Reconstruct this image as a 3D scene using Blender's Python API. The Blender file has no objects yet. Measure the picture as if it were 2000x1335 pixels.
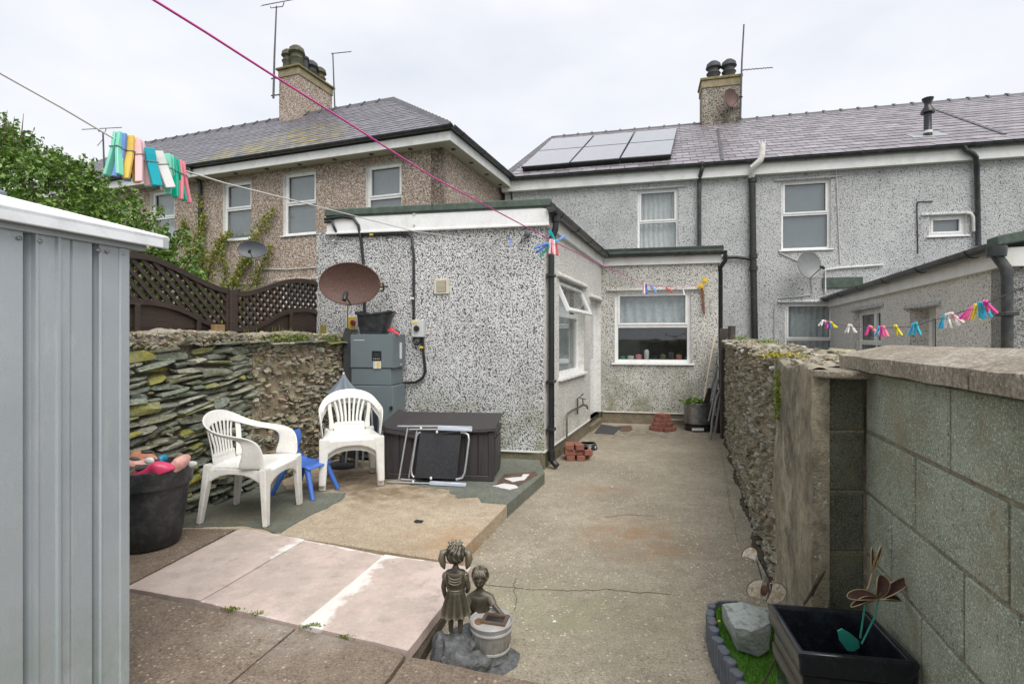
import bpy, bmesh, math, random
import numpy as np
from mathutils import Vector as V, Matrix, Euler
R = math.radians
random.seed(7); rng = np.random.default_rng(7)
sc = bpy.context.scene
EYE, F, CX, CY = 1.5, 1030.0, 1000.0, 660.0

# ------------------------------------------------------------------ camera, sky, sun, exposure
cam = bpy.data.cameras.new('camera'); co = bpy.data.objects.new('camera', cam)
sc.collection.objects.link(co); sc.camera = co
co.location = (0, 0, EYE); co.rotation_euler = (R(90), 0, 0)
cam.sensor_width = 36; cam.lens = F/2000*36; cam.shift_y = -7.5/2000; cam.clip_start = .05; cam.clip_end = 2000

SUN_EL, SUN_AZ = R(54), R(156)
w = bpy.data.worlds.new('World'); sc.world = w; w.use_nodes = True
nt = w.node_tree; nt.nodes.clear()
wo = nt.nodes.new('ShaderNodeOutputWorld')
sky = nt.nodes.new('ShaderNodeTexSky'); sky.sky_type = 'NISHITA'; sky.sun_disc = False
sky.sun_elevation = SUN_EL; sky.sun_rotation = SUN_AZ
b1 = nt.nodes.new('ShaderNodeBackground'); b1.inputs['Strength'].default_value = .05
nt.links.new(sky.outputs[0], b1.inputs[0])
tc = nt.nodes.new('ShaderNodeTexCoord')
mp = nt.nodes.new('ShaderNodeMapping'); mp.inputs['Scale'].default_value = (1.2, 1.2, 3.0)
nt.links.new(tc.outputs['Generated'], mp.inputs[0])
nz = nt.nodes.new('ShaderNodeTexNoise'); nz.inputs['Scale'].default_value = 1.6; nz.inputs['Detail'].default_value = 5; nz.inputs['Roughness'].default_value = .5
nt.links.new(mp.outputs[0], nz.inputs['Vector'])
cr = nt.nodes.new('ShaderNodeValToRGB')
cr.color_ramp.elements[0].position = .32; cr.color_ramp.elements[0].color = (.69, .725, .80, 1)
cr.color_ramp.elements[1].position = .62; cr.color_ramp.elements[1].color = (.88, .89, .915, 1)
nt.links.new(nz.outputs['Fac'], cr.inputs[0])
b2 = nt.nodes.new('ShaderNodeBackground'); b2.inputs['Strength'].default_value = .56
nt.links.new(cr.outputs[0], b2.inputs[0])
mx = nt.nodes.new('ShaderNodeMixShader'); mx.inputs[0].default_value = .94
nt.links.new(b1.outputs[0], mx.inputs[1]); nt.links.new(b2.outputs[0], mx.inputs[2])
nt.links.new(mx.outputs[0], wo.inputs[0])

sl = bpy.data.lights.new('sun', 'SUN'); so = bpy.data.objects.new('sun', sl); sc.collection.objects.link(so)
sl.energy = 1.5; sl.angle = R(45); sl.color = (1, .97, .93)
# direction to the sun: high, from behind and to the right of the camera
so.rotation_euler = Euler((R(36), 0, R(24)))
sc.view_settings.view_transform = 'Standard'; sc.view_settings.look = 'None'
sc.view_settings.exposure = 1.08; sc.view_settings.gamma = 1.0; sc.view_settings.use_curve_mapping = False

# ------------------------------------------------------------------ helpers
def G(px, py, z=0.0):
    y = (EYE-z)*F/(py-CY); return V(((px-CX)/F*y, y, z))
def P(px, py, y): return V(((px-CX)/F*y, y, EYE-(py-CY)/F*y))

class Fr:
    """a = along u, d = out of the surface, z = up"""
    def __init__(s, o, u):
        s.o = V((o[0], o[1], o[2] if len(o) > 2 else 0)); s.u = V((u[0], u[1], 0)).normalized(); s.n = V((s.u.y, -s.u.x, 0))
    def w(s, a, d, z): return s.o + s.u*a + s.n*d + V((0, 0, z))
    def px(s, x, y, d=0.0):
        c = V((0, 0, EYE)); r = V(((x-CX)/F, 1, -(y-CY)/F))
        t = (d + (s.o-c).dot(s.n))/r.dot(s.n); p = c + r*t
        return (p-s.o).dot(s.u), p.z-s.o.z
    def mat(s):
        m = Matrix.Identity(4)
        for i, c in enumerate((s.u, -s.n, V((0, 0, 1)))):
            for j in range(3): m[j][i] = c[j]
        m.translation = s.o; return m
W0 = Fr((0, 0), (1, 0))

def link(o, parent=None):
    sc.collection.objects.link(o)
    if parent is not None: o.parent = parent
    return o
def rootloc(p):
    v = V((0, 0, 0))
    while p is not None: v += p.location; p = p.parent
    return v
def tag(o, label=None, cat=None, group=None, kind=None):
    if label: o['label'] = label
    if cat: o['category'] = cat
    if group: o['group'] = group
    if kind: o['kind'] = kind
    return o
def thing(name, loc, label, cat, group=None):
    o = bpy.data.objects.new(name, None); o.location = loc; o.empty_display_size = .1
    link(o); return tag(o, label, cat, group)

class MB:
    def __init__(s): s.v = []; s.f = []
    def add(s, vs, fs):
        b = len(s.v); s.v += [V(p) for p in vs]; s.f += [tuple(i+b for i in f) for f in fs]; return s
    def box8(s, p):
        return s.add(p, [(0,3,2,1),(4,5,6,7),(0,1,5,4),(1,2,6,5),(2,3,7,6),(3,0,4,7)])
    def box(s, fr, a0, a1, d0, d1, z0, z1):
        return s.box8([fr.w(a, d, z) for z in (z0, z1) for a, d in ((a0,d0),(a1,d0),(a1,d1),(a0,d1))])
    def prism(s, pts, vec):
        """closed polygon pts extruded by vec"""
        n = len(pts); vec = V(vec); pts = [V(p) for p in pts]
        return s.add(pts+[p+vec for p in pts], [tuple(range(n))[::-1], tuple(range(n, 2*n))]+[(i,(i+1)%n,n+(i+1)%n,n+i) for i in range(n)])
    def sweep(s, pts, sizes, up=(0,0,1), caps=True):
        """rectangular section (width across, thickness along up') swept through pts; sizes [(w,t)]"""
        pts = [V(p) for p in pts]; n = len(pts); up = V(up)
        if isinstance(sizes, tuple): sizes = [sizes]*n
        b = len(s.v); vs = []
        for i, p in enumerate(pts):
            t = (pts[min(i+1,n-1)]-pts[max(i-1,0)]).normalized()
            x = t.cross(up)
            if x.length < 1e-4: x = V((1,0,0))
            x.normalize(); y = x.cross(t).normalized(); w_, h = sizes[i]
            vs += [p+x*w_/2+y*h/2, p-x*w_/2+y*h/2, p-x*w_/2-y*h/2, p+x*w_/2-y*h/2]
        fs = [(4*i+k, 4*i+(k+1)%4, 4*i+4+(k+1)%4, 4*i+4+k) for i in range(n-1) for k in range(4)]
        if caps: fs += [(3,2,1,0), tuple(4*(n-1)+k for k in range(4))]
        return s.add(vs, fs)
    def tube(s, pts, r, n=8, caps=True):
        pts = [V(p) for p in pts]; m = len(pts)
        rs = r if isinstance(r, (list, tuple)) else [r]*m
        t0 = (pts[1]-pts[0]).normalized(); x = t0.orthogonal().normalized(); vs = []
        for i, p in enumerate(pts):
            if i == 0: t = t0
            elif i == m-1: t = (pts[i]-pts[i-1]).normalized()
            else: t = ((pts[i+1]-pts[i]).normalized()+(pts[i]-pts[i-1]).normalized()).normalized()
            x = (x - t*x.dot(t)).normalized(); y = t.cross(x)
            vs += [p+(x*math.cos(2*math.pi*k/n)+y*math.sin(2*math.pi*k/n))*rs[i] for k in range(n)]
        fs = [(n*i+k, n*i+(k+1)%n, n*i+n+(k+1)%n, n*i+n+k) for i in range(m-1) for k in range(n)]
        if caps: fs += [tuple(range(n))[::-1], tuple(n*(m-1)+k for k in range(n))]
        return s.add(vs, fs)
    def lathe(s, o, prof, n=24, m=None, caps=True):
        vs = []; o = V(o)
        for r, z in prof:
            for k in range(n):
                q = V((r*math.cos(2*math.pi*k/n), r*math.sin(2*math.pi*k/n), z))
                vs.append(o+(m @ q if m else q))
        L = len(prof)
        fs = [(n*i+k, n*i+(k+1)%n, n*i+n+(k+1)%n, n*i+n+k) for i in range(L-1) for k in range(n)]
        if caps: fs += [tuple(range(n))[::-1], tuple(n*(L-1)+k for k in range(n))]
        return s.add(vs, fs)
    def ell(s, c, r, n=12, m=8, rot=None):
        prof = [(max(1e-4, math.sin(math.pi*i/m)), -math.cos(math.pi*i/m)) for i in range(m+1)]
        c = V(c); b = MB().lathe((0,0,0), prof, n)
        vs = [V((p.x*r[0], p.y*r[1], p.z*r[2])) for p in b.v]
        if rot: vs = [rot @ p for p in vs]
        return s.add([c+p for p in vs], b.f)
    def grid(s, fn, nu, nv):
        vs = [fn(i/nu, j/nv) for j in range(nv+1) for i in range(nu+1)]
        return s.add(vs, [(j*(nu+1)+i, j*(nu+1)+i+1, (j+1)*(nu+1)+i+1, (j+1)*(nu+1)+i) for j in range(nv) for i in range(nu)])
    def build(s, name, mat, parent=None, bevel=0, smooth=None, kind=None, label=None, seg=1, solid=0, sub=0, recalc=True):
        me = bpy.data.meshes.new(name); off = rootloc(parent)
        me.from_pydata([tuple(p-off) for p in s.v], [], s.f); me.update()
        if bevel or recalc:
            bm = bmesh.new(); bm.from_mesh(me)
            if recalc: bmesh.ops.recalc_face_normals(bm, faces=bm.faces)
            if bevel:
                ed = [e for e in bm.edges if len(e.link_faces) == 2 and e.calc_face_angle(0) > .5]
                bmesh.ops.bevel(bm, geom=ed, offset=bevel, segments=seg, affect='EDGES', clamp_overlap=True)
            bm.to_mesh(me); bm.free()
        o = bpy.data.objects.new(name, me); link(o, parent)
        if solid or sub:
            if solid:
                md = o.modifiers.new('s', 'SOLIDIFY'); md.thickness = solid; md.offset = 0
            if sub:
                md = o.modifiers.new('d', 'SUBSURF'); md.levels = sub; md.render_levels = sub
            me2 = bpy.data.meshes.new_from_object(o.evaluated_get(bpy.context.evaluated_depsgraph_get()))
            o.modifiers.clear(); o.data = me2; bpy.data.meshes.remove(me); me = me2; me.name = name
        if not me.materials: me.materials.append(mat)
        if smooth is None: smooth = 35 if (bevel or sub) else 0
        if smooth:
            me.shade_smooth(); me.set_sharp_from_angle(angle=R(smooth))
        if kind: o['kind'] = kind
        if label: o['label'] = label
        return o

def inst(me, name, parent, M):
    o = bpy.data.objects.new(name, me); link(o, parent)
    o.matrix_local = Matrix.Translation(-rootloc(parent)) @ M
    return o
def copy_tree(o, parent=None):
    c = o.copy(); sc.collection.objects.link(c)
    if parent is not None: c.parent = parent
    for ch in list(o.children): copy_tree(ch, c)
    return c
def joined(name, items, mat, parent, kind='stuff', smooth=0):
    """items: (mesh, matrix); one mesh with a random value per piece"""
    VV = []; FF = []; rr = []; EE = []; b = 0; off = rootloc(parent); cache = {}
    for me, M in items:
        if me.name not in cache:
            ea = me.attributes.get('edge'); cache[me.name] = (np.array([v.co for v in me.vertices]), [tuple(p.vertices) for p in me.polygons], [d.value for d in ea.data] if ea else [0.0]*len(me.polygons))
        vs, fs, es = cache[me.name]; EE += es; m = np.array(M)
        VV.append(vs @ m[:3,:3].T + m[:3,3] - np.array(off)); FF += [tuple(i+b for i in f) for f in fs]
        rr += [random.random()]*len(fs); b += len(vs)
    me = bpy.data.meshes.new(name); me.from_pydata(np.concatenate(VV).tolist(), [], FF); me.update()
    at = me.attributes.new('rnd', 'FLOAT', 'FACE'); at.data.foreach_set('value', rr)
    at = me.attributes.new('edge', 'FLOAT', 'FACE'); at.data.foreach_set('value', EE)
    me.materials.append(mat)
    if smooth: me.shade_smooth(); me.set_sharp_from_angle(angle=R(smooth))
    o = bpy.data.objects.new(name, me); link(o, parent)
    if kind: o['kind'] = kind
    return o

# ------------------------------------------------------------------ materials
class NB:
    def __init__(s, name):
        s.m = bpy.data.materials.new(name); s.m.use_nodes = True; s.nt = s.m.node_tree
        s.b = s.nt.nodes['Principled BSDF']; s.out = s.nt.nodes['Material Output']
    def n(s, t): return s.nt.nodes.new('ShaderNode'+t)
    def put(s, sock, v):
        if v is None: return
        if isinstance(v, bpy.types.NodeSocket): s.nt.links.new(v, sock)
        elif isinstance(v, (tuple, list)) and len(v) == 3 and sock.type == 'RGBA': sock.default_value = (*v, 1)
        else: sock.default_value = v
    def pos(s): return s.n('NewGeometry').outputs['Position']
    def obj(s): return s.n('TexCoord').outputs['Object']
    def map(s, vec, scale=(1,1,1), rot=(0,0,0), loc=(0,0,0)):
        m = s.n('Mapping'); s.put(m.inputs[0], vec); m.inputs['Scale'].default_value = scale; m.inputs['Rotation'].default_value = rot; m.inputs['Location'].default_value = loc
        return m.outputs[0]
    def noise(s, scale, detail=4, rough=.55, vec=None, dist=0):
        m = s.n('TexNoise'); s.put(m.inputs['Vector'], vec if vec else s.pos()); m.inputs['Scale'].default_value = scale
        m.inputs['Detail'].default_value = detail; m.inputs['Roughness'].default_value = rough; m.inputs['Distortion'].default_value = dist
        return m.outputs['Fac']
    def voro(s, scale, feature='F1', out='Distance', vec=None, rand=1):
        m = s.n('TexVoronoi'); m.feature = feature; s.put(m.inputs['Vector'], vec if vec else s.pos()); m.inputs['Scale'].default_value = scale
        m.inputs['Randomness'].default_value = rand
        return m.outputs[out]
    def ramp(s, fac, st, interp='LINEAR'):
        m = s.n('ValToRGB'); s.put(m.inputs[0], fac); e = m.color_ramp.elements; m.color_ramp.interpolation = interp
        while len(e) < len(st): e.new(.5)
        for i, (p, c) in enumerate(st):
            e[i].position = p; e[i].color = (*(c if isinstance(c, (tuple, list)) else (c,c,c)), 1)
        return m.outputs[0]
    def mix(s, fac, a, b, mode='MIX'):
        m = s.n('Mix'); m.data_type = 'RGBA'; m.blend_type = mode
        s.put(m.inputs[0], fac); s.put(m.inputs[6], a); s.put(m.inputs[7], b); return m.outputs[2]
    def math(s, op, a, b=0, clamp=False):
        m = s.n('Math'); m.operation = op; m.use_clamp = clamp; s.put(m.inputs[0], a); s.put(m.inputs[1], b); return m.outputs[0]
    def sep(s, vec, i):
        m = s.n('SeparateXYZ'); s.put(m.inputs[0], vec); return m.outputs[i]
    def rnd(s):
        a = s.n('Attribute'); a.attribute_name = 'rnd'; o = s.n('ObjectInfo')
        return s.math('FRACT', s.math('ADD', a.outputs['Fac'], o.outputs['Random']))
    def bump(s, h, strength=.5, dist=.01, normal=None):
        m = s.n('Bump'); s.put(m.inputs['Height'], h); m.inputs['Strength'].default_value = strength; m.inputs['Distance'].default_value = dist
        if normal: s.put(m.inputs['Normal'], normal)
        return m.outputs[0]
    def done(s, col=None, rough=None, metal=None, normal=None, **k):
        s.put(s.b.inputs['Base Color'], col); s.put(s.b.inputs['Roughness'], rough); s.put(s.b.inputs['Metallic'], metal); s.put(s.b.inputs['Normal'], normal)
        for a, v in k.items(): s.put(s.b.inputs[a.replace('_', ' ')], v)
        return s.m

def plain(name, col, rough=.5, metal=0, var=.18, sc_=8, bump=.0, dirt=None, spec=None):
    """a base colour with worn, mottled variation"""
    b = NB(name); f = b.noise(sc_, 6, .6)
    lo = tuple(max(0, c*(1-var)) for c in col); hi = tuple(min(1, c*(1+var*.6)) for c in col)
    c = b.ramp(f, [(.3, lo), (.7, hi)])
    if dirt:
        c = b.mix(b.ramp(b.noise(sc_*2.3, 7, .7), [(.48, 0), (.75, .75)]), c, dirt)
    f2 = b.noise(sc_*9, 3, .6)
    nrm = b.bump(f2, bump, .004) if bump else None
    kw = {'Specular_IOR_Level': spec} if spec is not None else {}
    return b.done(c, b.ramp(f2, [(.2, rough*.8), (.8, min(1, rough*1.2))]), metal, nrm, **kw)

def pebble(name, light, dark, scale, th=.47, stain=(.30,.29,.26), stain_amt=.35, mid=None, algae=0, algz=(0, .8), algc=(.17,.20,.07), soft=.05, bstr=.7):
    b = NB(name); p = b.pos()
    n1 = b.noise(scale, 1.6, .55, dist=.35)
    n3 = b.noise(scale*2.6, 2, .5)
    m = b.ramp(n1, [(th-soft, 1), (th+soft, 0)])
    lt = b.ramp(n3, [(.35, tuple(c*.72 for c in light)), (.6, light)])
    if mid: lt = b.mix(b.ramp(b.voro(scale*.75, out='Color'), [(.45, 0), (.6, 1)]), lt, mid)
    c = b.mix(m, lt, dark)
    s1 = b.noise(1.1, 6, .65); s2 = b.noise(4, 5, .7, vec=b.map(p, (1, 1, .25)))
    st = b.math('MULTIPLY', b.ramp(s1, [(.42, 0), (.7, 1)]), b.ramp(s2, [(.35, .3), (.65, 1)]))
    c = b.mix(b.math('MULTIPLY', st, stain_amt), c, b.mix(m, stain, tuple(x*.4 for x in dark)))
    if algae:
        z = b.sep(p, 2); mr = b.n('MapRange'); b.put(mr.inputs[0], z); mr.inputs[1].default_value = algz[0]; mr.inputs[2].default_value = algz[1]; mr.inputs[3].default_value = 1; mr.inputs[4].default_value = 0
        am = b.math('MULTIPLY', mr.outputs[0], b.ramp(b.noise(3.1, 6, .7), [(.4, 0), (.62, 1)]))
        c = b.mix(b.math('MULTIPLY', am, algae), c, algc, 'MIX')
    h = b.math('SUBTRACT', n1, b.math('MULTIPLY', n3, .3))
    return b.done(c, .9, 0, b.bump(b.ramp(h, [(.2, 0), (.45, 1)]), bstr, .012))

M = {}
M['white_dash'] = pebble('white_dash', (.84,.84,.83), (.065,.068,.07), 70, .455, algae=.75, algz=(.2, 1.1), stain_amt=.5)
M['cream_dash'] = pebble('cream_dash', (.86,.84,.79), (.16,.145,.12), 60, .385, stain=(.36,.33,.27), stain_amt=.35, algae=.35, algz=(.1, .9))
M['back_dash'] = pebble('back_dash', (.76,.74,.69), (.10,.10,.085), 56, .42, stain=(.25,.24,.20), stain_amt=.6, algae=.8, algz=(.2, 1.6), algc=(.20,.20,.10))
M['grey_dash'] = pebble('grey_dash', (.68,.69,.68), (.12,.122,.125), 54, .41, stain=(.24,.24,.24), stain_amt=.6)
M['brown_dash'] = pebble('brown_dash', (.74,.64,.55), (.15,.11,.085), 48, .455, mid=(.42,.31,.24), stain=(.26,.20,.15), stain_amt=.35)
M['chimney_dash'] = pebble('chimney_dash', (.46,.44,.38), (.06,.06,.055), 28, .45, mid=(.36,.28,.2), stain=(.07,.065,.05), stain_amt=1.0)

def concrete(name, cols, agg=.0, scale=1.0, crack=0, rough=.85, stains=(), bstr=.35, wet=0):
    b = NB(name); p = b.pos()
    n1 = b.noise(1.3*scale, 8, .62); n2 = b.noise(9*scale, 7, .7); n3 = b.noise(110, 4, .7); n4 = b.noise(42, 5, .7)
    c = b.ramp(n1, [(.3, cols[0]), (.52, cols[1]), (.72, cols[2])])
    c = b.mix(b.ramp(n2, [(.3, .55), (.6, 0)]), c, tuple(x*.62 for x in cols[0]))
    c = b.mix(b.ramp(n3, [(.34, .75), (.48, 0)]), c, tuple(x*.32 for x in cols[0]))
    c = b.mix(b.ramp(n4, [(.36, .55), (.48, 0)]), c, tuple(x*.5 for x in cols[0]))
    c = b.mix(b.ramp(n3, [(.56, 0), (.70, .5)]), c, tuple(min(1, x*1.8) for x in cols[2]))
    h = b.math('ADD', b.math('MULTIPLY', n3, .6), b.math('MULTIPLY', n4, .8))
    if agg:
        vd = b.voro(48, vec=p); vc = b.voro(48, out='Color', vec=p)
        am = b.math('MULTIPLY', b.ramp(vd, [(.18, 1), (.42, 0)]), b.ramp(b.sep(vc, 0), [(.45, 0), (.5, 1)]))
        am = b.math('MULTIPLY', am, b.ramp(b.noise(.9, 4, .6), [(.38, agg*.25), (.58, agg)]))
        c = b.mix(am, c, b.ramp(b.sep(vc, 1), [(.0, tuple(x*.35 for x in cols[0])), (.5, cols[1]), (1, tuple(min(1, x*1.9) for x in cols[2]))]))
        h = b.math('ADD', h, b.math('MULTIPLY', am, .6))
    for i, (sx, sy, rx, ry, col, amt) in enumerate(stains):
        v = b.map(p, (1/rx, 1/ry, 1), loc=(-sx/rx, -sy/ry, 0)); g = b.n('TexGradient'); g.gradient_type = 'SPHERICAL'; b.put(g.inputs[0], v)
        mk = b.math('MULTIPLY', g.outputs['Fac'], b.ramp(b.noise(5+i, 6, .7), [(.38, 0), (.62, 1)]))
        c = b.mix(b.math('MULTIPLY', mk, amt, True), c, col)
    if crack:
        e = b.voro(crack, 'DISTANCE_TO_EDGE', vec=b.mix(.12, p, b.n('TexNoise').outputs['Color']))
        k = b.math('MULTIPLY', b.ramp(e, [(.0, 1), (.006, 0)]), b.ramp(b.noise(.8, 3, .5), [(.5, 0), (.6, 1)]))
        c = b.mix(b.math('MULTIPLY', k, .75), c, (.05,.045,.035))
        h = b.math('SUBTRACT', h, b.math('MULTIPLY', k, 1.5))
    return b.done(c, b.ramp(n2, [(.3, rough*.75 if wet else rough*.92), (.7, rough)]), 0, b.bump(h, bstr, .006))
M['path'] = concrete('path', ((.26,.225,.165),(.36,.315,.235),(.45,.40,.305)), agg=1.0, bstr=.6,
    stains=((.95,4.0,.55,.6,(.30,.17,.08),1.0), (.9,5.2,.4,.3,(.27,.16,.09),.9), (.35,2.9,.8,.6,(.25,.25,.14),.7), (2.0,8.3,1.8,.9,(.13,.11,.08),1.2), (0.7,6.2,.5,.5,(.15,.13,.10),.9)))
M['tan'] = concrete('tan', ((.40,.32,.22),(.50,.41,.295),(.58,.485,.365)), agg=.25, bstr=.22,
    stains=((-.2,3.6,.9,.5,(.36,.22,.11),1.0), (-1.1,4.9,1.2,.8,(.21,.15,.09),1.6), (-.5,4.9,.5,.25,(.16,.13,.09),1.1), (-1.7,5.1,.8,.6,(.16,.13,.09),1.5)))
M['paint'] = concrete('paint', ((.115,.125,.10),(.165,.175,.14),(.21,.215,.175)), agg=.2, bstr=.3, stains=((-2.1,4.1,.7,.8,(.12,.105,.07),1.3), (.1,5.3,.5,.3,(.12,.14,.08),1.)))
M['brown'] = concrete('brown', ((.17,.125,.09),(.235,.18,.132),(.30,.24,.18)), agg=1.0, bstr=.6, stains=((-1.05,2.5,.5,.25,(.45,.42,.38),.6), (-2.8,3.7,.7,.5,(.13,.10,.05),1.)))
M['plinth'] = concrete('plinth', ((.15,.125,.085),(.22,.18,.12),(.30,.25,.17)), scale=2, stains=((.3,6,1,1,(.12,.13,.06),1.2),))
M['mortar'] = concrete('mortar', ((.22,.175,.11),(.35,.285,.19),(.48,.41,.29)), scale=5, agg=.8, bstr=1.0)
M['dark_mortar'] = concrete('dark_mortar', ((.07,.06,.04),(.13,.11,.075),(.22,.195,.145)), scale=5, bstr=1.0)
M['edge'] = concrete('edge', ((.17,.14,.09),(.24,.20,.13),(.31,.27,.18)), scale=3)
M['coping'] = concrete('coping', ((.20,.17,.125),(.33,.285,.22),(.47,.425,.35)), scale=4, agg=.5, bstr=.6, stains=((1.3,1.9,.6,.5,(.10,.08,.05),1.2),))
M['soil'] = concrete('soil', ((.05,.04,.025),(.08,.06,.04),(.12,.09,.06)), scale=5, bstr=1)
M['ground'] = concrete('ground', ((.07,.08,.04),(.10,.11,.06),(.15,.14,.09)), scale=.3, bstr=.6)

def pinkmat():
    b = NB('pink_slab'); p = b.pos(); o = b.obj()
    n1 = b.noise(2.2, 7, .6); n2 = b.noise(11, 8, .7); n3 = b.noise(180, 3, .6); r = b.rnd()
    c = b.ramp(n1, [(.3, (.53,.40,.35)), (.55, (.62,.475,.42)), (.75, (.67,.54,.48))])
    c = b.mix(b.math('MULTIPLY', r, .55), c, (.50,.44,.385))
    c = b.mix(b.ramp(b.noise(3.3, 8, .72), [(.42, .55), (.56, 0)]), c, (.40,.34,.29))
    c = b.mix(b.ramp(n2, [(.52, 0), (.68, .8)]), c, (.36,.31,.27))
    c = b.mix(b.ramp(n2, [(.28, .55), (.44, 0)]), c, (.66,.60,.54))
    c = b.mix(b.ramp(n3, [(.34, .4), (.45, 0)]), c, (.22,.17,.14))
    a = b.n('Attribute'); a.attribute_name = 'efflo'
    e = b.math('ADD', a.outputs['Fac'], b.math('MULTIPLY', b.math('SUBTRACT', b.noise(9, 8, .72), .5), 2.0))
    c = b.mix(b.ramp(e, [(.46, 0), (.60, .45), (.80, .85)]), c, (.80,.77,.72))
    h = b.math('ADD', n3, b.noise(40, 6, .7))
    return b.done(c, b.ramp(n2, [(.3, .6), (.7, .85)]), 0, b.bump(h, .22, .004))
M['pink'] = pinkmat()

def stonemat(name, cols, lich=.5, bstr=.9, moss=.5, wash=0):
    b = NB(name); r = b.rnd(); p = b.pos()
    c = b.ramp(r, [(i/(len(cols)-1) if len(cols) > 1 else 0, x) for i, x in enumerate(cols)])
    n1 = b.noise(26, 7, .7, vec=b.map(p, (1, 1, 2.2))); n2 = b.noise(6, 6, .65); n3 = b.noise(70, 5, .7)
    c = b.mix(b.ramp(n1, [(.3, .75), (.5, 0)]), c, (.045,.045,.035))
    c = b.mix(b.ramp(n1, [(.54, 0), (.72, .85)]), c, (.58,.57,.49))
    if lich:
        k = b.math('MULTIPLY', b.ramp(b.math('FRACT', b.math('MULTIPLY', r, 7.31)), [(.74, 0), (.9, 1)]), b.ramp(n2, [(.36, 0), (.56, 1)]))
        c = b.mix(b.math('MULTIPLY', k, lich), c, b.ramp(n3, [(.35, (.16,.17,.03)), (.6, (.42,.38,.07))]))
    if moss:
        c = b.mix(b.math('MULTIPLY', b.ramp(b.noise(3.5, 6, .7), [(.5, 0), (.66, 1)]), moss), c, b.ramp(n3, [(.35, (.05,.07,.02)), (.65, (.17,.17,.07))]))
    h = b.math('ADD', b.math('MULTIPLY', n1, 1.0), b.math('MULTIPLY', n3, .5))
    return b.done(c, .88, 0, b.bump(h, bstr, .012))
M['slate_stone'] = stonemat('slate_stone', ((.17,.20,.15),(.27,.29,.22),(.13,.16,.14),(.33,.32,.22),(.20,.235,.19),(.42,.42,.34),(.16,.15,.105)), lich=.95, moss=.5)
M['rubble_stone'] = stonemat('rubble_stone', ((.34,.285,.19),(.25,.25,.19),(.44,.36,.24),(.30,.29,.23),(.46,.33,.26),(.38,.37,.30),(.40,.33,.22)), lich=.3, moss=.45)
M['right_stone'] = stonemat('right_stone', ((.31,.27,.19),(.19,.185,.13),(.40,.34,.24),(.25,.22,.155),(.34,.30,.22),(.50,.48,.43),(.36,.28,.18)), lich=.25, moss=.55)
M['green_rock'] = stonemat('green_rock', ((.24,.29,.26),), lich=0, moss=.1, bstr=1.0)
M['plaster'] = None
def plastermat():
    b = NB('plaster'); p = b.pos(); v = b.map(p, (1, 1, .6))
    n1 = b.noise(5, 8, .75, vec=v); n2 = b.noise(16, 7, .75); n3 = b.noise(2.6, 7, .75); n4 = b.noise(120, 4, .6)
    c = b.ramp(n1, [(.3, (.15,.13,.085)), (.5, (.31,.27,.19)), (.7, (.50,.45,.33))])
    c = b.mix(b.ramp(n2, [(.35, .6), (.5, 0)]), c, (.10,.09,.06))
    c = b.mix(b.ramp(n3, [(.5, 0), (.62, .75)]), c, (.075,.07,.055))
    c = b.mix(b.ramp(b.noise(30, 3, .5, vec=v), [(.66, 0), (.70, .8)]), c, (.5,.47,.38))
    return b.done(c, .9, 0, b.bump(b.math('ADD', n1, b.math('MULTIPLY', n4, .5)), .9, .02))
M['plaster'] = plastermat()
def blockmat(name, c0, c1, c2):
    b = NB(name); r = b.rnd(); n1 = b.noise(3.5, 8, .72); n2 = b.noise(70, 4, .75); n3 = b.noise(190, 3, .6)
    c = b.ramp(n1, [(.32, c0), (.5, c1), (.66, c2)])
    c = b.mix(b.ramp(r, [(0, .25), (1, 0)]), c, c0)
    c = b.mix(b.ramp(n2, [(.36, .75), (.43, 0)]), c, tuple(x*.35 for x in c0))
    c = b.mix(b.ramp(n3, [(.54, 0), (.64, .8)]), c, tuple(min(1, x*1.7) for x in c2))
    c = b.mix(b.ramp(b.noise(4, 8, .75), [(.5, 0), (.68, .65)]), c, (.24,.20,.11))
    c = b.mix(b.ramp(b.noise(2.2, 8, .75, vec=b.map(b.pos(), (1,1,.8))), [(.52, 0), (.7, .45)]), c, tuple(x*.45 for x in c0))
    return b.done(c, .92, 0, b.bump(b.math('ADD', n2, b.math('MULTIPLY', n3, .7)), .8, .006))
M['block'] = blockmat('block', (.20,.225,.17), (.30,.33,.255), (.40,.425,.345))
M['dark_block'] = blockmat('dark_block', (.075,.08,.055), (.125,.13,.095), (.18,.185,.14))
M['joint'] = concrete('joint', ((.24,.21,.14),(.32,.285,.20),(.40,.36,.27)), scale=4, agg=.3, bstr=.8)

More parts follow.
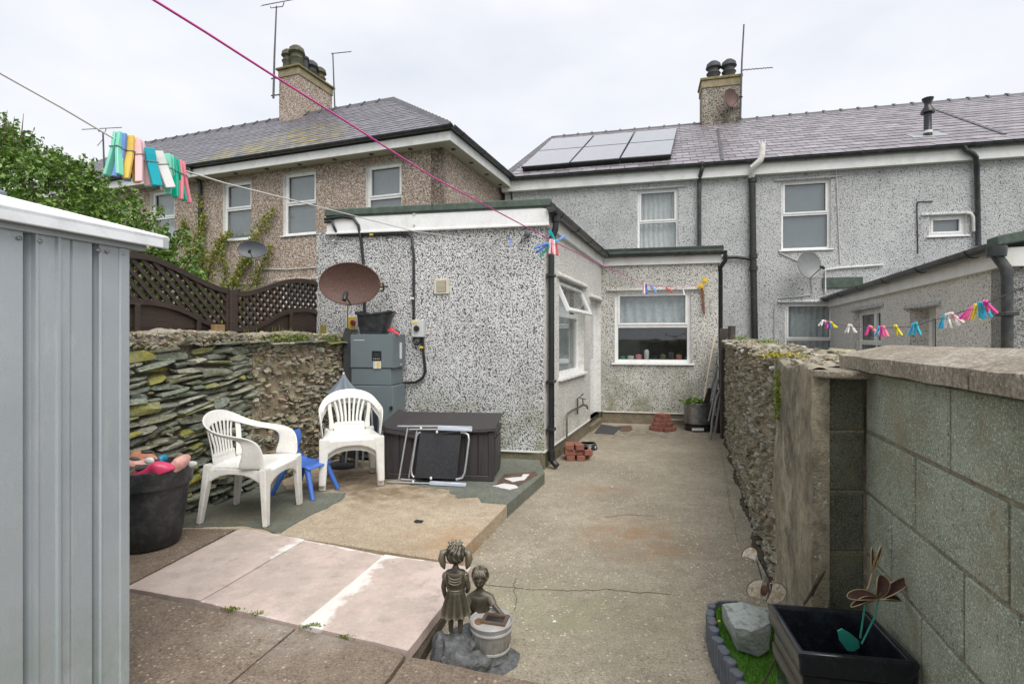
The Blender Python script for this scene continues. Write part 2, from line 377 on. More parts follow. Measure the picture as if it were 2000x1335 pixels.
def slatemat(name, cols, lichen=None, rough=.42):
    b = NB(name); r = b.rnd()
    c = b.ramp(r, [(0, cols[0]), (.35, cols[1]), (.7, cols[2]), (1, cols[3])])
    n = b.noise(9, 6, .65); n2 = b.noise(40, 5, .6)
    c = b.mix(b.ramp(n, [(.35, .4), (.6, 0)]), c, tuple(x*.5 for x in cols[0]))
    c = b.mix(b.ramp(n2, [(.55, 0), (.75, .35)]), c, (.45,.44,.45))
    if lichen:
        x, y, z, rx, ry, rz = lichen
        g = b.n('TexGradient'); g.gradient_type = 'SPHERICAL'; b.put(g.inputs[0], b.map(b.pos(), (1/rx, 1/ry, 1/rz), loc=(-x/rx, -y/ry, -z/rz)))
        k = b.math('MULTIPLY', b.math('MULTIPLY', g.outputs['Fac'], 2.2, True), b.ramp(b.noise(3.2, 7, .72), [(.46, 0), (.6, 1)]))
        c = b.mix(k, c, b.ramp(b.noise(7, 4, .6), [(.35, (.22,.22,.05)), (.52, (.33,.30,.07)), (.66, (.50,.27,.04))]))
    e = b.n('Attribute'); e.attribute_name = 'edge'; c = b.mix(e.outputs['Fac'], c, (.018,.018,.02))   # cut edges painted near black: shadow lines between slates, plus damp dirt
    return b.done(c, rough, 0, b.bump(b.math('ADD', n, n2), .35, .006))
M['slate'] = slatemat('slate', ((.19,.17,.185),(.27,.24,.26),(.34,.31,.33),(.235,.215,.235)))
M['old_slate'] = slatemat('old_slate', ((.13,.125,.145),(.175,.165,.19),(.21,.195,.22),(.155,.148,.17)), lichen=(-5.2, 10.9, 5.5, 2.2, 2.2, 2.0))
M['ridge'] = plain('ridge', (.085,.083,.09), .5, var=.4, sc_=5, bump=.3)
M['lead'] = plain('lead', (.33,.34,.35), .45, var=.25, sc_=5, bump=.2)
M['upvc'] = plain('upvc', (.82,.82,.81), .28, var=.06, sc_=3, dirt=(.62,.60,.54))
M['trim'] = plain('trim', (.78,.78,.75), .32, var=.08, sc_=2, dirt=(.55,.53,.45))
M['soffit'] = plain('soffit', (.50,.47,.38), .5, var=.15, sc_=3)
M['white_paint'] = plain('white_paint', (.75,.74,.70), .6, var=.12, sc_=9, dirt=(.38,.34,.26))
M['black_plastic'] = plain('black_plastic', (.022,.023,.025), .32, var=.3, sc_=5, bump=.1)
M['gutter'] = plain('gutter', (.035,.038,.042), .33, var=.35, sc_=4, dirt=(.12,.12,.10))
M['black_iron'] = plain('black_iron', (.018,.018,.018), .4, var=.4, sc_=20, bump=.4, dirt=(.11,.11,.10))
M['felt'] = plain('felt', (.075,.105,.085), .85, var=.35, sc_=7, bump=.6, dirt=(.14,.16,.12))
M['dark_felt'] = plain('dark_felt', (.035,.042,.040), .8, var=.4, sc_=6, bump=.6)
M['galv'] = None
def galv():
    b = NB('galvanised'); p = b.pos(); n1 = b.noise(2.2, 6, .6); n2 = b.noise(260, 3, .6); n3 = b.noise(14, 6, .7, vec=b.map(p, (1,1,.2)))
    c = b.ramp(n1, [(.3, (.39,.43,.455)), (.7, (.47,.51,.535))])
    c = b.mix(b.ramp(n2, [(.35, .35), (.5, 0)]), c, (.31,.35,.37))
    c = b.mix(b.ramp(n3, [(.54, 0), (.72, .55)]), c, (.58,.60,.59))
    z = b.sep(p, 2); mr = b.n('MapRange'); b.put(mr.inputs[0], z); mr.inputs[1].default_value = .1; mr.inputs[2].default_value = .75; mr.inputs[3].default_value = 1; mr.inputs[4].default_value = 0
    c = b.mix(b.math('MULTIPLY', mr.outputs[0], b.ramp(b.noise(5, 6, .7), [(.36, 0), (.6, .65)])), c, (.20,.31,.20))
    return b.done(c, b.ramp(n2, [(.3, .34), (.7, .5)]), .25, b.bump(n2, .12, .002))
M['galv'] = galv()
M['shed_roof'] = plain('shed_roof', (.84,.86,.88), .4, var=.06, sc_=4, dirt=(.55,.57,.58))
M['rust'] = plain('rust', (.11,.055,.042), .6, var=.5, sc_=60, bump=.5, dirt=(.24,.16,.13))
M['dish_grey'] = plain('dish_grey', (.085,.095,.105), .5, var=.15, sc_=6)
M['dish_light'] = plain('dish_light', (.19,.205,.21), .5, var=.15, sc_=6, dirt=(.30,.22,.14))
M['alu'] = plain('alu', (.55,.57,.60), .35, .75, var=.15, sc_=12, bump=.1)
M['pale_alu'] = plain('pale_alu', (.50,.55,.62), .42, .2, var=.12, sc_=12)
M['aerial'] = plain('aerial', (.10,.10,.105), .5, .4, var=.3, sc_=8)
M['steel'] = plain('steel', (.30,.31,.32), .32, .8, var=.35, sc_=14, bump=.3, dirt=(.55,.57,.58))
M['pot'] = plain('pot', (.085,.085,.06), .8, var=.35, sc_=5, bump=.4, dirt=(.19,.18,.06))
M['dark_pot'] = plain('dark_pot', (.06,.062,.065), .75, var=.35, sc_=5, bump=.4)
M['cap_stone'] = plain('cap_stone', (.20,.18,.08), .85, var=.4, sc_=6, bump=.5, dirt=(.30,.24,.05))
M['render_band'] = plain('render_band', (.30,.25,.15), .85, var=.3, sc_=6, bump=.4)
M['dark_wood'] = None
def wood(name, c0, c1, rough=.6, axis=(1,1,10), bstr=.5):
    b = NB(name); o = b.obj(); n1 = b.noise(7, 6, .65, vec=b.map(b.pos(), axis)); n2 = b.noise(2.5, 5, .6)
    c = b.ramp(n1, [(.3, c0), (.7, c1)]); c = b.mix(b.ramp(n2, [(.45, 0), (.75, .5)]), c, tuple(x*1.6 for x in c1))
    return b.done(c, rough, 0, b.bump(n1, bstr, .006))
M['dark_wood'] = wood('dark_wood', (.022,.014,.010), (.055,.036,.027))
M['lath_wood'] = wood('lath_wood', (.026,.018,.014), (.060,.042,.032), axis=(3,3,3))
M['raw_wood'] = wood('raw_wood', (.20,.12,.05), (.34,.22,.10))
M['green_wood'] = wood('green_wood', (.17,.15,.03), (.33,.27,.07))
M['broom_wood'] = wood('broom_wood', (.46,.38,.26), (.62,.54,.40))
M['board_wood'] = wood('board_wood', (.035,.030,.027), (.08,.068,.058), axis=(8,8,1))
M['chair_white'] = None
def chairmat():
    b = NB('chair_white'); n = b.noise(9, 6, .65); n2 = b.noise(50, 5, .7)
    c = b.ramp(n, [(.35, (.73,.72,.67)), (.6, (.80,.79,.75))]); c = b.mix(b.ramp(n2, [(.55, 0), (.72, .5)]), c, (.46,.38,.26))
    z = b.sep(b.pos(), 2); mr = b.n('MapRange'); b.put(mr.inputs[0], z); mr.inputs[1].default_value = .1; mr.inputs[2].default_value = .42; mr.inputs[3].default_value = 1; mr.inputs[4].default_value = 0
    c = b.mix(b.math('MULTIPLY', mr.outputs[0], b.ramp(b.noise(14, 6, .7, vec=b.map(b.pos(), (1,1,.3))), [(.42, 0), (.65, .6)])), c, (.40,.34,.25))
    return b.done(c, .33, 0, b.bump(n2, .06, .003))
M['chair_white'] = chairmat()
M['blue_plastic'] = plain('blue_plastic', (.065,.17,.56), .35, var=.12, sc_=6)
M['unit_grey'] = plain('unit_grey', (.15,.185,.195), .5, var=.07, sc_=3, bump=.05, dirt=(.15,.18,.19))
M['unit_side'] = plain('unit_side', (.115,.145,.155), .5, var=.07, sc_=3)
M['box_brown'] = None
def boxmat():
    b = NB('box_brown'); n = b.noise(30, 5, .65, vec=b.map(b.pos(), (1,1,.1))); n2 = b.noise(7, 6, .7)
    c = b.ramp(n, [(.3, (.032,.028,.029)), (.7, (.058,.050,.051))]); c = b.mix(b.ramp(n2, [(.62, 0), (.8, .5)]), c, (.17,.155,.15))
    return b.done(c, .48, 0, b.bump(n, .5, .004))
M['box_brown'] = boxmat()
M['mesh_fabric'] = plain('mesh_fabric', (.018,.020,.024), .6, var=.3, sc_=30, bump=.4, dirt=(.06,.06,.065))
M['grey_fabric'] = plain('grey_fabric', (.19,.22,.26), .8, var=.15, sc_=9, bump=.3)
M['dark_cloth'] = plain('dark_cloth', (.03,.036,.04), .85, var=.3, sc_=9, bump=.4)
M['tub_black'] = plain('tub_black', (.028,.030,.033), .42, var=.35, sc_=7, bump=.15, dirt=(.10,.105,.11))
M['gloss_black'] = plain('gloss_black', (.010,.012,.016), .16, var=.3, sc_=9, dirt=(.03,.035,.045))
M['pink_shoe'] = plain('pink_shoe', (.72,.06,.16), .35, var=.15, sc_=9)
M['pale_shoe'] = plain('pale_shoe', (.70,.38,.33), .5, var=.2, sc_=9, dirt=(.25,.13,.09))
M['tan_shoe'] = plain('tan_shoe', (.55,.24,.15), .6, var=.25, sc_=12, dirt=(.2,.08,.05))
M['turq'] = plain('turq', (.02,.26,.42), .4)
M['brick'] = plain('brick', (.26,.10,.07), .85, var=.35, sc_=18, bump=.5, dirt=(.27,.13,.09))
M['bronze'] = None
def bronze():
    b = NB('bronze'); n = b.noise(18, 6, .65); n2 = b.noise(90, 4, .6)
    pt = b.n('NewGeometry').outputs['Pointiness']
    c = b.ramp(n, [(.3, (.030,.026,.016)), (.7, (.075,.064,.042))]); c = b.mix(b.ramp(pt, [(.51, 0), (.58, .6)]), c, (.24,.22,.17))
    return b.done(c, .38, .2, b.bump(n2, .4, .003))
M['bronze'] = bronze()
M['statue_rock'] = plain('statue_rock', (.10,.105,.105), .7, var=.45, sc_=20, bump=1.0, dirt=(.26,.26,.25))
M['statue_tub'] = plain('statue_tub', (.30,.28,.25), .5, var=.25, sc_=16, bump=.2, dirt=(.17,.14,.10))
M['statue_rim'] = plain('statue_rim', (.40,.39,.38), .4, var=.15, sc_=16)
M['rust_orange'] = plain('rust_orange', (.20,.11,.05), .6, var=.4, sc_=30)
M['edging'] = plain('edging', (.105,.12,.15), .55, var=.2, sc_=9, dirt=(.17,.18,.19))
M['wet_brown'] = plain('wet_brown', (.12,.075,.05), .5, var=.4, sc_=9)
M['dead'] = plain('dead', (.055,.032,.022), .8, var=.4, sc_=30)
M['turf'] = plain('turf', (.08,.20,.02), .8, var=.5, sc_=14, bump=.8)
M['verdigris'] = plain('verdigris', (.03,.28,.22), .5, var=.2, sc_=30)
M['brass'] = plain('brass', (.42,.33,.20), .35, .6, var=.2, sc_=30)
M['rust_mesh'] = plain('rust_mesh', (.10,.045,.035), .6, var=.4, sc_=60, bump=.6)
M['mosaic'] = None
def mosaic():
    b = NB('mosaic'); v = b.voro(70, out='Color', vec=b.obj()); e = b.voro(70, 'DISTANCE_TO_EDGE', vec=b.obj())
    c = b.ramp(b.sep(v, 0), [(.0, (.80,.72,.62)), (.5, (.88,.85,.80)), (.8, (.58,.45,.20)), (1, (.75,.70,.72))])
    c = b.mix(b.ramp(e, [(.02, .7), (.05, 0)]), c, (.45,.30,.16))
    return b.done(c, .3, 0, b.bump(e, .5, .004))
M['mosaic'] = mosaic()
M['mat_rubber'] = plain('mat_rubber', (.05,.052,.055), .9, var=.3, sc_=60, bump=.8)
M['daffodil'] = plain('daffodil', (.70,.50,.03), .6, var=.2, sc_=30)
M['red'] = plain('red', (.50,.03,.05), .4)
M['yellow'] = plain('yellow', (.75,.55,.04), .4, var=.1)
M['label_white'] = plain('label_white', (.72,.72,.70), .4, var=.05)
M['socket_grey'] = plain('socket_grey', (.55,.56,.55), .4, var=.06)
M['vent'] = plain('vent', (.62,.58,.46), .45, var=.1)
M['copper'] = plain('copper', (.16,.14,.10), .5, .5, var=.4, sc_=25, dirt=(.10,.14,.11))
M['cable_white'] = plain('cable_white', (.62,.60,.55), .5)
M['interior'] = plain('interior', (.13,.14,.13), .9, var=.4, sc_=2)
M['blind'] = plain('blind', (.58,.60,.61), .6, var=.05)
M['net'] = plain('net', (.70,.73,.72), .8, var=.2, sc_=16)
M['curtain'] = plain('curtain', (.85,.84,.80), .8, var=.15, sc_=9)
M['bark'] = plain('bark', (.11,.08,.055), .9, var=.4, sc_=20, bump=.8)
def leafmat(name, c0, c1, c2, rough=.42):
    b = NB(name); r = b.rnd(); c = b.ramp(r, [(0, c0), (.5, c1), (1, c2)])
    t = b.n('BsdfTranslucent'); b.put(t.inputs['Color'], b.mix(.5, c, (.12,.2,.03)))
    b.done(c, rough, 0, Specular_IOR_Level=.5); ms = b.n('MixShader'); ms.inputs[0].default_value = .22
    b.nt.links.new(b.b.outputs[0], ms.inputs[1]); b.nt.links.new(t.outputs[0], ms.inputs[2]); b.nt.links.new(ms.outputs[0], b.out.inputs[0])
    return b.m
M['leaf'] = leafmat('leaf', (.06,.12,.02), (.14,.25,.045), (.27,.40,.10), .3)
M['ivy'] = leafmat('ivy', (.12,.15,.02), (.24,.27,.04), (.38,.35,.08))
M['moss'] = leafmat('moss', (.08,.13,.012), (.17,.25,.025), (.28,.33,.05), .8)
M['lime_moss'] = leafmat('lime_moss', (.25,.24,.01), (.45,.42,.03), (.55,.42,.05), .8)
M['grass'] = leafmat('grass', (.05,.17,.01), (.10,.28,.02), (.18,.40,.05), .5)
M['dried'] = plain('dried', (.22,.09,.05), .8, var=.4, sc_=30)
def glass():
    b = NB('glass'); t = b.n('BsdfTransparent'); t.inputs[0].default_value = (.86,.88,.885,1); g = b.n('BsdfGlossy'); g.inputs['Roughness'].default_value = .02
    lw_ = b.n('LayerWeight'); lw_.inputs['Blend'].default_value = .5; fr_ = b.math('ADD', b.math('MULTIPLY', b.math('POWER', lw_.outputs['Facing'], 5), .9), .075)
    b.put(g.inputs['Normal'], b.bump(b.noise(1.2, 2, .5), .04, .05))
    ms = b.n('MixShader'); b.put(ms.inputs[0], fr_); b.nt.links.new(t.outputs[0], ms.inputs[1]); b.nt.links.new(g.outputs[0], ms.inputs[2])
    b.nt.links.new(ms.outputs[0], b.out.inputs[0]); return b.m
M['glass'] = glass()
M['solar'] = None
def solar():
    b = NB('solar'); n = b.noise(5, 5, .6)
    return b.done(b.ramp(n, [(.3, (.20,.20,.23)), (.7, (.26,.255,.285))]), .25, 0, Specular_IOR_Level=.5, Coat_Weight=.6, Coat_Roughness=.2)
M['solar'] = solar()
PEG = {}
for k, c in dict(mint=(.22,.66,.50), teal=(.0,.38,.46), green=(.0,.42,.27), blue=(.16,.30,.66), navy=(.03,.12,.42), yellow=(.82,.56,.12), palepink=(.82,.55,.58), pink=(.86,.26,.32), white=(.74,.72,.70), magenta=(.72,.05,.33), red=(.62,.05,.07), lemon=(.80,.66,.03), sky=(.03,.42,.62)).items():
    PEG[k] = plain('peg_'+k, c, .35, var=.06)
# ------------------------------------------------------------------ ground and paving (setting)
def poly_sheet(name, pts, z0, z1, mat, kind='structure', bevel=0, parent=None):
    b = MB(); b.prism([V((p[0], p[1], z0)) for p in pts], (0, 0, z1-z0))
    return b.build(name, mat, parent, bevel=bevel, kind=kind, smooth=0 if not bevel else 35)
def ragged(pts, step=.05, amp=.012, seed=1):
    r = random.Random(seed); out = []
    for i in range(len(pts)):
        a = V(pts[i]); b = V(pts[(i+1) % len(pts)]); n = max(1, int((b-a).length/step)); t = (b-a).normalized(); nn = V((t.y, -t.x, 0))
        for k in range(n): out.append(a.lerp(b, k/n)+nn*r.uniform(-amp, amp)*(1 if k else 0))
    return out
random.seed(77)
g = MB(); g.prism([V((-400,-400,-.6)), V((400,-400,-.6)), V((400,400,-.6)), V((-400,400,-.6))], (0,0,.55)); g.build('ground', M['ground'], kind='structure')
poly_sheet('path', [(-3.2,-3), (2.2,-3), (4.6,7.5), (4.2,10.2), (-2.6,10.2)], -.2, 0, M['path'])
path = bpy.data.objects['path']
for ci, (pts_c, wc) in enumerate([([(940,1140),(985,1146),(1040,1150),(1110,1153),(1180,1150),(1250,1156),(1320,1160)],.0035),([(1008,1128),(1004,1150),(1009,1172),(1003,1196)],.003),([(1408,872),(1412,905),(1421,950),(1424,985),(1436,1025),(1440,1062)],.0035),([(1180,1010),(1230,1004),(1290,1008)],.0025)]):
    q_ = [G(x, y, .0015) for x, y in pts_c]; fine = []
    for i in range(len(q_)-1):
        for k in range(6): fine.append(q_[i].lerp(q_[i+1], k/6)+V((random.uniform(-.008,.008), random.uniform(-.008,.008), 0)))
    b = MB(); b.sweep(fine, [(wc*random.uniform(.3,1.2), .002) for _ in fine]); b.build('crack', M['soil'], path)
dz = [V((3.14-.3253*a/1.0, 7.7-.9456*a, 0)) for a in [x*.045-1.2 for x in range(165)]]
dl_ = [p+V((-.9456,.3253,0))*(.035+.02*math.sin(p.y*7)+random.uniform(0,.018)) for p in dz]; b = MB(); b.prism(dl_+[p+V((.1,-.03,0)) for p in dz[::-1]], (0,0,.006)); b.build('dirt_strip', M['soil'], path, kind='stuff')
ZP = .11
pe = [G(1063,924,ZP), G(990,985,ZP), G(880,1094,ZP)]
back_l = G(470,1030,ZP)
patio_pts = [V((.30,6.3,0)), pe[0], pe[1], pe[2], back_l, V((-2.45,3.85,0)), V((-3.1,3.9,0)), V((-2.4,6.8,0))]
pp = ragged([pe[0], pe[1], pe[2]], .06, .008)[:-8]
patio = poly_sheet('patio', patio_pts, -.05, ZP, M['tan'], bevel=.008)
step = MB()
pb = [pe[0]+V((.004,0,0)), pe[1]+V((.005,.0,0)), G(940,981,ZP), G(934,971,ZP), G(897,973,ZP), G(872,955,ZP), G(800,947,ZP), G(800,900,ZP), V((.30,6.2,0))]
rp = ragged(pb[2:7], .05, .02, 3)
k = [i for i, p in enumerate(rp) if (p-pb[6]).length < 1e-5][0]
poly_sheet('painted_concrete', [pb[0], pb[1]]+rp[:k+1]+pb[7:], .01, ZP+.004, M['paint'])
lb = [G(596,1012,ZP), G(548,1041,ZP), G(474,1027,ZP), V((-2.42,3.87,0)), V((-2.75,3.9,0)), V((-2.35,5.3,0)), G(560,955,ZP), G(600,962,ZP), G(676,963,ZP), G(668,975,ZP), G(640,992,ZP)]
poly_sheet('painted_concrete', ragged(lb, .06, .012, 5), ZP, ZP+.005, M['paint'])

def slab(c, z, th, mat, parent, name='slab', eff=None, inset=.004, n=22, wob=.003, seed=0):
    """c: back-left, back-right, front-right, front-left on the plan"""
    c = [V((p[0], p[1], 0)) for p in c]; m = sum(c, V((0,0,0)))/4
    c = [p+(m-p).normalized()*inset*1.4 for p in c]; r = random.Random(seed)
    b = MB(); off = V((r.random()*9, r.random()*9, 0)); from mathutils import noise as mn
    def fn(u, v):
        p = c[0].lerp(c[1], u).lerp(c[3].lerp(c[2], u), v); e = min(u, 1-u, v, 1-v)
        edge = -.004 if e < .001 else 0
        q = p+V((0,0,z+edge+wob*mn.noise((p+off)*4)))
        if e < .001: q += V((mn.noise(q*14), mn.noise(q*14+V((5,5,5))), 0))*.004
        return q
    b.grid(fn, n, n); N_ = n+1
    loop = [i for i in range(N_)]+[j*N_+n for j in range(1, N_)]+[n*N_+i for i in range(n-1, -1, -1)]+[j*N_ for j in range(n-1, 0, -1)]
    base = len(b.v); b.v += [b.v[i]-V((0,0,th)) for i in loop]; L = len(loop)
    b.f += [(loop[i], loop[(i+1)%L], base+(i+1)%L, base+i) for i in range(L)]+[tuple(base+i for i in range(L))]
    o = b.build(name, mat, parent, smooth=40)
    if eff:
        at = o.data.attributes.new('efflo', 'FLOAT', 'POINT')
        vals = [eff((i % N_)/n, (i//N_)/n) for i in range(N_*N_)]+[0]*L
        at.data.foreach_set('value', vals)
    return o
pav = MB(); pav.prism([G(474,1030,0)*1.0+V((0,0,.0)), V((-.28,3.19,0)), V((-.42,2.36,0)), V((.08,2.10,0)), V((-.1,-1,0)), V((-3.1,-1,0)), V((-3.1,3.8,0))], (0,0,.055))
base = pav.build('paving', M['soil'], kind='structure')
A_, B_, C_, D_ = G(470,1030,ZP), G(597,1052,ZP), G(752,1082,ZP), G(922,1107,ZP)
a_, b_, c_, d_ = G(243,1147,ZP), G(390,1173,ZP), G(584,1220,ZP), G(798,1272,ZP)
def e1(u, v): return max(0, .66-(1-u)*3.4)*(1 if v < .4 else .35) + max(0, .62-v*9)+max(0, .55-(1-v)*9)*.6*(u<.7)
def e2(u, v): return max(0, .66-v*8)+max(0, .5-(1-v)*14)+max(0,.4-u*9)*.8
def e3(u, v): return max(0, 1.05-u*(4.2-2.4*max(0,v-.4)+1.2*math.sin(v*9)))+max(0, .62-v*8)*(u<.5)+max(0, .9-u*2.2)*(v>.7)*(v-.7)*3
slab([A_,B_,b_,a_], ZP+.003, .05, M['pink'], base, 'paving_slab', e1, seed=1).name
slab([B_,C_,c_,b_], ZP, .05, M['pink'], base, 'paving_slab', e2, seed=2)
slab([C_,D_,d_,c_], ZP+.006, .05, M['pink'], base, 'paving_slab', e3, seed=3)
# brown aggregate slabs in front, and the strip behind the pink ones on the left
q = [V((p.x, p.y, 0)) for p in (a_, c_, d_)]; e_ = G(1066,1326,ZP); dv = (V((b_.x,b_.y,0))-V((B_.x,B_.y,0))).normalized()
rowd = [V((-3.05,3.02,0)), q[0], V((c_.x,c_.y,0)), V((d_.x,d_.y,0)), V((e_.x,e_.y,0))]
gap = dv*.008; jd = V((-.24,-.97,0)).normalized()
for i in range(4):
    p0, p1 = rowd[i]+gap, rowd[i+1]+gap
    slab([p0, p1, p1+jd*.9, p0+jd*.9], ZP-.004*(i % 2), .055, M['brown'], base, 'paving_slab', inset=.009, seed=10+i)
    slab([p0+jd*.908, p1+jd*.908, p1+jd*1.8, p0+jd*1.8], ZP-.002, .055, M['brown'], base, 'paving_slab', inset=.009, seed=20+i)
    slab([p0+jd*1.81, p1+jd*1.81, p1+jd*2.7, p0+jd*2.7], ZP-.002, .055, M['brown'], base, 'paving_slab', inset=.009, seed=30+i)
slab([V((-3.0,4.0,0)), V((-2.02,3.86,0)), a_+V((-.01,.01,0)), V((-3.05,3.03,0))], ZP-.002, .055, M['brown'], base, 'paving_slab', inset=.009, seed=41)

# ------------------------------------------------------------------ walls with openings, windows
def wall(fr, a0, a1, z0, z1, holes, mat, parent, name='wall', thick=.25, d=0, reveal=None):
    b = MB(); As = sorted({a0, a1}|{h[0] for h in holes}|{h[1] for h in holes}); Zs = sorted({z0, z1}|{h[2] for h in holes}|{h[3] for h in holes})
    for i in range(len(As)-1):
        for j in range(len(Zs)-1):
            am, zm = (As[i]+As[i+1])/2, (Zs[j]+Zs[j+1])/2
            if any(h[0] < am < h[1] and h[2] < zm < h[3] for h in holes): continue
            for dd in (d, d-thick):
                b.add([fr.w(As[i], dd, Zs[j]), fr.w(As[i+1], dd, Zs[j]), fr.w(As[i+1], dd, Zs[j+1]), fr.w(As[i], dd, Zs[j+1])], [(0,1,2,3) if dd == d else (3,2,1,0)])
    b.add([fr.w(a, dd, z) for a, z in ((a0,z0),(a1,z0),(a1,z1),(a0,z1)) for dd in (d, d-thick)], [(0,1,3,2),(2,3,5,4),(4,5,7,6),(6,7,1,0)])
    o = b.build(name, mat, parent, recalc=False)
    if holes:
        for h in holes:
            r = MB()
            pts = [(h[0],h[2]),(h[1],h[2]),(h[1],h[3]),(h[0],h[3])]
            r.add([fr.w(a, dd, z) for a, z in pts for dd in (d-.001, d-thick+.001)], [(0,1,3,2),(2,3,5,4),(4,5,7,6),(6,7,1,0)])
            r.build('reveal', reveal or M['white_paint'], o, recalc=False)
    return o
def rect(fr, x0, y0, x1, y1, d=0):
    xm, ym = (x0+x1)/2, (y0+y1)/2
    return (fr.px(x0, ym, d)[0], fr.px(x1, ym, d)[0], fr.px(xm, y1, d)[1], fr.px(xm, y0, d)[1])
def window(fr, h, parent, setback=.07, trans=.52, mull=None, sill='upvc', back='blind', d=0, lintel=None, fw=.05, name='window', depth=.45, lab=None):
    """h = (a0, a1, z0, z1) opening; window > pane, sill, blind, room"""
    a0, a1, z0, z1 = h; s = d-setback; f = MB(); T = .06
    f.box(fr, a0, a0+fw, s-T, s, z0, z1); f.box(fr, a1-fw, a1, s-T, s, z0, z1)
    f.box(fr, a0+fw, a1-fw, s-T, s-.001, z0, z0+fw); f.box(fr, a0+fw, a1-fw, s-T, s-.001, z1-fw, z1)
    cells = []
    if trans:
        zt = z1-(z1-z0)*trans; f.box(fr, a0+fw, a1-fw, s-T, s-.002, zt-fw*.45, zt+fw*.45)
        cells = [(a0+fw, a1-fw, zt+fw*.45, z1-fw, 1), (a0+fw, a1-fw, z0+fw, zt-fw*.45, 0)]
    else: cells = [(a0+fw, a1-fw, z0+fw, z1-fw, 1)]
    if mull:
        am = a0+(a1-a0)*mull; f.box(fr, am-fw*.45, am+fw*.45, s-T, s-.003, z0+fw, z1-fw)
        cells = [c for q in cells for c in ((q[0], am-fw*.45, q[2], q[3], q[4]), (am+fw*.45, q[1], q[2], q[3], q[4]))]
    for q in cells:
        if q[4]:
            k = .032
            f.box(fr, q[0]-.006, q[0]+k, s-.03, s+.014, q[2]-.006, q[3]+.006); f.box(fr, q[1]-k, q[1]+.006, s-.03, s+.014, q[2]-.006, q[3]+.006)
            f.box(fr, q[0]+k, q[1]-k, s-.03, s+.013, q[2]-.006, q[2]+k); f.box(fr, q[0]+k, q[1]-k, s-.03, s+.013, q[3]-k, q[3]+.006)
    wo_ = f.build(name, M['upvc'], parent, bevel=.004, label=lab)
    for q in cells:
        k = .030 if q[4] else 0
        b = MB(); b.box(fr, q[0]+k, q[1]-k, s-.034, s-.028, q[2]+k, q[3]-k); b.build('pane', M['glass'], wo_)
        g = MB(); t = .007; y0 = s-.027; A0, A1, B0, B1 = q[0]+k, q[1]-k, q[2]+k, q[3]-k   # black gasket
        g.box(fr, A0, A0+t, y0, y0+.004, B0, B1); g.box(fr, A1-t, A1, y0, y0+.004, B0, B1); g.box(fr, A0+t, A1-t, y0, y0+.004, B0, B0+t); g.box(fr, A0+t, A1-t, y0, y0+.004, B1-t, B1)
        g.build('gasket', M['black_plastic'], wo_)
    if sill:
        b = MB(); b.box(fr, a0-.05, a1+.05, s-.02, d+.035, z0-.03, z0-.002); b.build('sill', M[sill], wo_, bevel=.004)
    if lintel:
        b = MB(); b.prism([fr.w(a0-.14, d-.002, z1+.06), fr.w(a0-.14, d+.035, z1+.01), fr.w(a0-.14, d+.03, z1-.004), fr.w(a0-.14, d-.002, z1-.004)], fr.u*(a1-a0+.28))
        b.build('drip_lintel', M[lintel], wo_)
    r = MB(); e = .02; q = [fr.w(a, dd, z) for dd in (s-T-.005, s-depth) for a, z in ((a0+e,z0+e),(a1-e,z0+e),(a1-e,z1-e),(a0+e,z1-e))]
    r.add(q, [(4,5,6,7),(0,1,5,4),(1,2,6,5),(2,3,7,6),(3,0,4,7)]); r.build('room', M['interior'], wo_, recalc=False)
    if back == 'blind':
        b = MB(); n = int((z1-z0)/.03)
        for i in range(n):
            z = z0+.03+i*(z1-z0-.06)/n
            b.add([fr.w(a0+.03, s-.085, z), fr.w(a1-.03, s-.085, z), fr.w(a1-.03, s-.072, z+.029), fr.w(a0+.03, s-.072, z+.029)], [(0,1,2,3)])
        b.build('blind', M['blind'], wo_)
    if back in ('net', 'curtain', 'halfnet'):
        b = MB(); lo = z0+.02 if back != 'halfnet' else z1-(z1-z0)*.5
        def fn(u, v): return fr.w(a0+.04+(a1-a0-.08)*u, s-.13+.018*math.sin(u*46+math.sin(v*3)*1.2), lo+(z1-.03-lo)*v)
        b.grid(fn, 80, 6); b.build('net_curtain' if back != 'curtain' else 'curtain', M['net' if back != 'curtain' else 'curtain'], wo_, smooth=60)
    return wo_

def gutter_run(fr, a0, a1, d, z, r, mat, parent, bracket=.0, joints=.0):
    """half-round gutter hung at d, top z"""
    b = MB(); n = 8; prof = [(math.cos(math.pi+math.pi*k/n)*r, math.sin(math.pi+math.pi*k/n)*r) for k in range(n+1)]
    pts = [fr.w(a0, d+r+x, z+y) for x, y in prof]+[fr.w(a0, d+r+x*.88, z+y*.88) for x, y in prof[::-1]]
    b.prism(pts, fr.u*(a1-a0)); o = b.build('gutter', mat, parent, smooth=30)
    if bracket:
        k = a0+bracket*.4
        while k < a1:
            c = MB(); pts = [fr.w(k-.02, d+r+x*1.12, z+y*1.12) for x, y in prof]; c.prism(pts, fr.u*.04); c.build('gutter_bracket', mat, o); k += bracket
    return o
def pipe_clip(p, fr, r, parent, mat):
    b = MB(); b.box(Fr((p.x, p.y, p.z), (fr.u.x, fr.u.y)), -r*1.9, r*1.9, -r*1.25, r*1.15, -.018, .018); return b.build('pipe_clip', mat, parent, bevel=.005)

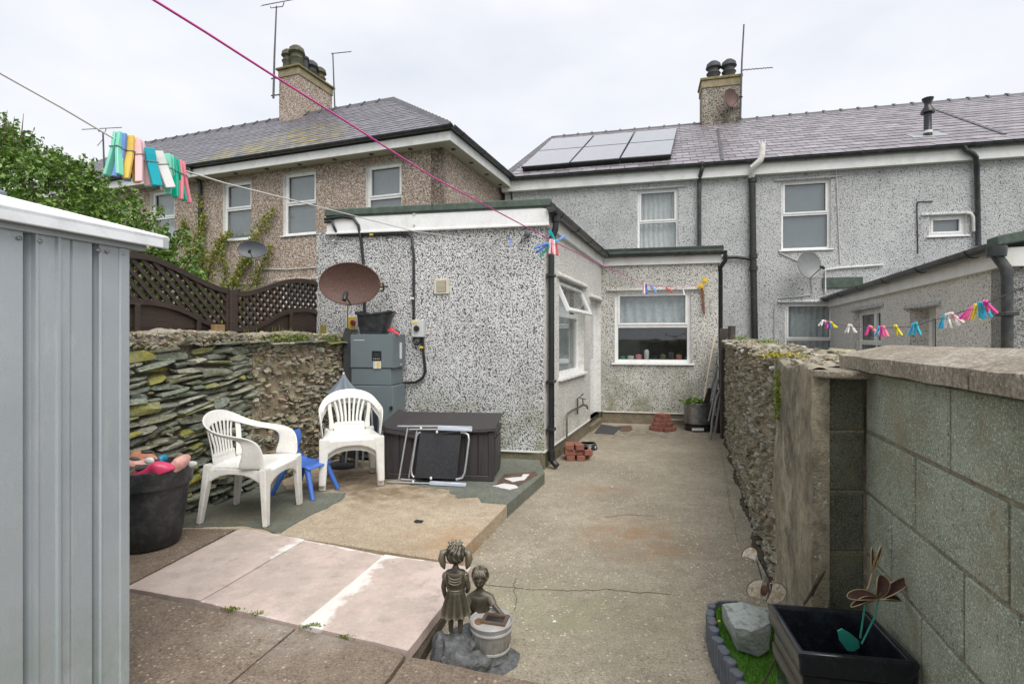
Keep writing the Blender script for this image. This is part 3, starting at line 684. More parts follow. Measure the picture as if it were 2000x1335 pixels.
# ------------------------------------------------------------------ slates
def slate_me(name, mat, w=1, l=1):
    b = MB(); b.box8([V((-.5,-.5,0)), V((.5,-.5,0)), V((.5,.5,-.6)), V((-.5,.5,-.6)), V((-.5,-.5,1)), V((.5,-.5,1)), V((.5,.5,.4)), V((-.5,.5,.4))])
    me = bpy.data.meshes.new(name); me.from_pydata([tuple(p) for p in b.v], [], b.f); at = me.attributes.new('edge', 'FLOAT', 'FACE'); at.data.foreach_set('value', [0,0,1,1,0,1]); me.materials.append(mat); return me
def slates(parent, o, U, S, L, amin, amax, gauge, wd, mat, nparts, th=.020):
    U = V(U).normalized(); S = V(S).normalized(); N = U.cross(S).normalized()
    if N.z < 0: N = -N
    me = slate_me('slate', mat); items = []; rows = int(L/gauge)+1
    for i in range(rows):
        s0 = i*gauge; x0, x1 = amin(s0+gauge/2), amax(s0+gauge/2); a = x0-(wd/2 if i % 2 else 0)
        while a < x1:
            l, r = max(a+.005, x0), min(a+wd-.005, x1); a += wd
            if r-l < .03: continue
            ln = min(gauge*1.35, L-s0+.02); j = random.uniform(-.006, .006)
            c = V(o)+U*((l+r)/2)+S*(s0+ln/2+j)+N*(.014+random.uniform(0, .004))
            m = Matrix.Identity(4); ang = random.uniform(-.008, .008); Ur = U*math.cos(ang)+S*math.sin(ang); Sr = S*math.cos(ang)-U*math.sin(ang)
            for q in range(3): m[q][0] = Ur[q]*(r-l); m[q][1] = Sr[q]*ln; m[q][2] = N[q]*th
            m.translation = c
            x = c.x/max(c.y, .1); vis = abs(x) < .99 and (EYE+.665*c.y) > c.z
            items.append((((r-l)*gauge/(c.length**2)) if vis else 0, m))
    items.sort(key=lambda t: -t[0])
    for _, m in items[:nparts]: inst(me, 'slate', parent, m)
    joined('slates', [(me, m) for _, m in items[nparts:]], mat, parent)

# ------------------------------------------------------------------ terrace house (right, behind)
T = Fr((-.25,12.25), (.9713,-.2376)); TE = 5.2; TA = 14.5
terr = thing('terraced_house', T.w(5, 0, 0), 'grey pebbledashed terraced house with purple slate roof and solar panels behind the yard', 'house')
TW = -.15
tw = [rect(T, 1245,368,1325,497,TW), rect(T, 1526,350,1623,487,TW), rect(T, 1533,590,1631,728,TW), rect(T, 1815,419,1888,460,TW)]
wall(T, .05, TA, 0, TE-.1, tw, M['grey_dash'], terr, d=TW)
gw = MB(); gw.box(T, .05, .3, TW-.25, TW-7, 0, TE-.2); gw.build('gable_wall', M['grey_dash'], terr)
window(T, tw[0], terr, d=TW, back='curtain', lintel='grey_dash', trans=.5)
window(T, tw[1], terr, d=TW, back='blind', lintel='grey_dash', trans=.49)
window(T, tw[2], terr, d=TW, back='net', lintel='grey_dash', trans=.53)
window(T, tw[3], terr, d=TW, back='blind', lintel='grey_dash', trans=None, fw=.06)
S_T = V((.2376*5.4, .9713*5.4, 2.9)); LT = S_T.length; SN = S_T.normalized(); UT = T.u.copy(); NT = UT.cross(SN)
OT = T.w(0, 0, TE)
rf = MB(); rf.prism([OT+UT*0, OT+UT*TA, OT+UT*TA+S_T, OT+UT*.28+S_T], NT*-.12)
roof = rf.build('roof', M['ridge'], terr)
sk = .277/LT
slates(roof, OT+NT*.0-SN*.03, UT, SN, LT+.03, lambda s: sk*s, lambda s: TA, LT/18, .31, M['slate'], 300)
rr = MB(); rr.prism([OT+UT*.28+S_T, OT+UT*TA+S_T, OT+UT*TA+S_T*2-V((0,0,5.8)), OT+UT*.28+S_T*2-V((0,0,5.8))], (0,0,-.1)); rr.build('rear_roof', M['ridge'], terr)
for i in range(32):   # ridge tiles
    a = .28+i*.45; b = MB(); c = OT+S_T
    pr = [(-.16,-.10),(-.09,.0),(0,.05),(.09,.0),(.16,-.10),(.12,-.12),(0,.0),(-.12,-.12)]
    nd = V((-UT.y, UT.x, 0))
    b.prism([c+UT*a+nd*x+V((0,0,z+.02)) for x, z in pr], UT*.44)
    b.prism([c+UT*(a+.40)+nd*x*1.18+V((0,0,z*1.1+.045)) for x, z in pr], UT*.055)
    b.build('ridge_tile', M['ridge'], roof)
for i in range(18):   # verge edge
    b = MB(); p = OT+SN*(LT/18*i)+UT*(sk*LT/18*i)
    b.prism([p+UT*-.05+NT*.01, p+UT*.16+NT*.01, p+UT*.16+NT*.035, p+UT*-.05+NT*.035], SN*(LT/18-.01)); b.build('verge_tile', M['ridge'], roof)
fb = MB(); fb.box(T, 0, TA, TW, -.02, TE-.30, TE-.06); fb.build('fascia', M['trim'], terr, bevel=.004)
gutter_run(T, 0, TA, -.02, TE-.02, .062, M['gutter'], terr, bracket=1.0)
# chimney
CT = Fr((5.74,15.9), (.9713,-.2376))
ch = MB(); ch.box(CT, 0, 1.07, -.75, 0, 6.9, 9.18); chim = ch.build('chimney', M['chimney_dash'], roof)
b = MB(); b.box(CT, -.025, 1.095, -.775, .025, 9.02, 9.24); b.build('chimney_band', M['render_band'], roof, bevel=.01)
b = MB(); b.box(CT, -.06, 1.13, -.81, .06, 9.24, 9.32); b.build('chimney_cap', M['cap_stone'], roof, bevel=.015)
b = MB(); b.box(CT, -.05, 1.12, -.1, .02, 7.05, 7.45); b.build('lead_flashing', M['lead'], roof)
def potmesh(b, c, r, h, hood=True):
    b.lathe(c, [(r*.95,0),(r*.9,h*.3),(r*1.12,h*.42),(r*.86,h*.5),(r*.86,h*.6),(r*1.2,h*.68),(r*1.05,h*.86),(r*.6,h*.97),(r*.05,h)] if hood else [(r*.95,0),(r*.9,h*.85),(r*1.1,h*.88),(r*1.1,h),(r*.8,h),(r*.8,h*.5)], 16)
for x in (.36, .80):
    b = MB(); potmesh(b, CT.w(x, -.36, 9.31), .19, .66); b.build('chimney_pot', M['dark_pot'], roof, smooth=40)
b = MB(); b.box(T, 5.02, 5.12, -.1, .0, TE, TE+.02)
# flue on the slope
class Pl:
    def __init__(s, o, u, v): s.o, s.u, s.v = V(o), V(u).normalized(), V(v).normalized(); s.n = s.u.cross(s.v).normalized()
    def hit(s, x, y, off=0):
        c = V((0,0,EYE)); r = V(((x-CX)/F, 1, -(y-CY)/F)); t = ((s.o-c).dot(s.n)+off)/r.dot(s.n); return c+r*t
PT = Pl(OT, UT, SN); 
if PT.n.z < 0: PT.n = -PT.n
fp = PT.hit(1812, 268)
b = MB(); b.lathe(fp+V((0,0,-.1)), [(.085,0),(.08,.14),(.08,.18),(.07,.20),(.07,.62),(.125,.60),(.125,.64),(.065,.74),(.058,.80),(.10,.88),(.105,.91),(.04,.92)], 18); b.build('flue_pipe', M['black_plastic'], roof, smooth=40)
b = MB(); b.lathe(fp+V((0,0,.08)), [(.082,0),(.082,.05)], 18); b.build('flue_band', M['label_white'], roof, smooth=40)
b = MB(); b.prism([fp+UT*x+SN*y+NT*.03 for x, y in ((-.32,-.15),(.32,-.15),(.30,.35),(-.30,.35))], NT*.012); b.build('lead_flashing', M['lead'], roof)
b = MB(); v0, v1 = PT.hit(1402,252,.04), PT.hit(1411,312,.04); b.sweep([v0, v1], (.06,.02), up=NT); b.build('valley_strip', M['ridge'], roof); b = MB(); v0, v1 = PT.hit(1822,212,.04), PT.hit(1962,262,.04); b.sweep([v0, v1], (.07,.02), up=NT)
b.build('valley_strip', M['ridge'], roof)
# solar panels (things resting on the roof)
sp = [[(1077.5,271),(1159.5,264.5),(1111.5,318),(1018,326)], [(1161.5,264.5),(1238.8,258),(1209.8,309.5),(1113,317.5)], [(1241.5,257.5),(1323,250.5),(1311,301.5),(1211.5,309)]]
for i, q in enumerate(sp):
    c = [PT.hit(x, y, .16) for x, y in q]; lb = ['solar panel at the gable end of the slate roof, leftmost of three', 'middle solar panel of the three on the slate roof', 'solar panel nearest the twin-pot chimney, rightmost of three'][i]
    t = thing('solar_panel', sum(c, V((0,0,0)))/4, lb, 'solar panel', 'solar panels on the terrace roof')
    m1 = [c[0].lerp(c[3], .495), c[1].lerp(c[2], .495)]; m2 = [c[0].lerp(c[3], .505), c[1].lerp(c[2], .505)]
    n_ = PT.n; ins = lambda L: [p+((sum(L, V((0,0,0)))/4)-p).normalized()*.035 for p in L]
    b = MB(); b.prism(c, n_*-.04); b.build('frame', M['black_plastic'], t, bevel=.004)
    for L in ([c[0],c[1],m1[1],m1[0]], [m2[0],m2[1],c[2],c[3]]):
        b = MB(); b.prism([p+n_*.001 for p in ins(L)], n_*.004); b.build('cell_sheet', M['solar'], t)
    b = MB(); b.sweep([c[3]-n_*.1+SN*.15, c[2]-n_*.1+SN*.15], (.05,.10), up=n_); b.build('mounting_rail', M['black_plastic'], t)
# downpipes, soil pipe, cables (parts of the house)
def wpt(fr, x, y, d): a, z = fr.px(x, y, d); return fr.w(a, d, z)
b = MB(); b.tube([wpt(T,1371,316,.05), wpt(T,1371,330,.045), wpt(T,1369,338,.03), wpt(T,1366,350,-.08), wpt(T,1366,360,-.09), wpt(T,1366,486,-.09)], .042, 10); b.build('downpipe', M['gutter'], terr, smooth=50)
b = MB(); b.tube([wpt(T,1882,283,.05), wpt(T,1886,293,.05), wpt(T,1900,300,.045), wpt(T,1906,307,.02), wpt(T,1908,322,-.08), wpt(T,1911,480,-.08)], .045, 10); b.build('downpipe', M['gutter'], terr, smooth=50)
sp_ = MB(); sp_.tube([wpt(T,1469,346,-.07), wpt(T,1471,500,-.07), wpt(T,1476,760,-.07)], .065, 12)
for yy in (352, 500, 524): sp_.lathe(wpt(T,1469.5+(yy-352)*.012,yy,-.07), [(.066,-.05),(.082,-.045),(.082,.045),(.066,.05)], 12)
sp_.tube([wpt(T,1410,503,-.09), wpt(T,1440,502,-.08), wpt(T,1469,506,-.07)], .035, 8)
soil = sp_.build('soil_pipe', M['black_iron'], terr, smooth=50)
b = MB(); b.tube([wpt(T,1468,350,-.07), wpt(T,1468,338,-.02), wpt(T,1470,326,.10), wpt(T,1485,313,.13), wpt(T,1488,304,.14), wpt(T,1489,281,.14)], .062, 12); b.build('painted_bend', M['white_paint'], soil, smooth=50)
b = MB(); pr = [wpt(T,1489,281,.14)+V((.06*math.cos(k),.06*math.sin(k),0)) for k in [i*1.05 for i in range(6)]]
for p in pr: b.tube([p, p+V((0,0,.07))], .007, 4)
b.build('wire_balloon', M['white_paint'], soil)
def cable(fr, pts, r, mat, parent, d=.02, name='cable'):
    b = MB(); b.tube([wpt(fr, x, y, d) for x, y in pts], r, 6); return b.build(name, M[mat], parent, smooth=60)
cable(T, [(1628,312),(1632,320),(1634,345),(1641,514)], .012, 'cable_white', terr, TW+.015)
cable(T, [(1523,494),(1557,509),(1584,515),(1586,575),(1560,579),(1518,582),(1513,600),(1513,690)], .010, 'cable_white', terr, TW+.015)
cable(T, [(1822,393),(1792,394),(1791,402),(1793,495)], .010, 'black_plastic', terr, TW+.015)
b = MB(); b.tube([wpt(T,1887,416,TW+.03), wpt(T,1896,417,TW+.05), wpt(T,1901,424,TW+.05), wpt(T,1902,452,TW+.05)], .03, 8); b.build('overflow_pipe', M['cable_white'], terr, smooth=50)
cable(T, [(988,375),(994,372),(999,378),(1000,395)], .02, 'black_plastic', terr, TW+.03)

# ------------------------------------------------------------------ brown house (left, behind)
BF = Fr((-1.09,9.3), (.9397,-.342)); BS = Fr((-1.09,9.3), (.342,.9397)); BE = 5.25
bh = thing('detached_house', BF.w(-5,0,0), 'brown pebbledashed house with hipped dark slate roof, white eaves and creeper', 'house')
bw = [rect(BF,714.5,318,785,428,-.3), rect(BF,553,334,617,458,-.3), rect(BF,435,353,491,468,-.3), rect(BF,293,371,341,478,-.3), rect(BF,441,556,497,660,-.3), rect(BF,548,547,620,660,-.3)]
wall(BF, -12.5, -.3, -.3, BE-.14, bw, M['brown_dash'], bh, d=-.3)
wall(BS, .3, 6.4, -.3, BE-.14, [], M['brown_dash'], bh, d=-.3)
for i, h in enumerate(bw):
    window(BF, h, bh, d=-.3, back=['blind','blind','blind','net','net','net'][i], lintel='brown_dash', trans=[.6,.5,.47,.5,.45,.45][i], sill='upvc', fw=.055)
SB = V((-.342*-1*3.2, .9397*3.2, 2.3)); LB = SB.length; SBn = SB.normalized()
OB = BF.w(0, 0, BE)
rf = MB(); rf.prism([OB+BF.u*-12.3, OB, OB+SB+BF.u*-3.2, OB+SB+BF.u*-12.3], V((0,0,-.10))); broof = rf.build('roof', M['ridge'], bh)
slates(broof, OB-SBn*.03, BF.u, SBn, LB+.03, lambda s: -12.3, lambda s: -3.2*s/LB, LB/21, .27, M['old_slate'], 0, th=.015)
NS = V((-.9397*3.2, .342*3.2, 2.3)); rf = MB(); rf.prism([OB, OB+BS.u*6.4, OB+NS+BS.u*3.2], V((0,0,-.1))); rf.build('side_roof', M['ridge'], bh)
rf = MB(); R0 = OB+SB+BF.u*-3.2; rf.prism([R0, R0+BF.u*-9.1, R0+BF.u*-9.1+V((.342*3.2,.9397*3.2,-2.3)), R0+V((.342*3.2,.9397*3.2,-2.3))+BF.u*3.2], (0,0,-.1)); rf.build('rear_roof', M['ridge'], bh)
hd = (R0-OB); 
for i in range(20):   # hip tiles
    p0 = OB+hd*(i/20); p1 = OB+hd*((i+1.08)/20); t = hd.normalized(); x = t.cross(V((0,0,1))).normalized(); y = x.cross(t)
    b = MB(); b.prism([p0+x*u+y*v for u, v in ((-.15,-.06),(0,.055),(.15,-.06),(.12,-.09),(0,.02),(-.12,-.09))], (p1-p0)*.9+y*.02); b.build('hip_tile', M['ridge'], broof)
for i in range(20):
    c = R0+BF.u*(-.45*(i+1)); b = MB(); nd = V((.342,.9397,0))
    b.prism([c+nd*x+V((0,0,z+.02)) for x, z in ((-.15,-.10),(0,.06),(.15,-.10),(.12,-.12),(0,.01),(-.12,-.12))], BF.u*.44); b.prism([c+nd*x*1.1+V((0,0,z+.045)) for x, z in ((-.15,-.10),(0,.06),(.15,-.10))], BF.u*.04); b.build('ridge_tile', M['ridge'], broof)
b = MB(); b.box(BF, -12.3, 0, -.02, 0, BE-.26, BE-.07); b.build('fascia', M['trim'], bh, bevel=.004)
b = MB(); b.box(BS, .002, 6.4, -.02, 0, BE-.26, BE-.07); b.build('fascia', M['trim'], bh, bevel=.004)
b = MB(); b.box(BF, -12.3, -.02, -.35, -.021, BE-.25, BE-.22); b.build('soffit', M['soffit'], bh); b = MB(); b.box(BS, .02, 6.4, -.35, -.021, BE-.251, BE-.221); b.build('soffit', M['soffit'], bh)
for i in range(13):
    b = MB(); b.lathe(BF.w(-.9-.85*i, -.16, BE-.262), [(.045,0),(.045,.014)], 12); b.build('soffit_vent', M['black_plastic'], bh)
for i in range(5):
    b = MB(); b.lathe(BS.w(.45+.8*i, -.16, BE-.263), [(.045,0),(.045,.014)], 12); b.build('soffit_vent', M['black_plastic'], bh)
gutter_run(BF, -12.3, .1, 0, BE-.02, .06, M['gutter'], bh, bracket=1.3); gutter_run(BS, -.06, 6.4, 0, BE-.021, .06, M['gutter'], bh, bracket=1.0)
b = MB(); b.tube([wpt(BF,369,326,.05), wpt(BF,371,334,.05), wpt(BF,381,344,-.1), wpt(BF,389,352,-.24), wpt(BF,390,362,-.25), wpt(BF,392,640,-.25)], .042, 10); b.build('downpipe', M['gutter'], bh, smooth=50)
cable(BF, [(387,350),(386,400),(388,540)], .012, 'cable_white', bh, -.28)
cable(BF, [(505,510),(510,525),(560,526),(618,522),(645,520)], .012, 'cable_white', bh, -.28)
cable(BF, [(497,505),(497,548),(500,562)], .010, 'cable_white', bh, -.28)
# chimney
CB = Fr((-5.67,14.0), (.9397,-.342))
b = MB(); b.box(CB, -.65, 0, -1.35, 0, 6.3, 8.68); b.build('chimney', M['brown_dash'], broof)
b = MB(); b.box(CB, -.672, .022, -1.372, .022, 8.50, 8.70); b.build('chimney_band', M['render_band'], broof, bevel=.01)
b = MB(); b.box(CB, -.72, .07, -1.42, .07, 8.70, 8.76); b.build('chimney_cap', M['cap_stone'], broof, bevel=.012)
b = MB(); b.box(CB, -.72, .03, -.05, .02, 6.3, 7.18); b.prism([CB.w(.02, .03, 6.95), CB.w(.02, .03, 7.12), CB.w(.02, -.72, 7.60), CB.w(.02, -.72, 7.42)], CB.u*.03); b.build('lead_flashing', M['lead'], broof)
for i, (a, d, r, h, m, hd_) in enumerate([(-.47,-.14,.15,.56,'pot',1),(-.2,-.16,.18,.62,'pot',1),(-.3,-.52,.14,.5,'dark_pot',0),(-.32,-.85,.17,.58,'dark_pot',1),(-.3,-1.18,.16,.55,'pot',1)]):
    b = MB(); potmesh(b, CB.w(a, d, 8.75), r, h, hd_); b.build('chimney_pot', M[m], broof, smooth=40)

# ------------------------------------------------------------------ L-shaped extension
EF = Fr((.367,6.0), (.9817,-.1905)); ES = Fr((.367,6.0), (.342,.9397)); LS = 3.565
EB = Fr((.367+.342*LS, 6.0+.9397*LS), (.9788,-.205)); LBk = 1.95
ER = 3.06
ext = thing('house_extension', EF.w(-1.3,-1.5,0), 'white pebbledashed flat-roofed extension with green felt edge and black downpipe', 'extension')
wf = wall(EF, -2.62, 0, .2, 2.82, [], M['white_dash'], ext)
# side wall: window px and door px
sw = rect(ES, 1094, 549, 1140, 728, 0); 
zt_ = ES.px(1120, 552)[1]; zb_ = ES.px(1119, 731)[1]
sw = (ES.px(1092, 640)[0], ES.px(1141, 640)[0], zb_, zt_)
sd = (ES.px(1153, 700)[0], ES.px(1174.0, 700)[0]-.02, .06, ES.px(1164, 584)[1])
wall(ES, 0, LS, .2, 2.82, [sw, (sd[0], sd[1], .2, sd[3])], M['cream_dash'], ext)
bwn = rect(EB, 1200.5, 567, 1350, 709, 0)
wall(EB, 0, LBk, .2, 2.82, [bwn], M['back_dash'], ext)
XR = Fr(tuple(EB.w(LBk,0,0)), (.342,.9397)); wall(XR, 0, 2.4, .2, 2.82, [], M['grey_dash'], ext)
XL = Fr(tuple(EF.w(-2.62,0,0)), (.342,.9397)); b = MB(); b.box(XL, .0, 5.5, -.25, -.002, 0, 2.82); b.build('wall', M['white_dash'], ext)
for fr, x0, x1 in ((EF, -2.62, .003), (ES, -.02, sd[0]), (ES, sd[1], LS), (EB, 0, LBk)):
    b = MB(); b.box(fr, x0, x1, -.3, -.012, -.02, .205); b.build('plinth', M['plinth'], ext, bevel=.006)
b = MB(); b.box(ES, sd[0], sd[1], -.3, .02, -.02, .10); b.build('doorstep', M['plinth'], ext, bevel=.01)
# render stop bead (bell-cast)
b = MB(); b.box(EF, -2.62, .012, -.01, .012, .195, .215); b.box(ES, .0, sd[0]-.05, -.01, .012, .196, .214); b.box(EB, .02, LBk, -.01, .012, .195, .213); b.build('render_bead', M['trim'], ext)
# window in the back wall, with things on its sill
kw = window(EB, bwn, ext, setback=.06, trans=.49, back='halfnet', lintel='back_dash', fw=.06, depth=.8)
cols = [('green','cup'),('white','dome'),('pinkp','pot'),('white','vase'),('teal','dome'),('tan','pot'),('dark','bulb'),('tan2','pot'),('turq','cup')]
mm = dict(green='verdigris', white='label_white', pinkp='pink_shoe', teal='dark_cloth', tan='plinth', dark='dark_pot', tan2='tan_shoe', turq='turq')
for i, (c, k) in enumerate(cols):
    a = bwn[0]+.14+i*.138; p = EB.w(a, -.19, bwn[2]+.065); b = MB()
    h = {'cup':.05,'dome':.06,'pot':.085,'vase':.17,'bulb':.12}[k]; r = {'cup':.05,'dome':.06,'pot':.055,'vase':.045,'bulb':.055}[k]
    b.lathe(p, [(r*.8,0),(r,h*.5),(r*.98,h*.85),(r*.4,h)], 14)
    o = b.build('ornament' if k in ('dome','vase','bulb') else 'flower_pot', M[mm[c]] if c != 'pinkp' else PEG['pink'], None, smooth=50)
    nm_ = ['small green cup','low white domed dish','pink plant pot','tall white rounded jar','dark teal domed ornament','brown clay pot','dark bulbous vase','reddish clay pot','turquoise cup'][i]
    tag(o, nm_+' on the sill inside the kitchen window', 'ornament' if o.name.startswith('orn') else 'pot', 'ornaments on the inside window sill')
b = MB(); b.box(EB, bwn[0]+.02, bwn[1]-.02, -.30, -.125, bwn[2]+.03, bwn[2]+.06); b.build('inner_sill', M['upvc'], kw)
# side window: fixed lower pane and open top sash
sf = MB(); s0 = -.09; fw = .06; T_ = .06
a0, a1, z0, z1 = sw; ztr = z1-(z1-z0)*.36
for q in ((a0,a0+fw,z0,z1),(a1-fw,a1,z0,z1),(a0+fw,a1-fw,z0,z0+fw),(a0+fw,a1-fw,z1-fw,z1),(a0+fw,a1-fw,ztr-.03,ztr+.03)): sf.box(ES, q[0], q[1], s0-T_, s0, q[2], q[3])
sideW = sf.build('window', M['upvc'], ext, bevel=.004)
b = MB(); b.box(ES, a0+fw, a1-fw, s0-.035, s0-.028, z0+fw, ztr-.03); b.build('pane', M['glass'], sideW)
b = MB(); b.box(ES, a0-.04, a1+.04, s0-.01, .05, z0-.035, z0-.002); b.build('sill', M['upvc'], sideW, bevel=.004)
b = MB(); b.prism([ES.w(a0-.12, -.002, z1+.07), ES.w(a0-.12, .04, z1+.015), ES.w(a0-.12, .035, z1-.004), ES.w(a0-.12, -.002, z1-.004)], ES.u*(a1-a0+.24)); b.build('drip_lintel', M['cream_dash'], sideW)
hz = z1-.06; L_ = (hz-ztr)+.02; tl = R(24); sv = V((0,0,-1))*math.cos(tl)+ES.n*math.sin(tl); so_ = MB(); pv = MB()
def sash(u0, u1, v0, v1, t0=0, t1=.05):
    nn = ES.u.cross(sv).normalized(); nn = nn if nn.dot(ES.n) > 0 else -nn
    o = ES.w(a0+.03, s0+.01, hz); return [o+ES.u*u+sv*v+nn*t for t in (t0, t1) for u, v in ((u0,v0),(u1,v0),(u1,v1),(u0,v1))]
Wd = a1-a0-.06
for q in ((0,.05,0,L_),(Wd-.05,Wd,0,L_),(.05,Wd-.05,0,.05),(.05,Wd-.05,L_-.05,L_)): so_.box8(sash(*q))
sa = so_.build('open_sash', M['upvc'], ext, bevel=.004)
pv.box8(sash(.05, Wd-.05, .05, L_-.05, .02, .026)); pv.build('pane', M['glass'], sa)
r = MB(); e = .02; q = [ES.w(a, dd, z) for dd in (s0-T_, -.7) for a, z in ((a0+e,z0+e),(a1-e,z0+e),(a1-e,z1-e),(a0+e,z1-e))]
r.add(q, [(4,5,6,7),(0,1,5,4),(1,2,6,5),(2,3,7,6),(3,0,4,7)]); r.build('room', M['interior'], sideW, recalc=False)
b = MB(); b.grid(lambda u, v: ES.w(a0+.06+(a1-a0-.12)*u, -.2+.012*math.sin(u*30), z0+.05+(z1-z0-.1)*v), 30, 3); b.build('net_curtain', M['net'], sideW, smooth=60)
# door
b = MB(); a0, a1, z0, z1 = sd
for q in ((a0,a0+.07,z0+.04,z1),(a1-.07,a1,z0+.04,z1),(a0+.07,a1-.07,z1-.07,z1)): b.box(ES, q[0], q[1], -.16, -.09, q[2], q[3])
dr = b.build('door', M['upvc'], ext, bevel=.004)
b = MB(); b.box(ES, a0+.075, a1-.075, -.15, -.10, z0+.05, z1-.075); b.build('door_leaf', M['upvc'], dr, bevel=.004)
b = MB(); b.box(ES, a0+.20, a1-.20, -.101, -.094, 1.15, z1-.25); b.build('pane', M['glass'], dr)
b = MB(); b.box(ES, a0+.09, a0+.12, -.10, -.05, 1.05, 1.09); b.box(ES, a0+.09, a0+.22, -.06, -.04, 1.06, 1.08); b.build('door_handle', M['steel'], dr, bevel=.004)
b = MB(); b.prism([ES.w(a0-.1, -.002, z1+.07), ES.w(a0-.1, .04, z1+.015), ES.w(a0-.1, .035, z1-.004), ES.w(a0-.1, -.002, z1-.004)], ES.u*(a1-a0+.12)); b.build('drip_lintel', M['cream_dash'], dr)
# roof, felt edge, fascias
cs = [EF.w(-2.68,.05,0), EF.w(.06,.05,0), ES.w(LS-.08,.10,0), EB.w(LBk+.06,.10,0), XR.w(2.4,.06,0), XL.w(5.5,.06,0)]
b = MB(); b.prism([V((p.x,p.y,2.97)) for p in cs], (0,0,.03)); ro = b.build('roof', M['felt'], ext)
b = MB(); b.box(EF, -2.70, .085, -.03, .065, 2.985, 3.075); b.build('felt_edge', M['felt'], ext, bevel=.012)
b = MB(); b.box(EF, -1.32, -1.31, -.02, .0665, 2.985, 3.0755); b.build('felt_joint', M['dark_felt'], ext)
b = MB(); b.box(EF, -2.68, .055, -.01, .045, 2.79, 2.985); b.build('fascia', M['upvc'], ext, bevel=.004)
b = MB(); b.box(EF, -2.69, .062, -.01, .056, 2.768, 2.795); b.build('fascia_lip', M['upvc'], ext, bevel=.004)
b = MB(); b.box(ES, -.04, LS-.05, -.01, .045, 2.77, 2.95); b.build('fascia', M['trim'], ext, bevel=.004)
b = MB(); b.box(ES, -.05, LS-.04, -.05, .11, 2.96, 3.03); b.build('felt_edge', M['dark_felt'], ext, bevel=.01)
b = MB(); b.box(EB, .0, LBk+.05, -.01, .045, 2.77, 2.95); b.build('fascia', M['trim'], ext, bevel=.004)
b = MB(); b.box(EB, .02, LBk+.08, -.10, .09, 2.98, 3.06); b.build('felt_edge', M['dark_felt'], ext, bevel=.01)
gutter_run(ES, -.07, LS-.1, .05, 2.965, .058, M['gutter'], ext, bracket=.85)
gutter_run(EB, .06, LBk+.12, .05, 2.96, .058, M['gutter'], ext, bracket=.85)
for a in (-.07,): 
    b = MB(); b.prism([ES.w(a-.012, .108+.06*math.cos(math.pi+math.pi*k/10), 2.965+.06*math.sin(math.pi+math.pi*k/10)) for k in range(11)], ES.u*.014); b.build('gutter_end', M['gutter'], ext)
# front downpipe
pb_ = ES.w(.10, .11, 0)
b = MB(); dp = [ES.w(.10,.108,2.90), ES.w(.10,.108,2.82), ES.w(.10,.10,2.74), ES.w(.10,.06,2.64), ES.w(.10,.055,2.5), ES.w(.10,.055,.16), ES.w(.10,.075,.08), ES.w(.07,.13,.04)]
b.tube(dp, .036, 12); 
for z, r in ((2.86,.05),(2.62,.044),(2.55,.044),(.18,.045),(.12,.045)): b.lathe(ES.w(.10,.108 if z > 2.8 else .058 if z < 2.6 else .07, z), [(.037,-.035),(r,-.03),(r,.03),(.037,.035)], 12)
b.build('downpipe', M['black_plastic'], ext, smooth=50)
for z in (2.22, 1.0, .45): pipe_clip(ES.w(.10,.055,z), ES, .036, ext, M['black_plastic'])
b = MB(); b.tube([EB.w(LBk+.10,.11,2.90), EB.w(LBk+.10,.10,2.8), EB.w(LBk+.04,-.02,2.70), EB.w(LBk+.06,-.1,2.6), EB.w(LBk+.06,-.1,.1)], .036, 10); b.build('downpipe', M['black_plastic'], ext, smooth=50)
# bracket holes, air vent, cables on the front wall
va = rect(EF, 849, 544, 877, 574)
vt = MB(); vt.box(EF, va[0], va[1], 0.001, .02, va[2], va[3]); vg = vt.build('air_vent', M['vent'], ext, bevel=.004)
b = MB(); n = 9
for i in range(n): z = va[2]+.035+(va[3]-va[2]-.07)*i/(n-1); b.box(EF, va[0]+.035, va[1]-.035, .0215, .027, z-.004, z+.004)
b.build('louvre', M['vent'], vg)
b = MB(); b.box(EF, va[0]+.03, va[1]-.03, .0202, .0212, va[2]+.025, va[3]-.025); b.build('vent_gap', M['rust_orange'], vg)
def dots(fr, pts, mat, r, d0, d1, name, parent):
    for x, y in pts:
        a, z = fr.px(x, y, d0); b = MB(); b.lathe(fr.w(a, d0, z), [(r,0),(r,d1-d0)], 10, Matrix.Rotation(0,3,'Z') @ fr.mat().to_3x3() @ Matrix.Rotation(R(90),3,'X')); b.build(name, M[mat], parent)
dots(EF, [(766,470),(656,471),(812,420),(812,441)], 'socket_grey', .012, .0, .06, 'screw', ext)
cb = MB(); D_c = .022
cb.tube([wpt(EF,634,428,.07), wpt(EF,668,423,.07), wpt(EF,690,426,.06), wpt(EF,700,440,.06), wpt(EF,706,475,D_c), wpt(EF,711,530,D_c), wpt(EF,712,612,D_c)], .018, 8)
cb.build('cable', M['black_plastic'], ext, smooth=60)
cb = MB(); cb.tube([wpt(EF,634,434,.06), wpt(EF,648,432,.07), wpt(EF,653,445,.065), wpt(EF,660,459,.03), wpt(EF,700,459,D_c), wpt(EF,795,457,D_c), wpt(EF,804,462,D_c), wpt(EF,808,500,D_c), wpt(EF,808,628,D_c)], .016, 8); cb.build('cable', M['black_plastic'], ext, smooth=60)
cb = MB(); cb.tube([wpt(EF,808,655,.03), wpt(EF,808,668,.04), wpt(EF,815,673,.04), wpt(EF,821,667,.04), wpt(EF,822,655,.03)], .014, 8); cb.build('cable', M['black_plastic'], ext, smooth=60)
cb = MB(); cb.tube([wpt(EF,825,655,.03), wpt(EF,827,690,D_c), wpt(EF,831,725,D_c), wpt(EF,825,738,.03), wpt(EF,812,746,.03), wpt(EF,786,748,.05)], .017, 8); cb.build('cable', M['black_plastic'], ext, smooth=60)
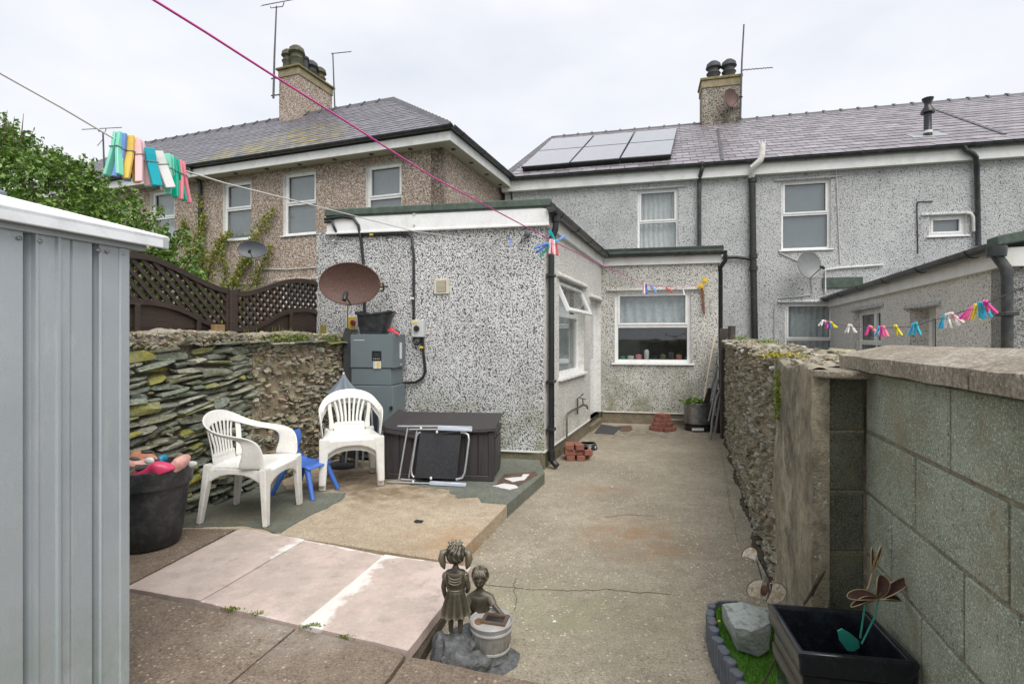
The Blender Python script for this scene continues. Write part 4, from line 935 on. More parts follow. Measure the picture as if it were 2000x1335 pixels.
for x, y in ((807,583),(825,678),(728,459)):
    a, z = EF.px(x, y); b = MB(); b.box(EF, a-.024, a+.024, .005, .045, z-.012, z+.012); b.build('cable_label', M['yellow' if y != 583 else 'label_white'], ext, bevel=.003)

# ------------------------------------------------------------------ neighbour's extension on the right
NF = Fr((6.56,10.9), (-.329,-.944)); NL = 6.57; NZ = 2.33
nb = thing('neighbour_extension', NF.w(3,-1,0), 'white pebbledashed lean-to extension beyond the block wall, dark felt roof and grey gutter', 'extension')
nh = [(NF.px(1667,650)[0], NF.px(1720,650)[0], .85, NF.px(1693,603)[1]), (NF.px(1777,650)[0], NF.px(1828,650)[0], .05, NF.px(1800,600)[1])]
wall(NF, 0, NL, -.1, NZ-.12, nh, M['cream_dash'], nb, reveal=M['cream_dash'])
NR = Fr(tuple(NF.w(NL,0,0)), (.944,-.329)); wall(NR, 0, 4, -.1, NZ-.12, [], M['white_dash'], nb)
window(NF, nh[0], nb, trans=.5, mull=.6, back=None, lintel='white_dash', setback=.1)
window(NF, nh[1], nb, trans=None, back=None, lintel='white_dash', setback=.2, fw=.10, name='glazed_door', sill=None)
b = MB(); b.box(NF, -.3, NL+.02, -.01, .05, NZ-.20, NZ-.03); b.build('fascia', M['trim'], nb, bevel=.004)
b = MB(); b.box(NR, -.03, 4, -.01, .05, NZ-.20, NZ-.03); b.build('fascia', M['trim'], nb, bevel=.004)
b = MB(); b.prism([NF.w(-.5,.06,NZ-.02), NF.w(-.5,.06,NZ+.04), NF.w(-.5,-3.2,NZ+.62), NF.w(-.5,-3.2,NZ+.5)], NF.u*(NL+.55)); b.build('roof', M['dark_felt'], nb)
b = MB(); b.prism([NF.w(NL-.1,.10,NZ-.02), NF.w(NL-.1,.10,NZ+.07), NF.w(NL-.1,-3.2,NZ+.68), NF.w(NL-.1,-3.2,NZ+.5)], NF.u*.2); b.build('felt_verge', M['felt'], nb, bevel=.01)
gutter_run(NF, -.2, NL+.12, .055, NZ, .07, M['gutter'], nb, bracket=1.2)
b = MB(); pa = NF.px(1956, 500, .09)[0]; b.tube([NF.w(pa,.125,NZ-.04), NF.w(pa,.12,NZ-.12), NF.w(pa+.02,.07,NZ-.22), NF.w(pa+.02,.06,NZ-.3), NF.w(pa+.02,.06,-.1)], .042, 12)
b.lathe(NF.w(pa,.125,NZ-.06), [(.07,-.06),(.075,.0),(.075,.03)], 12); b.build('downpipe', M['gutter'], nb, smooth=50)
pipe_clip(NF.w(pa+.02,.06,NZ-.62), NF, .042, nb, M['gutter'])
cable(T, [(1612,570),(1612,527),(1640,523),(1725,517)], .02, 'trim', terr, TW+.03, 'trim_strip')
b = MB(); b.box(T, T.px(1611,540)[0], T.px(1690,540)[0], TW+.01, TW+.04, T.px(1650,560)[1], T.px(1650,540)[1]); b.build('lead_upstand', M['felt'], terr)
# ------------------------------------------------------------------ stones
from mathutils import noise as mn
def stone_variants(name, mat, n, seed, rough=.16, wedge=.25):
    out = []; r = random.Random(seed)
    for k in range(n):
        bm = bmesh.new(); bmesh.ops.create_cube(bm, size=1.0); bmesh.ops.subdivide_edges(bm, edges=bm.edges, cuts=1, use_grid_fill=True)
        sx, sz = r.uniform(-wedge, wedge), r.uniform(-wedge, wedge)
        for v in bm.verts:
            c = v.co; q = sum(1 for t in c if abs(t) > .4)
            if q == 3: c *= r.uniform(.72, .93)
            elif q == 2: c *= r.uniform(.86, 1.02)
            c += V((r.uniform(-1,1)*rough*.6, r.uniform(-1,1)*rough, r.uniform(-1,1)*rough))
            c.z *= 1+sx*c.x*1.4; c.x *= 1+sz*c.z*.5; c.z += .10*math.sin(c.x*3+k)
        me = bpy.data.meshes.new(name); bm.to_mesh(me); bm.free(); me.materials.append(mat); me.shade_smooth(); me.set_sharp_from_angle(angle=R(28)); out.append(me)
    return out
def stone_M(fr, a, d, z, la, ld, lz, tilt, yaw=0):
    m = fr.mat(); m.translation = fr.w(a, d, z)
    return m @ Matrix.Rotation(yaw, 4, 'Z') @ Matrix.Rotation(-tilt, 4, 'Y') @ Matrix.Diagonal((la, ld, lz, 1))
def face_grid(fr, a0, a1, z0f, z1f, amp, sc1, na, nz, mat, name, parent, thick, seed=0, kind=None, d0=0, smooth=60, capamp=.01):
    """rough core of a wall: bumpy front, flat top and back"""
    b = MB(); o = V((seed*3.1, seed*1.7, 0))
    def fn(u, v):
        a = a0+(a1-a0)*u; z = z0f(a)+(z1f(a)-z0f(a))*v; p = V((a, z, 0))+o
        return fr.w(a, d0+amp*(mn.noise(p*sc1)+.5*mn.noise(p*sc1*2.7)+.3*mn.noise(p*sc1*6)), z)
    b.grid(fn, na, nz); N_ = na+1
    top = [nz*N_+i for i in range(N_)]; nt_ = 6; prev = top
    for k in range(1, nt_+1):
        cur = []
        for i in range(N_):
            a = a0+(a1-a0)*i/na; dd = -thick*k/nt_; p = V((a*7, dd*7, seed))
            b.v.append(fr.w(a, d0+dd, z1f(a)+capamp*(mn.noise(p)+.6*mn.noise(p*3))+.01*math.sin(math.pi*k/nt_))); cur.append(len(b.v)-1)
        b.f += [(prev[i], prev[i+1], cur[i+1], cur[i]) for i in range(na)]; prev = cur
    bot = []
    for i in range(N_): a = a0+(a1-a0)*i/na; b.v.append(fr.w(a, d0-thick, z0f(a))); bot.append(len(b.v)-1)
    b.f += [(prev[i], prev[i+1], bot[i+1], bot[i]) for i in range(na)]
    for i, rev in ((0, 0), (na, 1)):
        loop = [j*N_+i for j in range(nz+1)]+[bot[i]]; 
        bk = prev[i]; loop = [j*N_+i for j in range(nz+1)]; loop.append(bk); loop.append(bot[i]); b.f.append(tuple(loop if not rev else loop[::-1]))
    return b.build(name, mat, parent, smooth=smooth, kind=kind)
def scatter_wall(fr, a0, a1, z0, z1f, parent, var, lenr, hr, prot, seed, nparts=300, gap=.006, tiltf=lambda a: 0, skip=lambda a, z: 0, weight=lambda a: 1):
    r = random.Random(seed); items = []; z = z0
    while z < z1f(a0)+.05:
        h0 = r.uniform(*hr); a = a0-r.uniform(0, .15)
        while a < a1:
            h = h0*r.uniform(.65, 1.25); l = min(max(h*1.2, r.uniform(*lenr)), .42); am = a+l/2; zm = z+h0/2+r.uniform(-.008,.008)+.030*math.sin(am*3.3+z*4)+.012*math.sin(am*11+z*17)
            if am < a1 and zm+h*.4 < z1f(am) and r.random() > skip(am, zm):
                p = prot(r); w_ = fr.w(am, 0, zm); dpt = .14
                n_sub = 2 if (h > .055 and r.random() < .25) else 1
                for q in range(n_sub):
                    hh = (h-gap)/n_sub; m = stone_M(fr, am, p-dpt/2, zm+(q-(n_sub-1)/2)*hh, l-gap, dpt, max(.012, hh*.97), tiltf(am)+r.uniform(-.12,.12), r.uniform(-.10,.10))
                    x = w_.x/w_.y; vis = abs(x) < .99 and w_.z < 3
                    items.append((l*hh/w_.length**2*weight(am) if vis else 0, r.choice(var), m))
            a += l
        z += h0
    items.sort(key=lambda t: -t[0])
    for _, me, m in items[:nparts]: inst(me, 'stone', parent, m)
    if items[nparts:]: joined('stones', [(me, m) for _, me, m in items[nparts:]], items[0][1].materials[0], parent, smooth=28)
    return len(items)

# left rubble wall
L = Fr((-2.6,4.0), (.2607,.9654))
def leaves(name, cs, size, mat, parent, kind=None, up=.3, elong=1.9, seed=1, jit=.35):
    g = np.random.default_rng(seed); n = len(cs); cs = np.array(cs, dtype=float)
    nrm = g.normal(size=(n,3)); nrm[:,2] = np.abs(nrm[:,2])+up; nrm /= np.linalg.norm(nrm, axis=1)[:,None]
    t = g.normal(size=(n,3)); t -= nrm*(t*nrm).sum(1)[:,None]; t /= np.linalg.norm(t, axis=1)[:,None]; s = np.cross(nrm, t)
    L_ = (size*(1+jit*g.uniform(-1,1,n)))[:,None]; W_ = L_/elong
    off = np.array(rootloc(parent)); cs = cs-off
    v = np.stack([cs-t*L_/2, cs+s*W_/2+nrm*L_*.10, cs+t*L_/2, cs-s*W_/2+nrm*L_*.10], 1).reshape(-1,3)
    f = np.stack([np.arange(n)*4+k for k in (0,1,2)], 1); f2 = np.stack([np.arange(n)*4+k for k in (0,2,3)], 1)
    me = bpy.data.meshes.new(name); fs = np.concatenate([f, f2], 1).reshape(-1,3)
    me.vertices.add(len(v)); me.vertices.foreach_set('co', v.ravel()); me.loops.add(fs.size); me.loops.foreach_set('vertex_index', fs.ravel())
    me.polygons.add(len(fs)); me.polygons.foreach_set('loop_start', np.arange(len(fs))*3); me.update(calc_edges=True)
    at = me.attributes.new('rnd', 'FLOAT', 'FACE'); at.data.foreach_set('value', np.repeat(g.random(n), 2)); me.materials.append(mat)
    o = bpy.data.objects.new(name, me); link(o, parent)
    if kind: o['kind'] = kind
    return o
H_L = lambda a: 1.525+.012*math.sin(a*5)+.01*math.sin(a*13)
lw = thing('rubble_wall', L.w(.6,-.2,0), 'old slate rubble garden wall with crumbling mortar behind the white plastic chairs', 'wall')
bulge = lambda a: 0
face_grid(L, -3.5, .95, lambda a: 0, H_L, .012, 6, 150, 50, M['dark_mortar'], 'core', lw, .42, 1, d0=-.035)
face_grid(L, .85, 2.75, lambda a: 0, H_L, .030, 5, 120, 70, M['mortar'], 'mortar', lw, .42, 2, d0=.008)
# crumbly concrete band along the top
face_grid(L, -3.5, 2.72, lambda a: H_L(a)-.045-.04*max(0, min(1, (.4-a)*3)), lambda a: H_L(a)+.012, .022, 7, 220, 8, M['coping'], 'capping', lw, .45, 3, d0=.015, capamp=.02)
sv1 = stone_variants('slate_stone_mesh', M['slate_stone'], 24, 5, .135, .26); sv2 = stone_variants('rubble_stone_mesh', M['rubble_stone'], 14, 6, .2, .35)
n1 = scatter_wall(L, -1.3, .95, .02, lambda a: H_L(a)-.05, lw, sv1, (.08,.34), (.028,.088), lambda r: r.uniform(-.005,.055), 3, 200, tiltf=lambda a: .10, gap=.005)
n2 = scatter_wall(L, .93, 2.7, .02, lambda a: H_L(a)-.06, lw, sv2, (.04,.20), (.028,.085), lambda r: r.uniform(.010,.042), 4, 95, tiltf=lambda a: .05, skip=lambda a, z: (.36 if z < 1.3 else .10)+(.25 if mn.noise(V((a*2.2, z*2.2, 3))) > .1 else -.2))
def chips(fr, n, a0, a1, zf, d0, d1, sz, var, seed, parent):
    r = random.Random(seed); it = []
    for _ in range(n):
        a = r.uniform(a0, a1); s_ = r.uniform(*sz); it.append((r.choice(var), stone_M(fr, a, r.uniform(d0, d1), zf(r, a), s_*r.uniform(1, 2.4), s_*1.3, s_*r.uniform(.4, 1), r.uniform(-.6,.6), r.uniform(-1,1))))
    joined('stone_chips', it, var[0].materials[0], parent, smooth=28)
chips(L, 900, -1.3, 2.7, lambda r, a: H_L(a)-r.uniform(-.012,.085), -.02, .035, (.010,.030), sv2, 41, lw)
chips(L, 500, -1.3, 2.7, lambda r, a: H_L(a)+r.uniform(0,.016), -.30, .0, (.012,.034), sv2, 42, lw)
chips(L, 650, .85, 2.7, lambda r, a: r.uniform(.05,1.42), .010, .04, (.014,.045), sv2, 43, lw)
chips(L, 350, -1.3, .95, lambda r, a: r.uniform(.02,1.42), -.03, .015, (.012,.034), sv1, 44, lw)
for i in range(7):  # flat slates bedded under the top
    a = .55+i*.30; inst(random.choice(sv1), 'stone', lw, stone_M(L, a, .0, 1.455+.012*math.sin(i*2.1), .34, .2, .022, .03))
mc = [L.w(random.gauss(a, .10), random.uniform(.02,.09), H_L(a)-.03+random.gauss(0,.026)) for a, k in ((1.15,260),(1.42,420),(1.95,300),(2.35,160),(.9,60)) for _ in range(k)]
leaves('moss', mc, .018, M['moss'], lw, kind='stuff', seed=3)
mc = [L.w(.35+random.gauss(0,.05), random.uniform(.02,.05), .42+random.gauss(0,.03)) for _ in range(60)]
gr = MB()
for i in range(26):
    p = L.w(1.3+random.gauss(0,.35), random.uniform(-.05,.03), H_L(1.3)); q = p+V((random.uniform(-.02,.02), random.uniform(-.02,.02), random.uniform(.03,.11)*(2 if i == 3 else 1)))
    gr.tube([p, p.lerp(q,.6)+V((.004,0,0)), q], [.0025,.002,.0006], 4)
gr.build('grass_stem', M['moss'], lw, kind='stuff')

# right rubble wall with rendered end and block pillar
Rr = Fr((3.14,7.7), (-.3253,-.9456))
H_R = lambda a: 1.445-.012*max(0,a)+.012*math.sin(a*4.3)+.008*math.sin(a*11)
rw = thing('rubble_wall', Rr.w(2.5,-.2,0), 'grey stone rubble wall on the right of the path, lime render on its near end', 'wall')
face_grid(Rr, -1.25, 5.35, lambda a: 0, H_R, .03, 7, 260, 44, M['mortar'], 'core', rw, .40, 5, d0=-.01, capamp=.02)
sv3 = stone_variants('grey_stone_mesh', M['right_stone'], 16, 8, .22, .4)
n3 = scatter_wall(Rr, -1.2, 5.22, .01, lambda a: H_R(a)-.02, rw, sv3, (.04,.17), (.028,.070), lambda r: r.uniform(-.004,.024), 9, 235, tiltf=lambda a: -.04, skip=lambda a, z: .18, weight=lambda a: 1)
chips(Rr, 1300, -1.2, 5.2, lambda r, a: r.uniform(.02,1.42), -.01, .02, (.012,.034), sv3, 45, rw)
chips(Rr, 900, -1.2, 5.9, lambda r, a: H_R(a)+r.uniform(0,.02), -.38, .02, (.012,.035), sv3, 46, rw)
for i in range(60):   # loose flat stones on the top
    a = -1+i*.105; 
    inst(random.choice(sv3), 'stone', rw, stone_M(Rr, a, random.uniform(-.36,-.0), H_R(a)+.004, random.uniform(.12,.28), random.uniform(.10,.2), random.uniform(.02,.04), random.uniform(-.06,.06), random.uniform(-.4,.4)))
face_grid(Rr, 5.15, 5.90, lambda a: 0, lambda a: H_R(a)-.005, .01, 2.6, 10, 10, M['plaster'], 'end_core', rw, .33, 6, d0=-.02)
face_grid(Rr, 5.15, 6.085, lambda a: 0, lambda a: H_R(a)+.005, .020, 2.6, 70, 90, M['plaster'], 'render_coat', rw, .06, 6, d0=.05, capamp=.005)
b = MB(); pts = [Rr.w(a, d, 0) for a, d in ((5.2,.02),(5.75,.035),(6.10,.04),(6.16,-.06),(6.10,-.24),(5.6,-.38),(5.1,-.36))]
b.prism([V((p.x,p.y,H_R(5.6)-.005)) for p in ragged(pts, .04, .012, 7)], (0,0,.028)); b.build('cap_slab', M['coping'], rw, bevel=.005)
mc = [Rr.w(random.gauss(5.05,.10), random.gauss(.0,.05), H_R(5)+.024+random.gauss(0,.006)) for _ in range(420)]+[Rr.w(random.gauss(5.28,.03), .035+abs(random.gauss(0,.01)), random.uniform(1.17,1.36)) for _ in range(200)]
leaves('moss', mc, .014, M['lime_moss'], rw, kind='stuff', seed=4)
mc = [Rr.w(random.gauss(5.30,.03), .045+abs(random.gauss(0,.012)), random.uniform(1.08,1.34)) for _ in range(240)]+[Rr.w(random.gauss(.3,.12), random.gauss(-.15,.05), H_R(0)+.03+abs(random.gauss(0,.03))) for _ in range(200)]+[Rr.w(random.gauss(2.6,.12), random.gauss(-.2,.05), H_R(0)+.01+abs(random.gauss(0,.015))) for _ in range(150)]
leaves('moss', mc, .022, M['moss'], rw, kind='stuff', seed=5)

# block wall
BW = Fr((1.31,1.955), (-.298,-.9545)); bwall = thing('block_wall', BW.w(1,-.1,0), 'green-grey concrete block wall with weathered coping stones at the right edge', 'wall')
b = MB(); b.box(BW, -.02, 3.0, -.20, -.010, -.05, 1.38); b.build('mortar_joints', M['joint'], bwall)
zs = [1.38-.225*k for k in range(8)]; offs = [.177,.423,.24,.46,.20,.40,.22]
random.seed(21)
for k in range(6):
    a = offs[k]; ed = [0.0]+[a+.455*i for i in range(-1, 7) if a+.455*i > .06]
    ed = sorted(e for e in ed if e < 2.95)+[3.0]
    for i in range(len(ed)-1):
        b = MB(); g_ = .0065; j = random.uniform(-.0015,.0015)
        b.box(BW, ed[i]+g_, ed[i+1]-g_, -.13, j, max(0,zs[k+1])+g_, zs[k]-g_); b.build('block', M['block'], bwall, bevel=.004)
pf = Fr((1.163,1.965), (1,-.02))
b = MB(); b.box(pf, 0.004, .150, -.15, -.008, 0, 1.37); b.build('mortar_joints', M['joint'], bwall)
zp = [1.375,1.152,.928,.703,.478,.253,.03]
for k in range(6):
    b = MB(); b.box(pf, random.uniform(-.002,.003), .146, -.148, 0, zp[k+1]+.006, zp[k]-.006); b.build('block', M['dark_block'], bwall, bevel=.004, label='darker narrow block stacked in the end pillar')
ce = [-.135,.84,1.62,2.4,3.1]; random.seed(5)
for i in range(4):
    a0, a1 = ce[i]+.004, ce[i+1]-.004; b = MB(); na, nd = 24, 10
    prof = [(.05,1.385),(.052,1.432),(-.02,1.452),(-.12,1.474),(-.22,1.455),(-.29,1.432),(-.29,1.385)]
    pts = lambda a: [BW.w(a, d+.003*mn.noise(V((a*9,k*2.3,i))), z+.004*mn.noise(V((a*7,k,i*3)))) for k, (d, z) in enumerate(prof)]
    for s_ in range(na+1): b.v += pts(a0+(a1-a0)*s_/na)
    m_ = len(prof); b.f += [(s_*m_+k, s_*m_+(k+1)%m_, (s_+1)*m_+(k+1)%m_, (s_+1)*m_+k) for s_ in range(na) for k in range(m_)]
    b.f += [tuple(range(m_))[::-1], tuple(na*m_+k for k in range(m_))]
    b.build('coping_stone', M['coping'], bwall, smooth=40)

# ------------------------------------------------------------------ lattice fence
FN = Fr((-2.81,5.26), (.2607,.9654))
def curve(pts): 
    q = sorted(FN.px(x, y) for x, y in pts); A = [p[0] for p in q]; Z = [p[1] for p in q]
    def f(a):
        if a <= A[0]: return Z[0]+(Z[1]-Z[0])/(A[1]-A[0])*(a-A[0])*.4
        if a >= A[-1]: return Z[-1]
        i = max(k for k in range(len(A)-1) if A[k] <= a); t = (a-A[i])/(A[i+1]-A[i])
        m = lambda k: (Z[min(k+1,len(Z)-1)]-Z[max(k-1,0)])/(A[min(k+1,len(A)-1)]-A[max(k-1,0)]); h = A[i+1]-A[i]
        return (2*t**3-3*t*t+1)*Z[i]+(t**3-2*t*t+t)*h*m(i)+(-2*t**3+3*t*t)*Z[i+1]+(t**3-t*t)*h*m(i+1)
    return f
panels = [(-1.85,-.03, curve([(240,497),(290,504),(330,520),(380,545),(420,563),(447,570)]), curve([(240,588),(300,592),(350,605),(400,630),(447,643)]), 'arched brown lattice fence panel nearest the metal shed', .10),
          (.03,1.80, curve([(455,573),(480,573),(510,565),(550,552),(590,548),(620,557),(640,578),(654,610)]), curve([(455,643),(490,641),(520,628),(550,612),(590,605),(620,613),(654,645)]), 'arched brown lattice fence panel running up to the extension wall', .10)]
for pi, (A0, A1, top, mid, lab, spc) in enumerate(panels):
    t = thing('lattice_fence', FN.w((A0+A1)/2, 0, .6), lab, 'fence panel', 'lattice fence panels above the rubble wall')
    for nm, f, hgt in (('top_rail', top, .05), ('curved_rail', mid, .045)):
        n = 40; b = MB(); 
        for i in range(n+1):
            a = A0+(A1-A0)*i/n; z = f(a); b.v += [FN.w(a, -.03, z-hgt/2), FN.w(a, .03, z-hgt/2), FN.w(a, .03, z+hgt/2), FN.w(a, -.03, z+hgt/2)]
        b.f += [(4*i+k, 4*i+(k+1)%4, 4*i+4+(k+1)%4, 4*i+4+k) for i in range(n) for k in range(4)]+[(3,2,1,0), tuple(4*n+k for k in range(4))]
        b.build(nm, M['dark_wood'], t, smooth=40)
    for a in (A0+.02, A1-.02):
        b = MB(); b.box(FN, a-.022, a+.022, -.028, .028, .6, top(a)+.0); b.build('stile', M['dark_wood'], t, bevel=.004)
    b = MB(); b.box(FN, A0, A1, -.02, .032, 1.40, 1.49)
    b.build('bottom_rail', M['dark_wood'], t, bevel=.004)
    for sgn in (1, -1):
        k = A0-1.2
        while k < A1+1.2:
            seg = []; n = 120
            for i in range(n+1):
                a = k+(i/n)*1.2*sgn*1; z = 1.35+1.2*(i/n)
                seg.append((a, z, A0+.03 < a < A1-.03 and mid(a)-.0 < z < top(a)))
            i = 0
            while i <= n:
                if seg[i][2]:
                    j = i
                    while j < n and seg[j+1][2]: j += 1
                    if j-i > 3:
                        d = -.012 if sgn > 0 else .012
                        b = MB(); b.sweep([FN.w(seg[i][0], d, seg[i][1]), FN.w(seg[j][0], d, seg[j][1])], (.034,.012), up=FN.n); b.build('lath', M['lath_wood'], t)
                    i = j
                i += 1
            k += spc
    z = .9
    while z < 2.1:   # close boards under the curve
        n = 30; run = []
        for i in range(n+1):
            a = A0+.03+(A1-A0-.06)*i/n; zt = min(z+.105, mid(a))
            if zt > z+.01: run.append((a, zt))
            if (zt <= z+.01 or i == n):
                if len(run) > 2:
                    b = MB(); dd = .004*(int(z*10) % 2); b.prism([FN.w(run[0][0], dd, z)]+[FN.w(run[-1][0], dd, z)]+[FN.w(a_, dd, q_-.0) for a_, q_ in run[::-1]], FN.n*-.014); b.build('board', M['dark_wood'], t)
                run = []
        z += .098
    for i in range(3):
        a = A0+.25+i*.6; b = MB(); b.box(FN, a-.022, a+.022, .012, .036, 1.0, max(1.45, mid(a)-.02)); b.build('batten', M['dark_wood'], t, bevel=.003)
po = MB(); po.box(FN, -.045, .045, -.05, .05, .0, FN.px(450,566)[1]+.0); o = po.build('fence_post', M['dark_wood'], None, bevel=.005); tag(o, 'dark brown square fence post between the two arched lattice panels', 'post')
for x, m, lb in ((424,'raw_wood','short raw timber stub behind the wall top at the foot of the fence post'),(633,'green_wood','short green-stained timber stub behind the wall top near the rusty dish')):
    a, z = FN.px(x, 634, .12); b = MB(); b.box(FN, a-.055, a+.055, .10, .16, 1.1, z); tag(b.build('timber_stub', M[m], None, bevel=.004), lb, 'post')

# ------------------------------------------------------------------ metal shed at the left edge
SH = Fr((-1.456,2.0), (.288,.958)); sz0, sz1 = .11, 1.84
sd_ = thing('metal_shed', SH.w(-1,-1,.1), 'galvanised ribbed metal shed with pale roof at the left edge of the photo', 'shed')
prof = []; a = 0.0
def panel(a0, a1, pts):  # pts: (a, d) front profile
    b = MB(); n = len(pts)
    for z in (sz0, sz1):
        b.v += [SH.w(x, y, z) for x, y in pts]
    b.f += [(i, i+1, n+i+1, n+i) for i in range(n-1)]
    return b
def px2a(x, y=800): return SH.px(x, y)[0]
ribs = [(-2.3,-1.9)]
A = lambda x: px2a(x)
pr = [(-3.0,0)]
for base_ in (-2.9,-2.35,-1.8,-1.25): pass
pts = [(0.0,0)]
pts += [(A(242),0),(A(240),-.012),(A(236),0),(A(199),0),(A(197),.004),(A(194),-.001),(A(193),-.012),(A(181.5),-.045),(A(179.5),0),(A(142),0),(A(140),-.006),(A(137),-.006),(A(136),0),(A(118),0),(A(115),.010),(A(110),.010),(A(108),0),(A(76),0),(A(74),.004),(A(68),.004),(A(66),-.012),(A(46.5),-.050),(A(44.5),0)]
a_l = pts[-1][0]; 
for k in range(9):
    a_l -= .085; pts += [(a_l,0),(a_l-.002,-.028),(a_l-.03,-.028),(a_l-.034,.004),(a_l-.12,0),(a_l-.125,.01),(a_l-.135,.01),(a_l-.14,0)]; a_l -= .15
pts = pts[::-1]
b = panel(0, 0, pts); b.build('wall_sheet', M['galv'], sd_)
b = MB(); b.box(SH, -.035, .004, -.035, .006, sz0, sz1); b.build('corner_post', M['galv'], sd_, bevel=.004)
SE = Fr(tuple(SH.w(0,0,0)), (-.958,.288)); b = MB(); b.box(SE, 0, 2.0, -.03, -.003, sz0, sz1-.01); b.build('end_wall', M['galv'], sd_)
b = MB(); b.box(SH, -3, .0, -.05, -.032, sz0, sz1+.02); b.build('inner_lining', M['galv'], sd_)
# roof: eave trim and sloping sheet
o_a, o_d = .13, .05; ez = 1.855
b = MB(); b.box(SH, -3.2, o_a, o_d-.012, o_d, ez, ez+.045); b.build('eave_trim', M['shed_roof'], sd_, bevel=.003)
rise = math.tan(R(14)); e0 = lambda a, s: SH.w(a, o_d-s, ez+.045+s*rise)
b = MB(); b.prism([e0(-3.2,0), e0(o_a,0), e0(o_a,1.02), e0(-3.2,1.02)], (0,0,-.012)); b.build('roof_sheet', M['shed_roof'], sd_)
b = MB(); b.prism([e0(o_a,0)+V((0,0,.004)), e0(o_a,1.02)+V((0,0,.004)), e0(o_a,1.02)-V((0,0,.045)), e0(o_a,0)-V((0,0,.045))], SH.u*-.03); b.build('verge_trim', M['shed_roof'], sd_, bevel=.003)
b = MB(); b.prism([SH.w(o_a+.01, o_d-s, ez+.045+rise*min(s,2.04-s)+h_) for s, h_ in ((.97,.0),(.97,.018),(1.02,.028),(1.07,.018),(1.07,0))], SH.u*-3.2); b.build('ridge_cap', M['unit_grey'], sd_)
e1 = lambda a, s: SH.w(a, o_d-1.02-s, ez+.045+(1.02-s)*rise)
b = MB(); b.prism([e1(-3.2,0), e1(o_a,0), e1(o_a,1.02), e1(-3.2,1.02)], (0,0,-.012)); b.build('roof_sheet', M['shed_roof'], sd_)
b = MB(); b.box(SH, -3.1, .06, -.02, .015, sz1-.002, ez+.006); b.build('top_rail', M['galv'], sd_)
for x in (36, 76, 190, 208, 238):
    a = A(x); b = MB(); b.lathe(SH.w(a, .003, 1.815), [(.006,0),(.007,.003),(.003,.006)], 8, SH.mat().to_3x3() @ Matrix.Rotation(R(90),3,'X')); b.build('bolt', M['steel'], sd_)

# ------------------------------------------------------------------ evergreen shrub behind the shed
bc = V((-4.7,5.6,0)); bt = thing('evergreen_bush', bc, 'dense dark green evergreen bush rising behind the metal shed roof', 'bush')
random.seed(11); cl = [(V((-5.1,5.7,2.25)), 1.2), (V((-4.3,5.5,1.95)), 1.0), (V((-6.0,5.8,2.7)), 1.2), (V((-3.75,5.35,1.75)), .62), (V((-4.85,5.5,2.65)), .70), (V((-5.6,5.6,3.1)), .66), (V((-4.15,5.3,2.25)), .55), (V((-5.2,5.4,1.5)), 1.2), (V((-3.85,5.25,2.05)),.42)]
cs = []; twigs = MB()
def visible_shell(p): return all((p-c).length > r*.80 for c, r in cl)
tips = []
while len(tips) < 1050:
    c, r = random.choice(cl); d = V((random.gauss(0,1), random.gauss(-.35,1), random.gauss(.15,1))).normalized(); p = c+d*r*random.uniform(.84,1.04)
    if all((p-c2).length > r2*.86 for c2, r2 in cl if c2 is not c): tips.append((p, (d+V((0,0,.9))).normalized()))
for p, d in tips:
    big = random.random() < .05; ln = random.uniform(.10,.24)*(1.6 if big and p.z > 2.4 else 1)
    for k in range(26):
        t = random.random(); q = p+d*ln*(t-.4)+V((random.gauss(0,1), random.gauss(0,1), random.gauss(0,1)))*.045*(1.2-t); cs.append(tuple(q))
    if random.random() < .35: twigs.tube([p-d*.25, p+d*ln*.7], [.006,.002], 4)
for c, r in cl:
    for k in range(int(1800*r*r)):
        d = V((random.gauss(0,1), random.gauss(0,1), random.gauss(0,1))).normalized(); cs.append(tuple(c+d*r*random.uniform(.6,.92)))
crown = leaves('crown', cs, .058, M['leaf'], bt, seed=7, elong=2.0, up=.25)
twigs.build('twig', M['bark'], bt, kind='stuff')
for dx, dy, lean in ((0,0,(-.3,.1)),(.25,.1,(.5,0)),(-.35,.15,(-.8,.1)),(.1,-.1,(.1,-.1))):
    b = MB(); b.tube([bc+V((dx,dy,-.1)), bc+V((dx+lean[0]*.3,dy,.8)), bc+V((dx+lean[0],dy+lean[1],1.9)), bc+V((dx+lean[0]*1.3,dy+lean[1],2.7))], [.07,.055,.035,.012], 8); b.build('trunk', M['bark'], bt, smooth=50)
for x, y0 in ((14,215),(28,228),(46,222),(10,235)):
    b = MB(); p = P(x, y0, 5.4); b.tube([p-V((.06,0,.6)), p-V((.02,0,.2)), p], [.008,.006,.002], 5); b.build('bare_twig', M['bark'], bt)

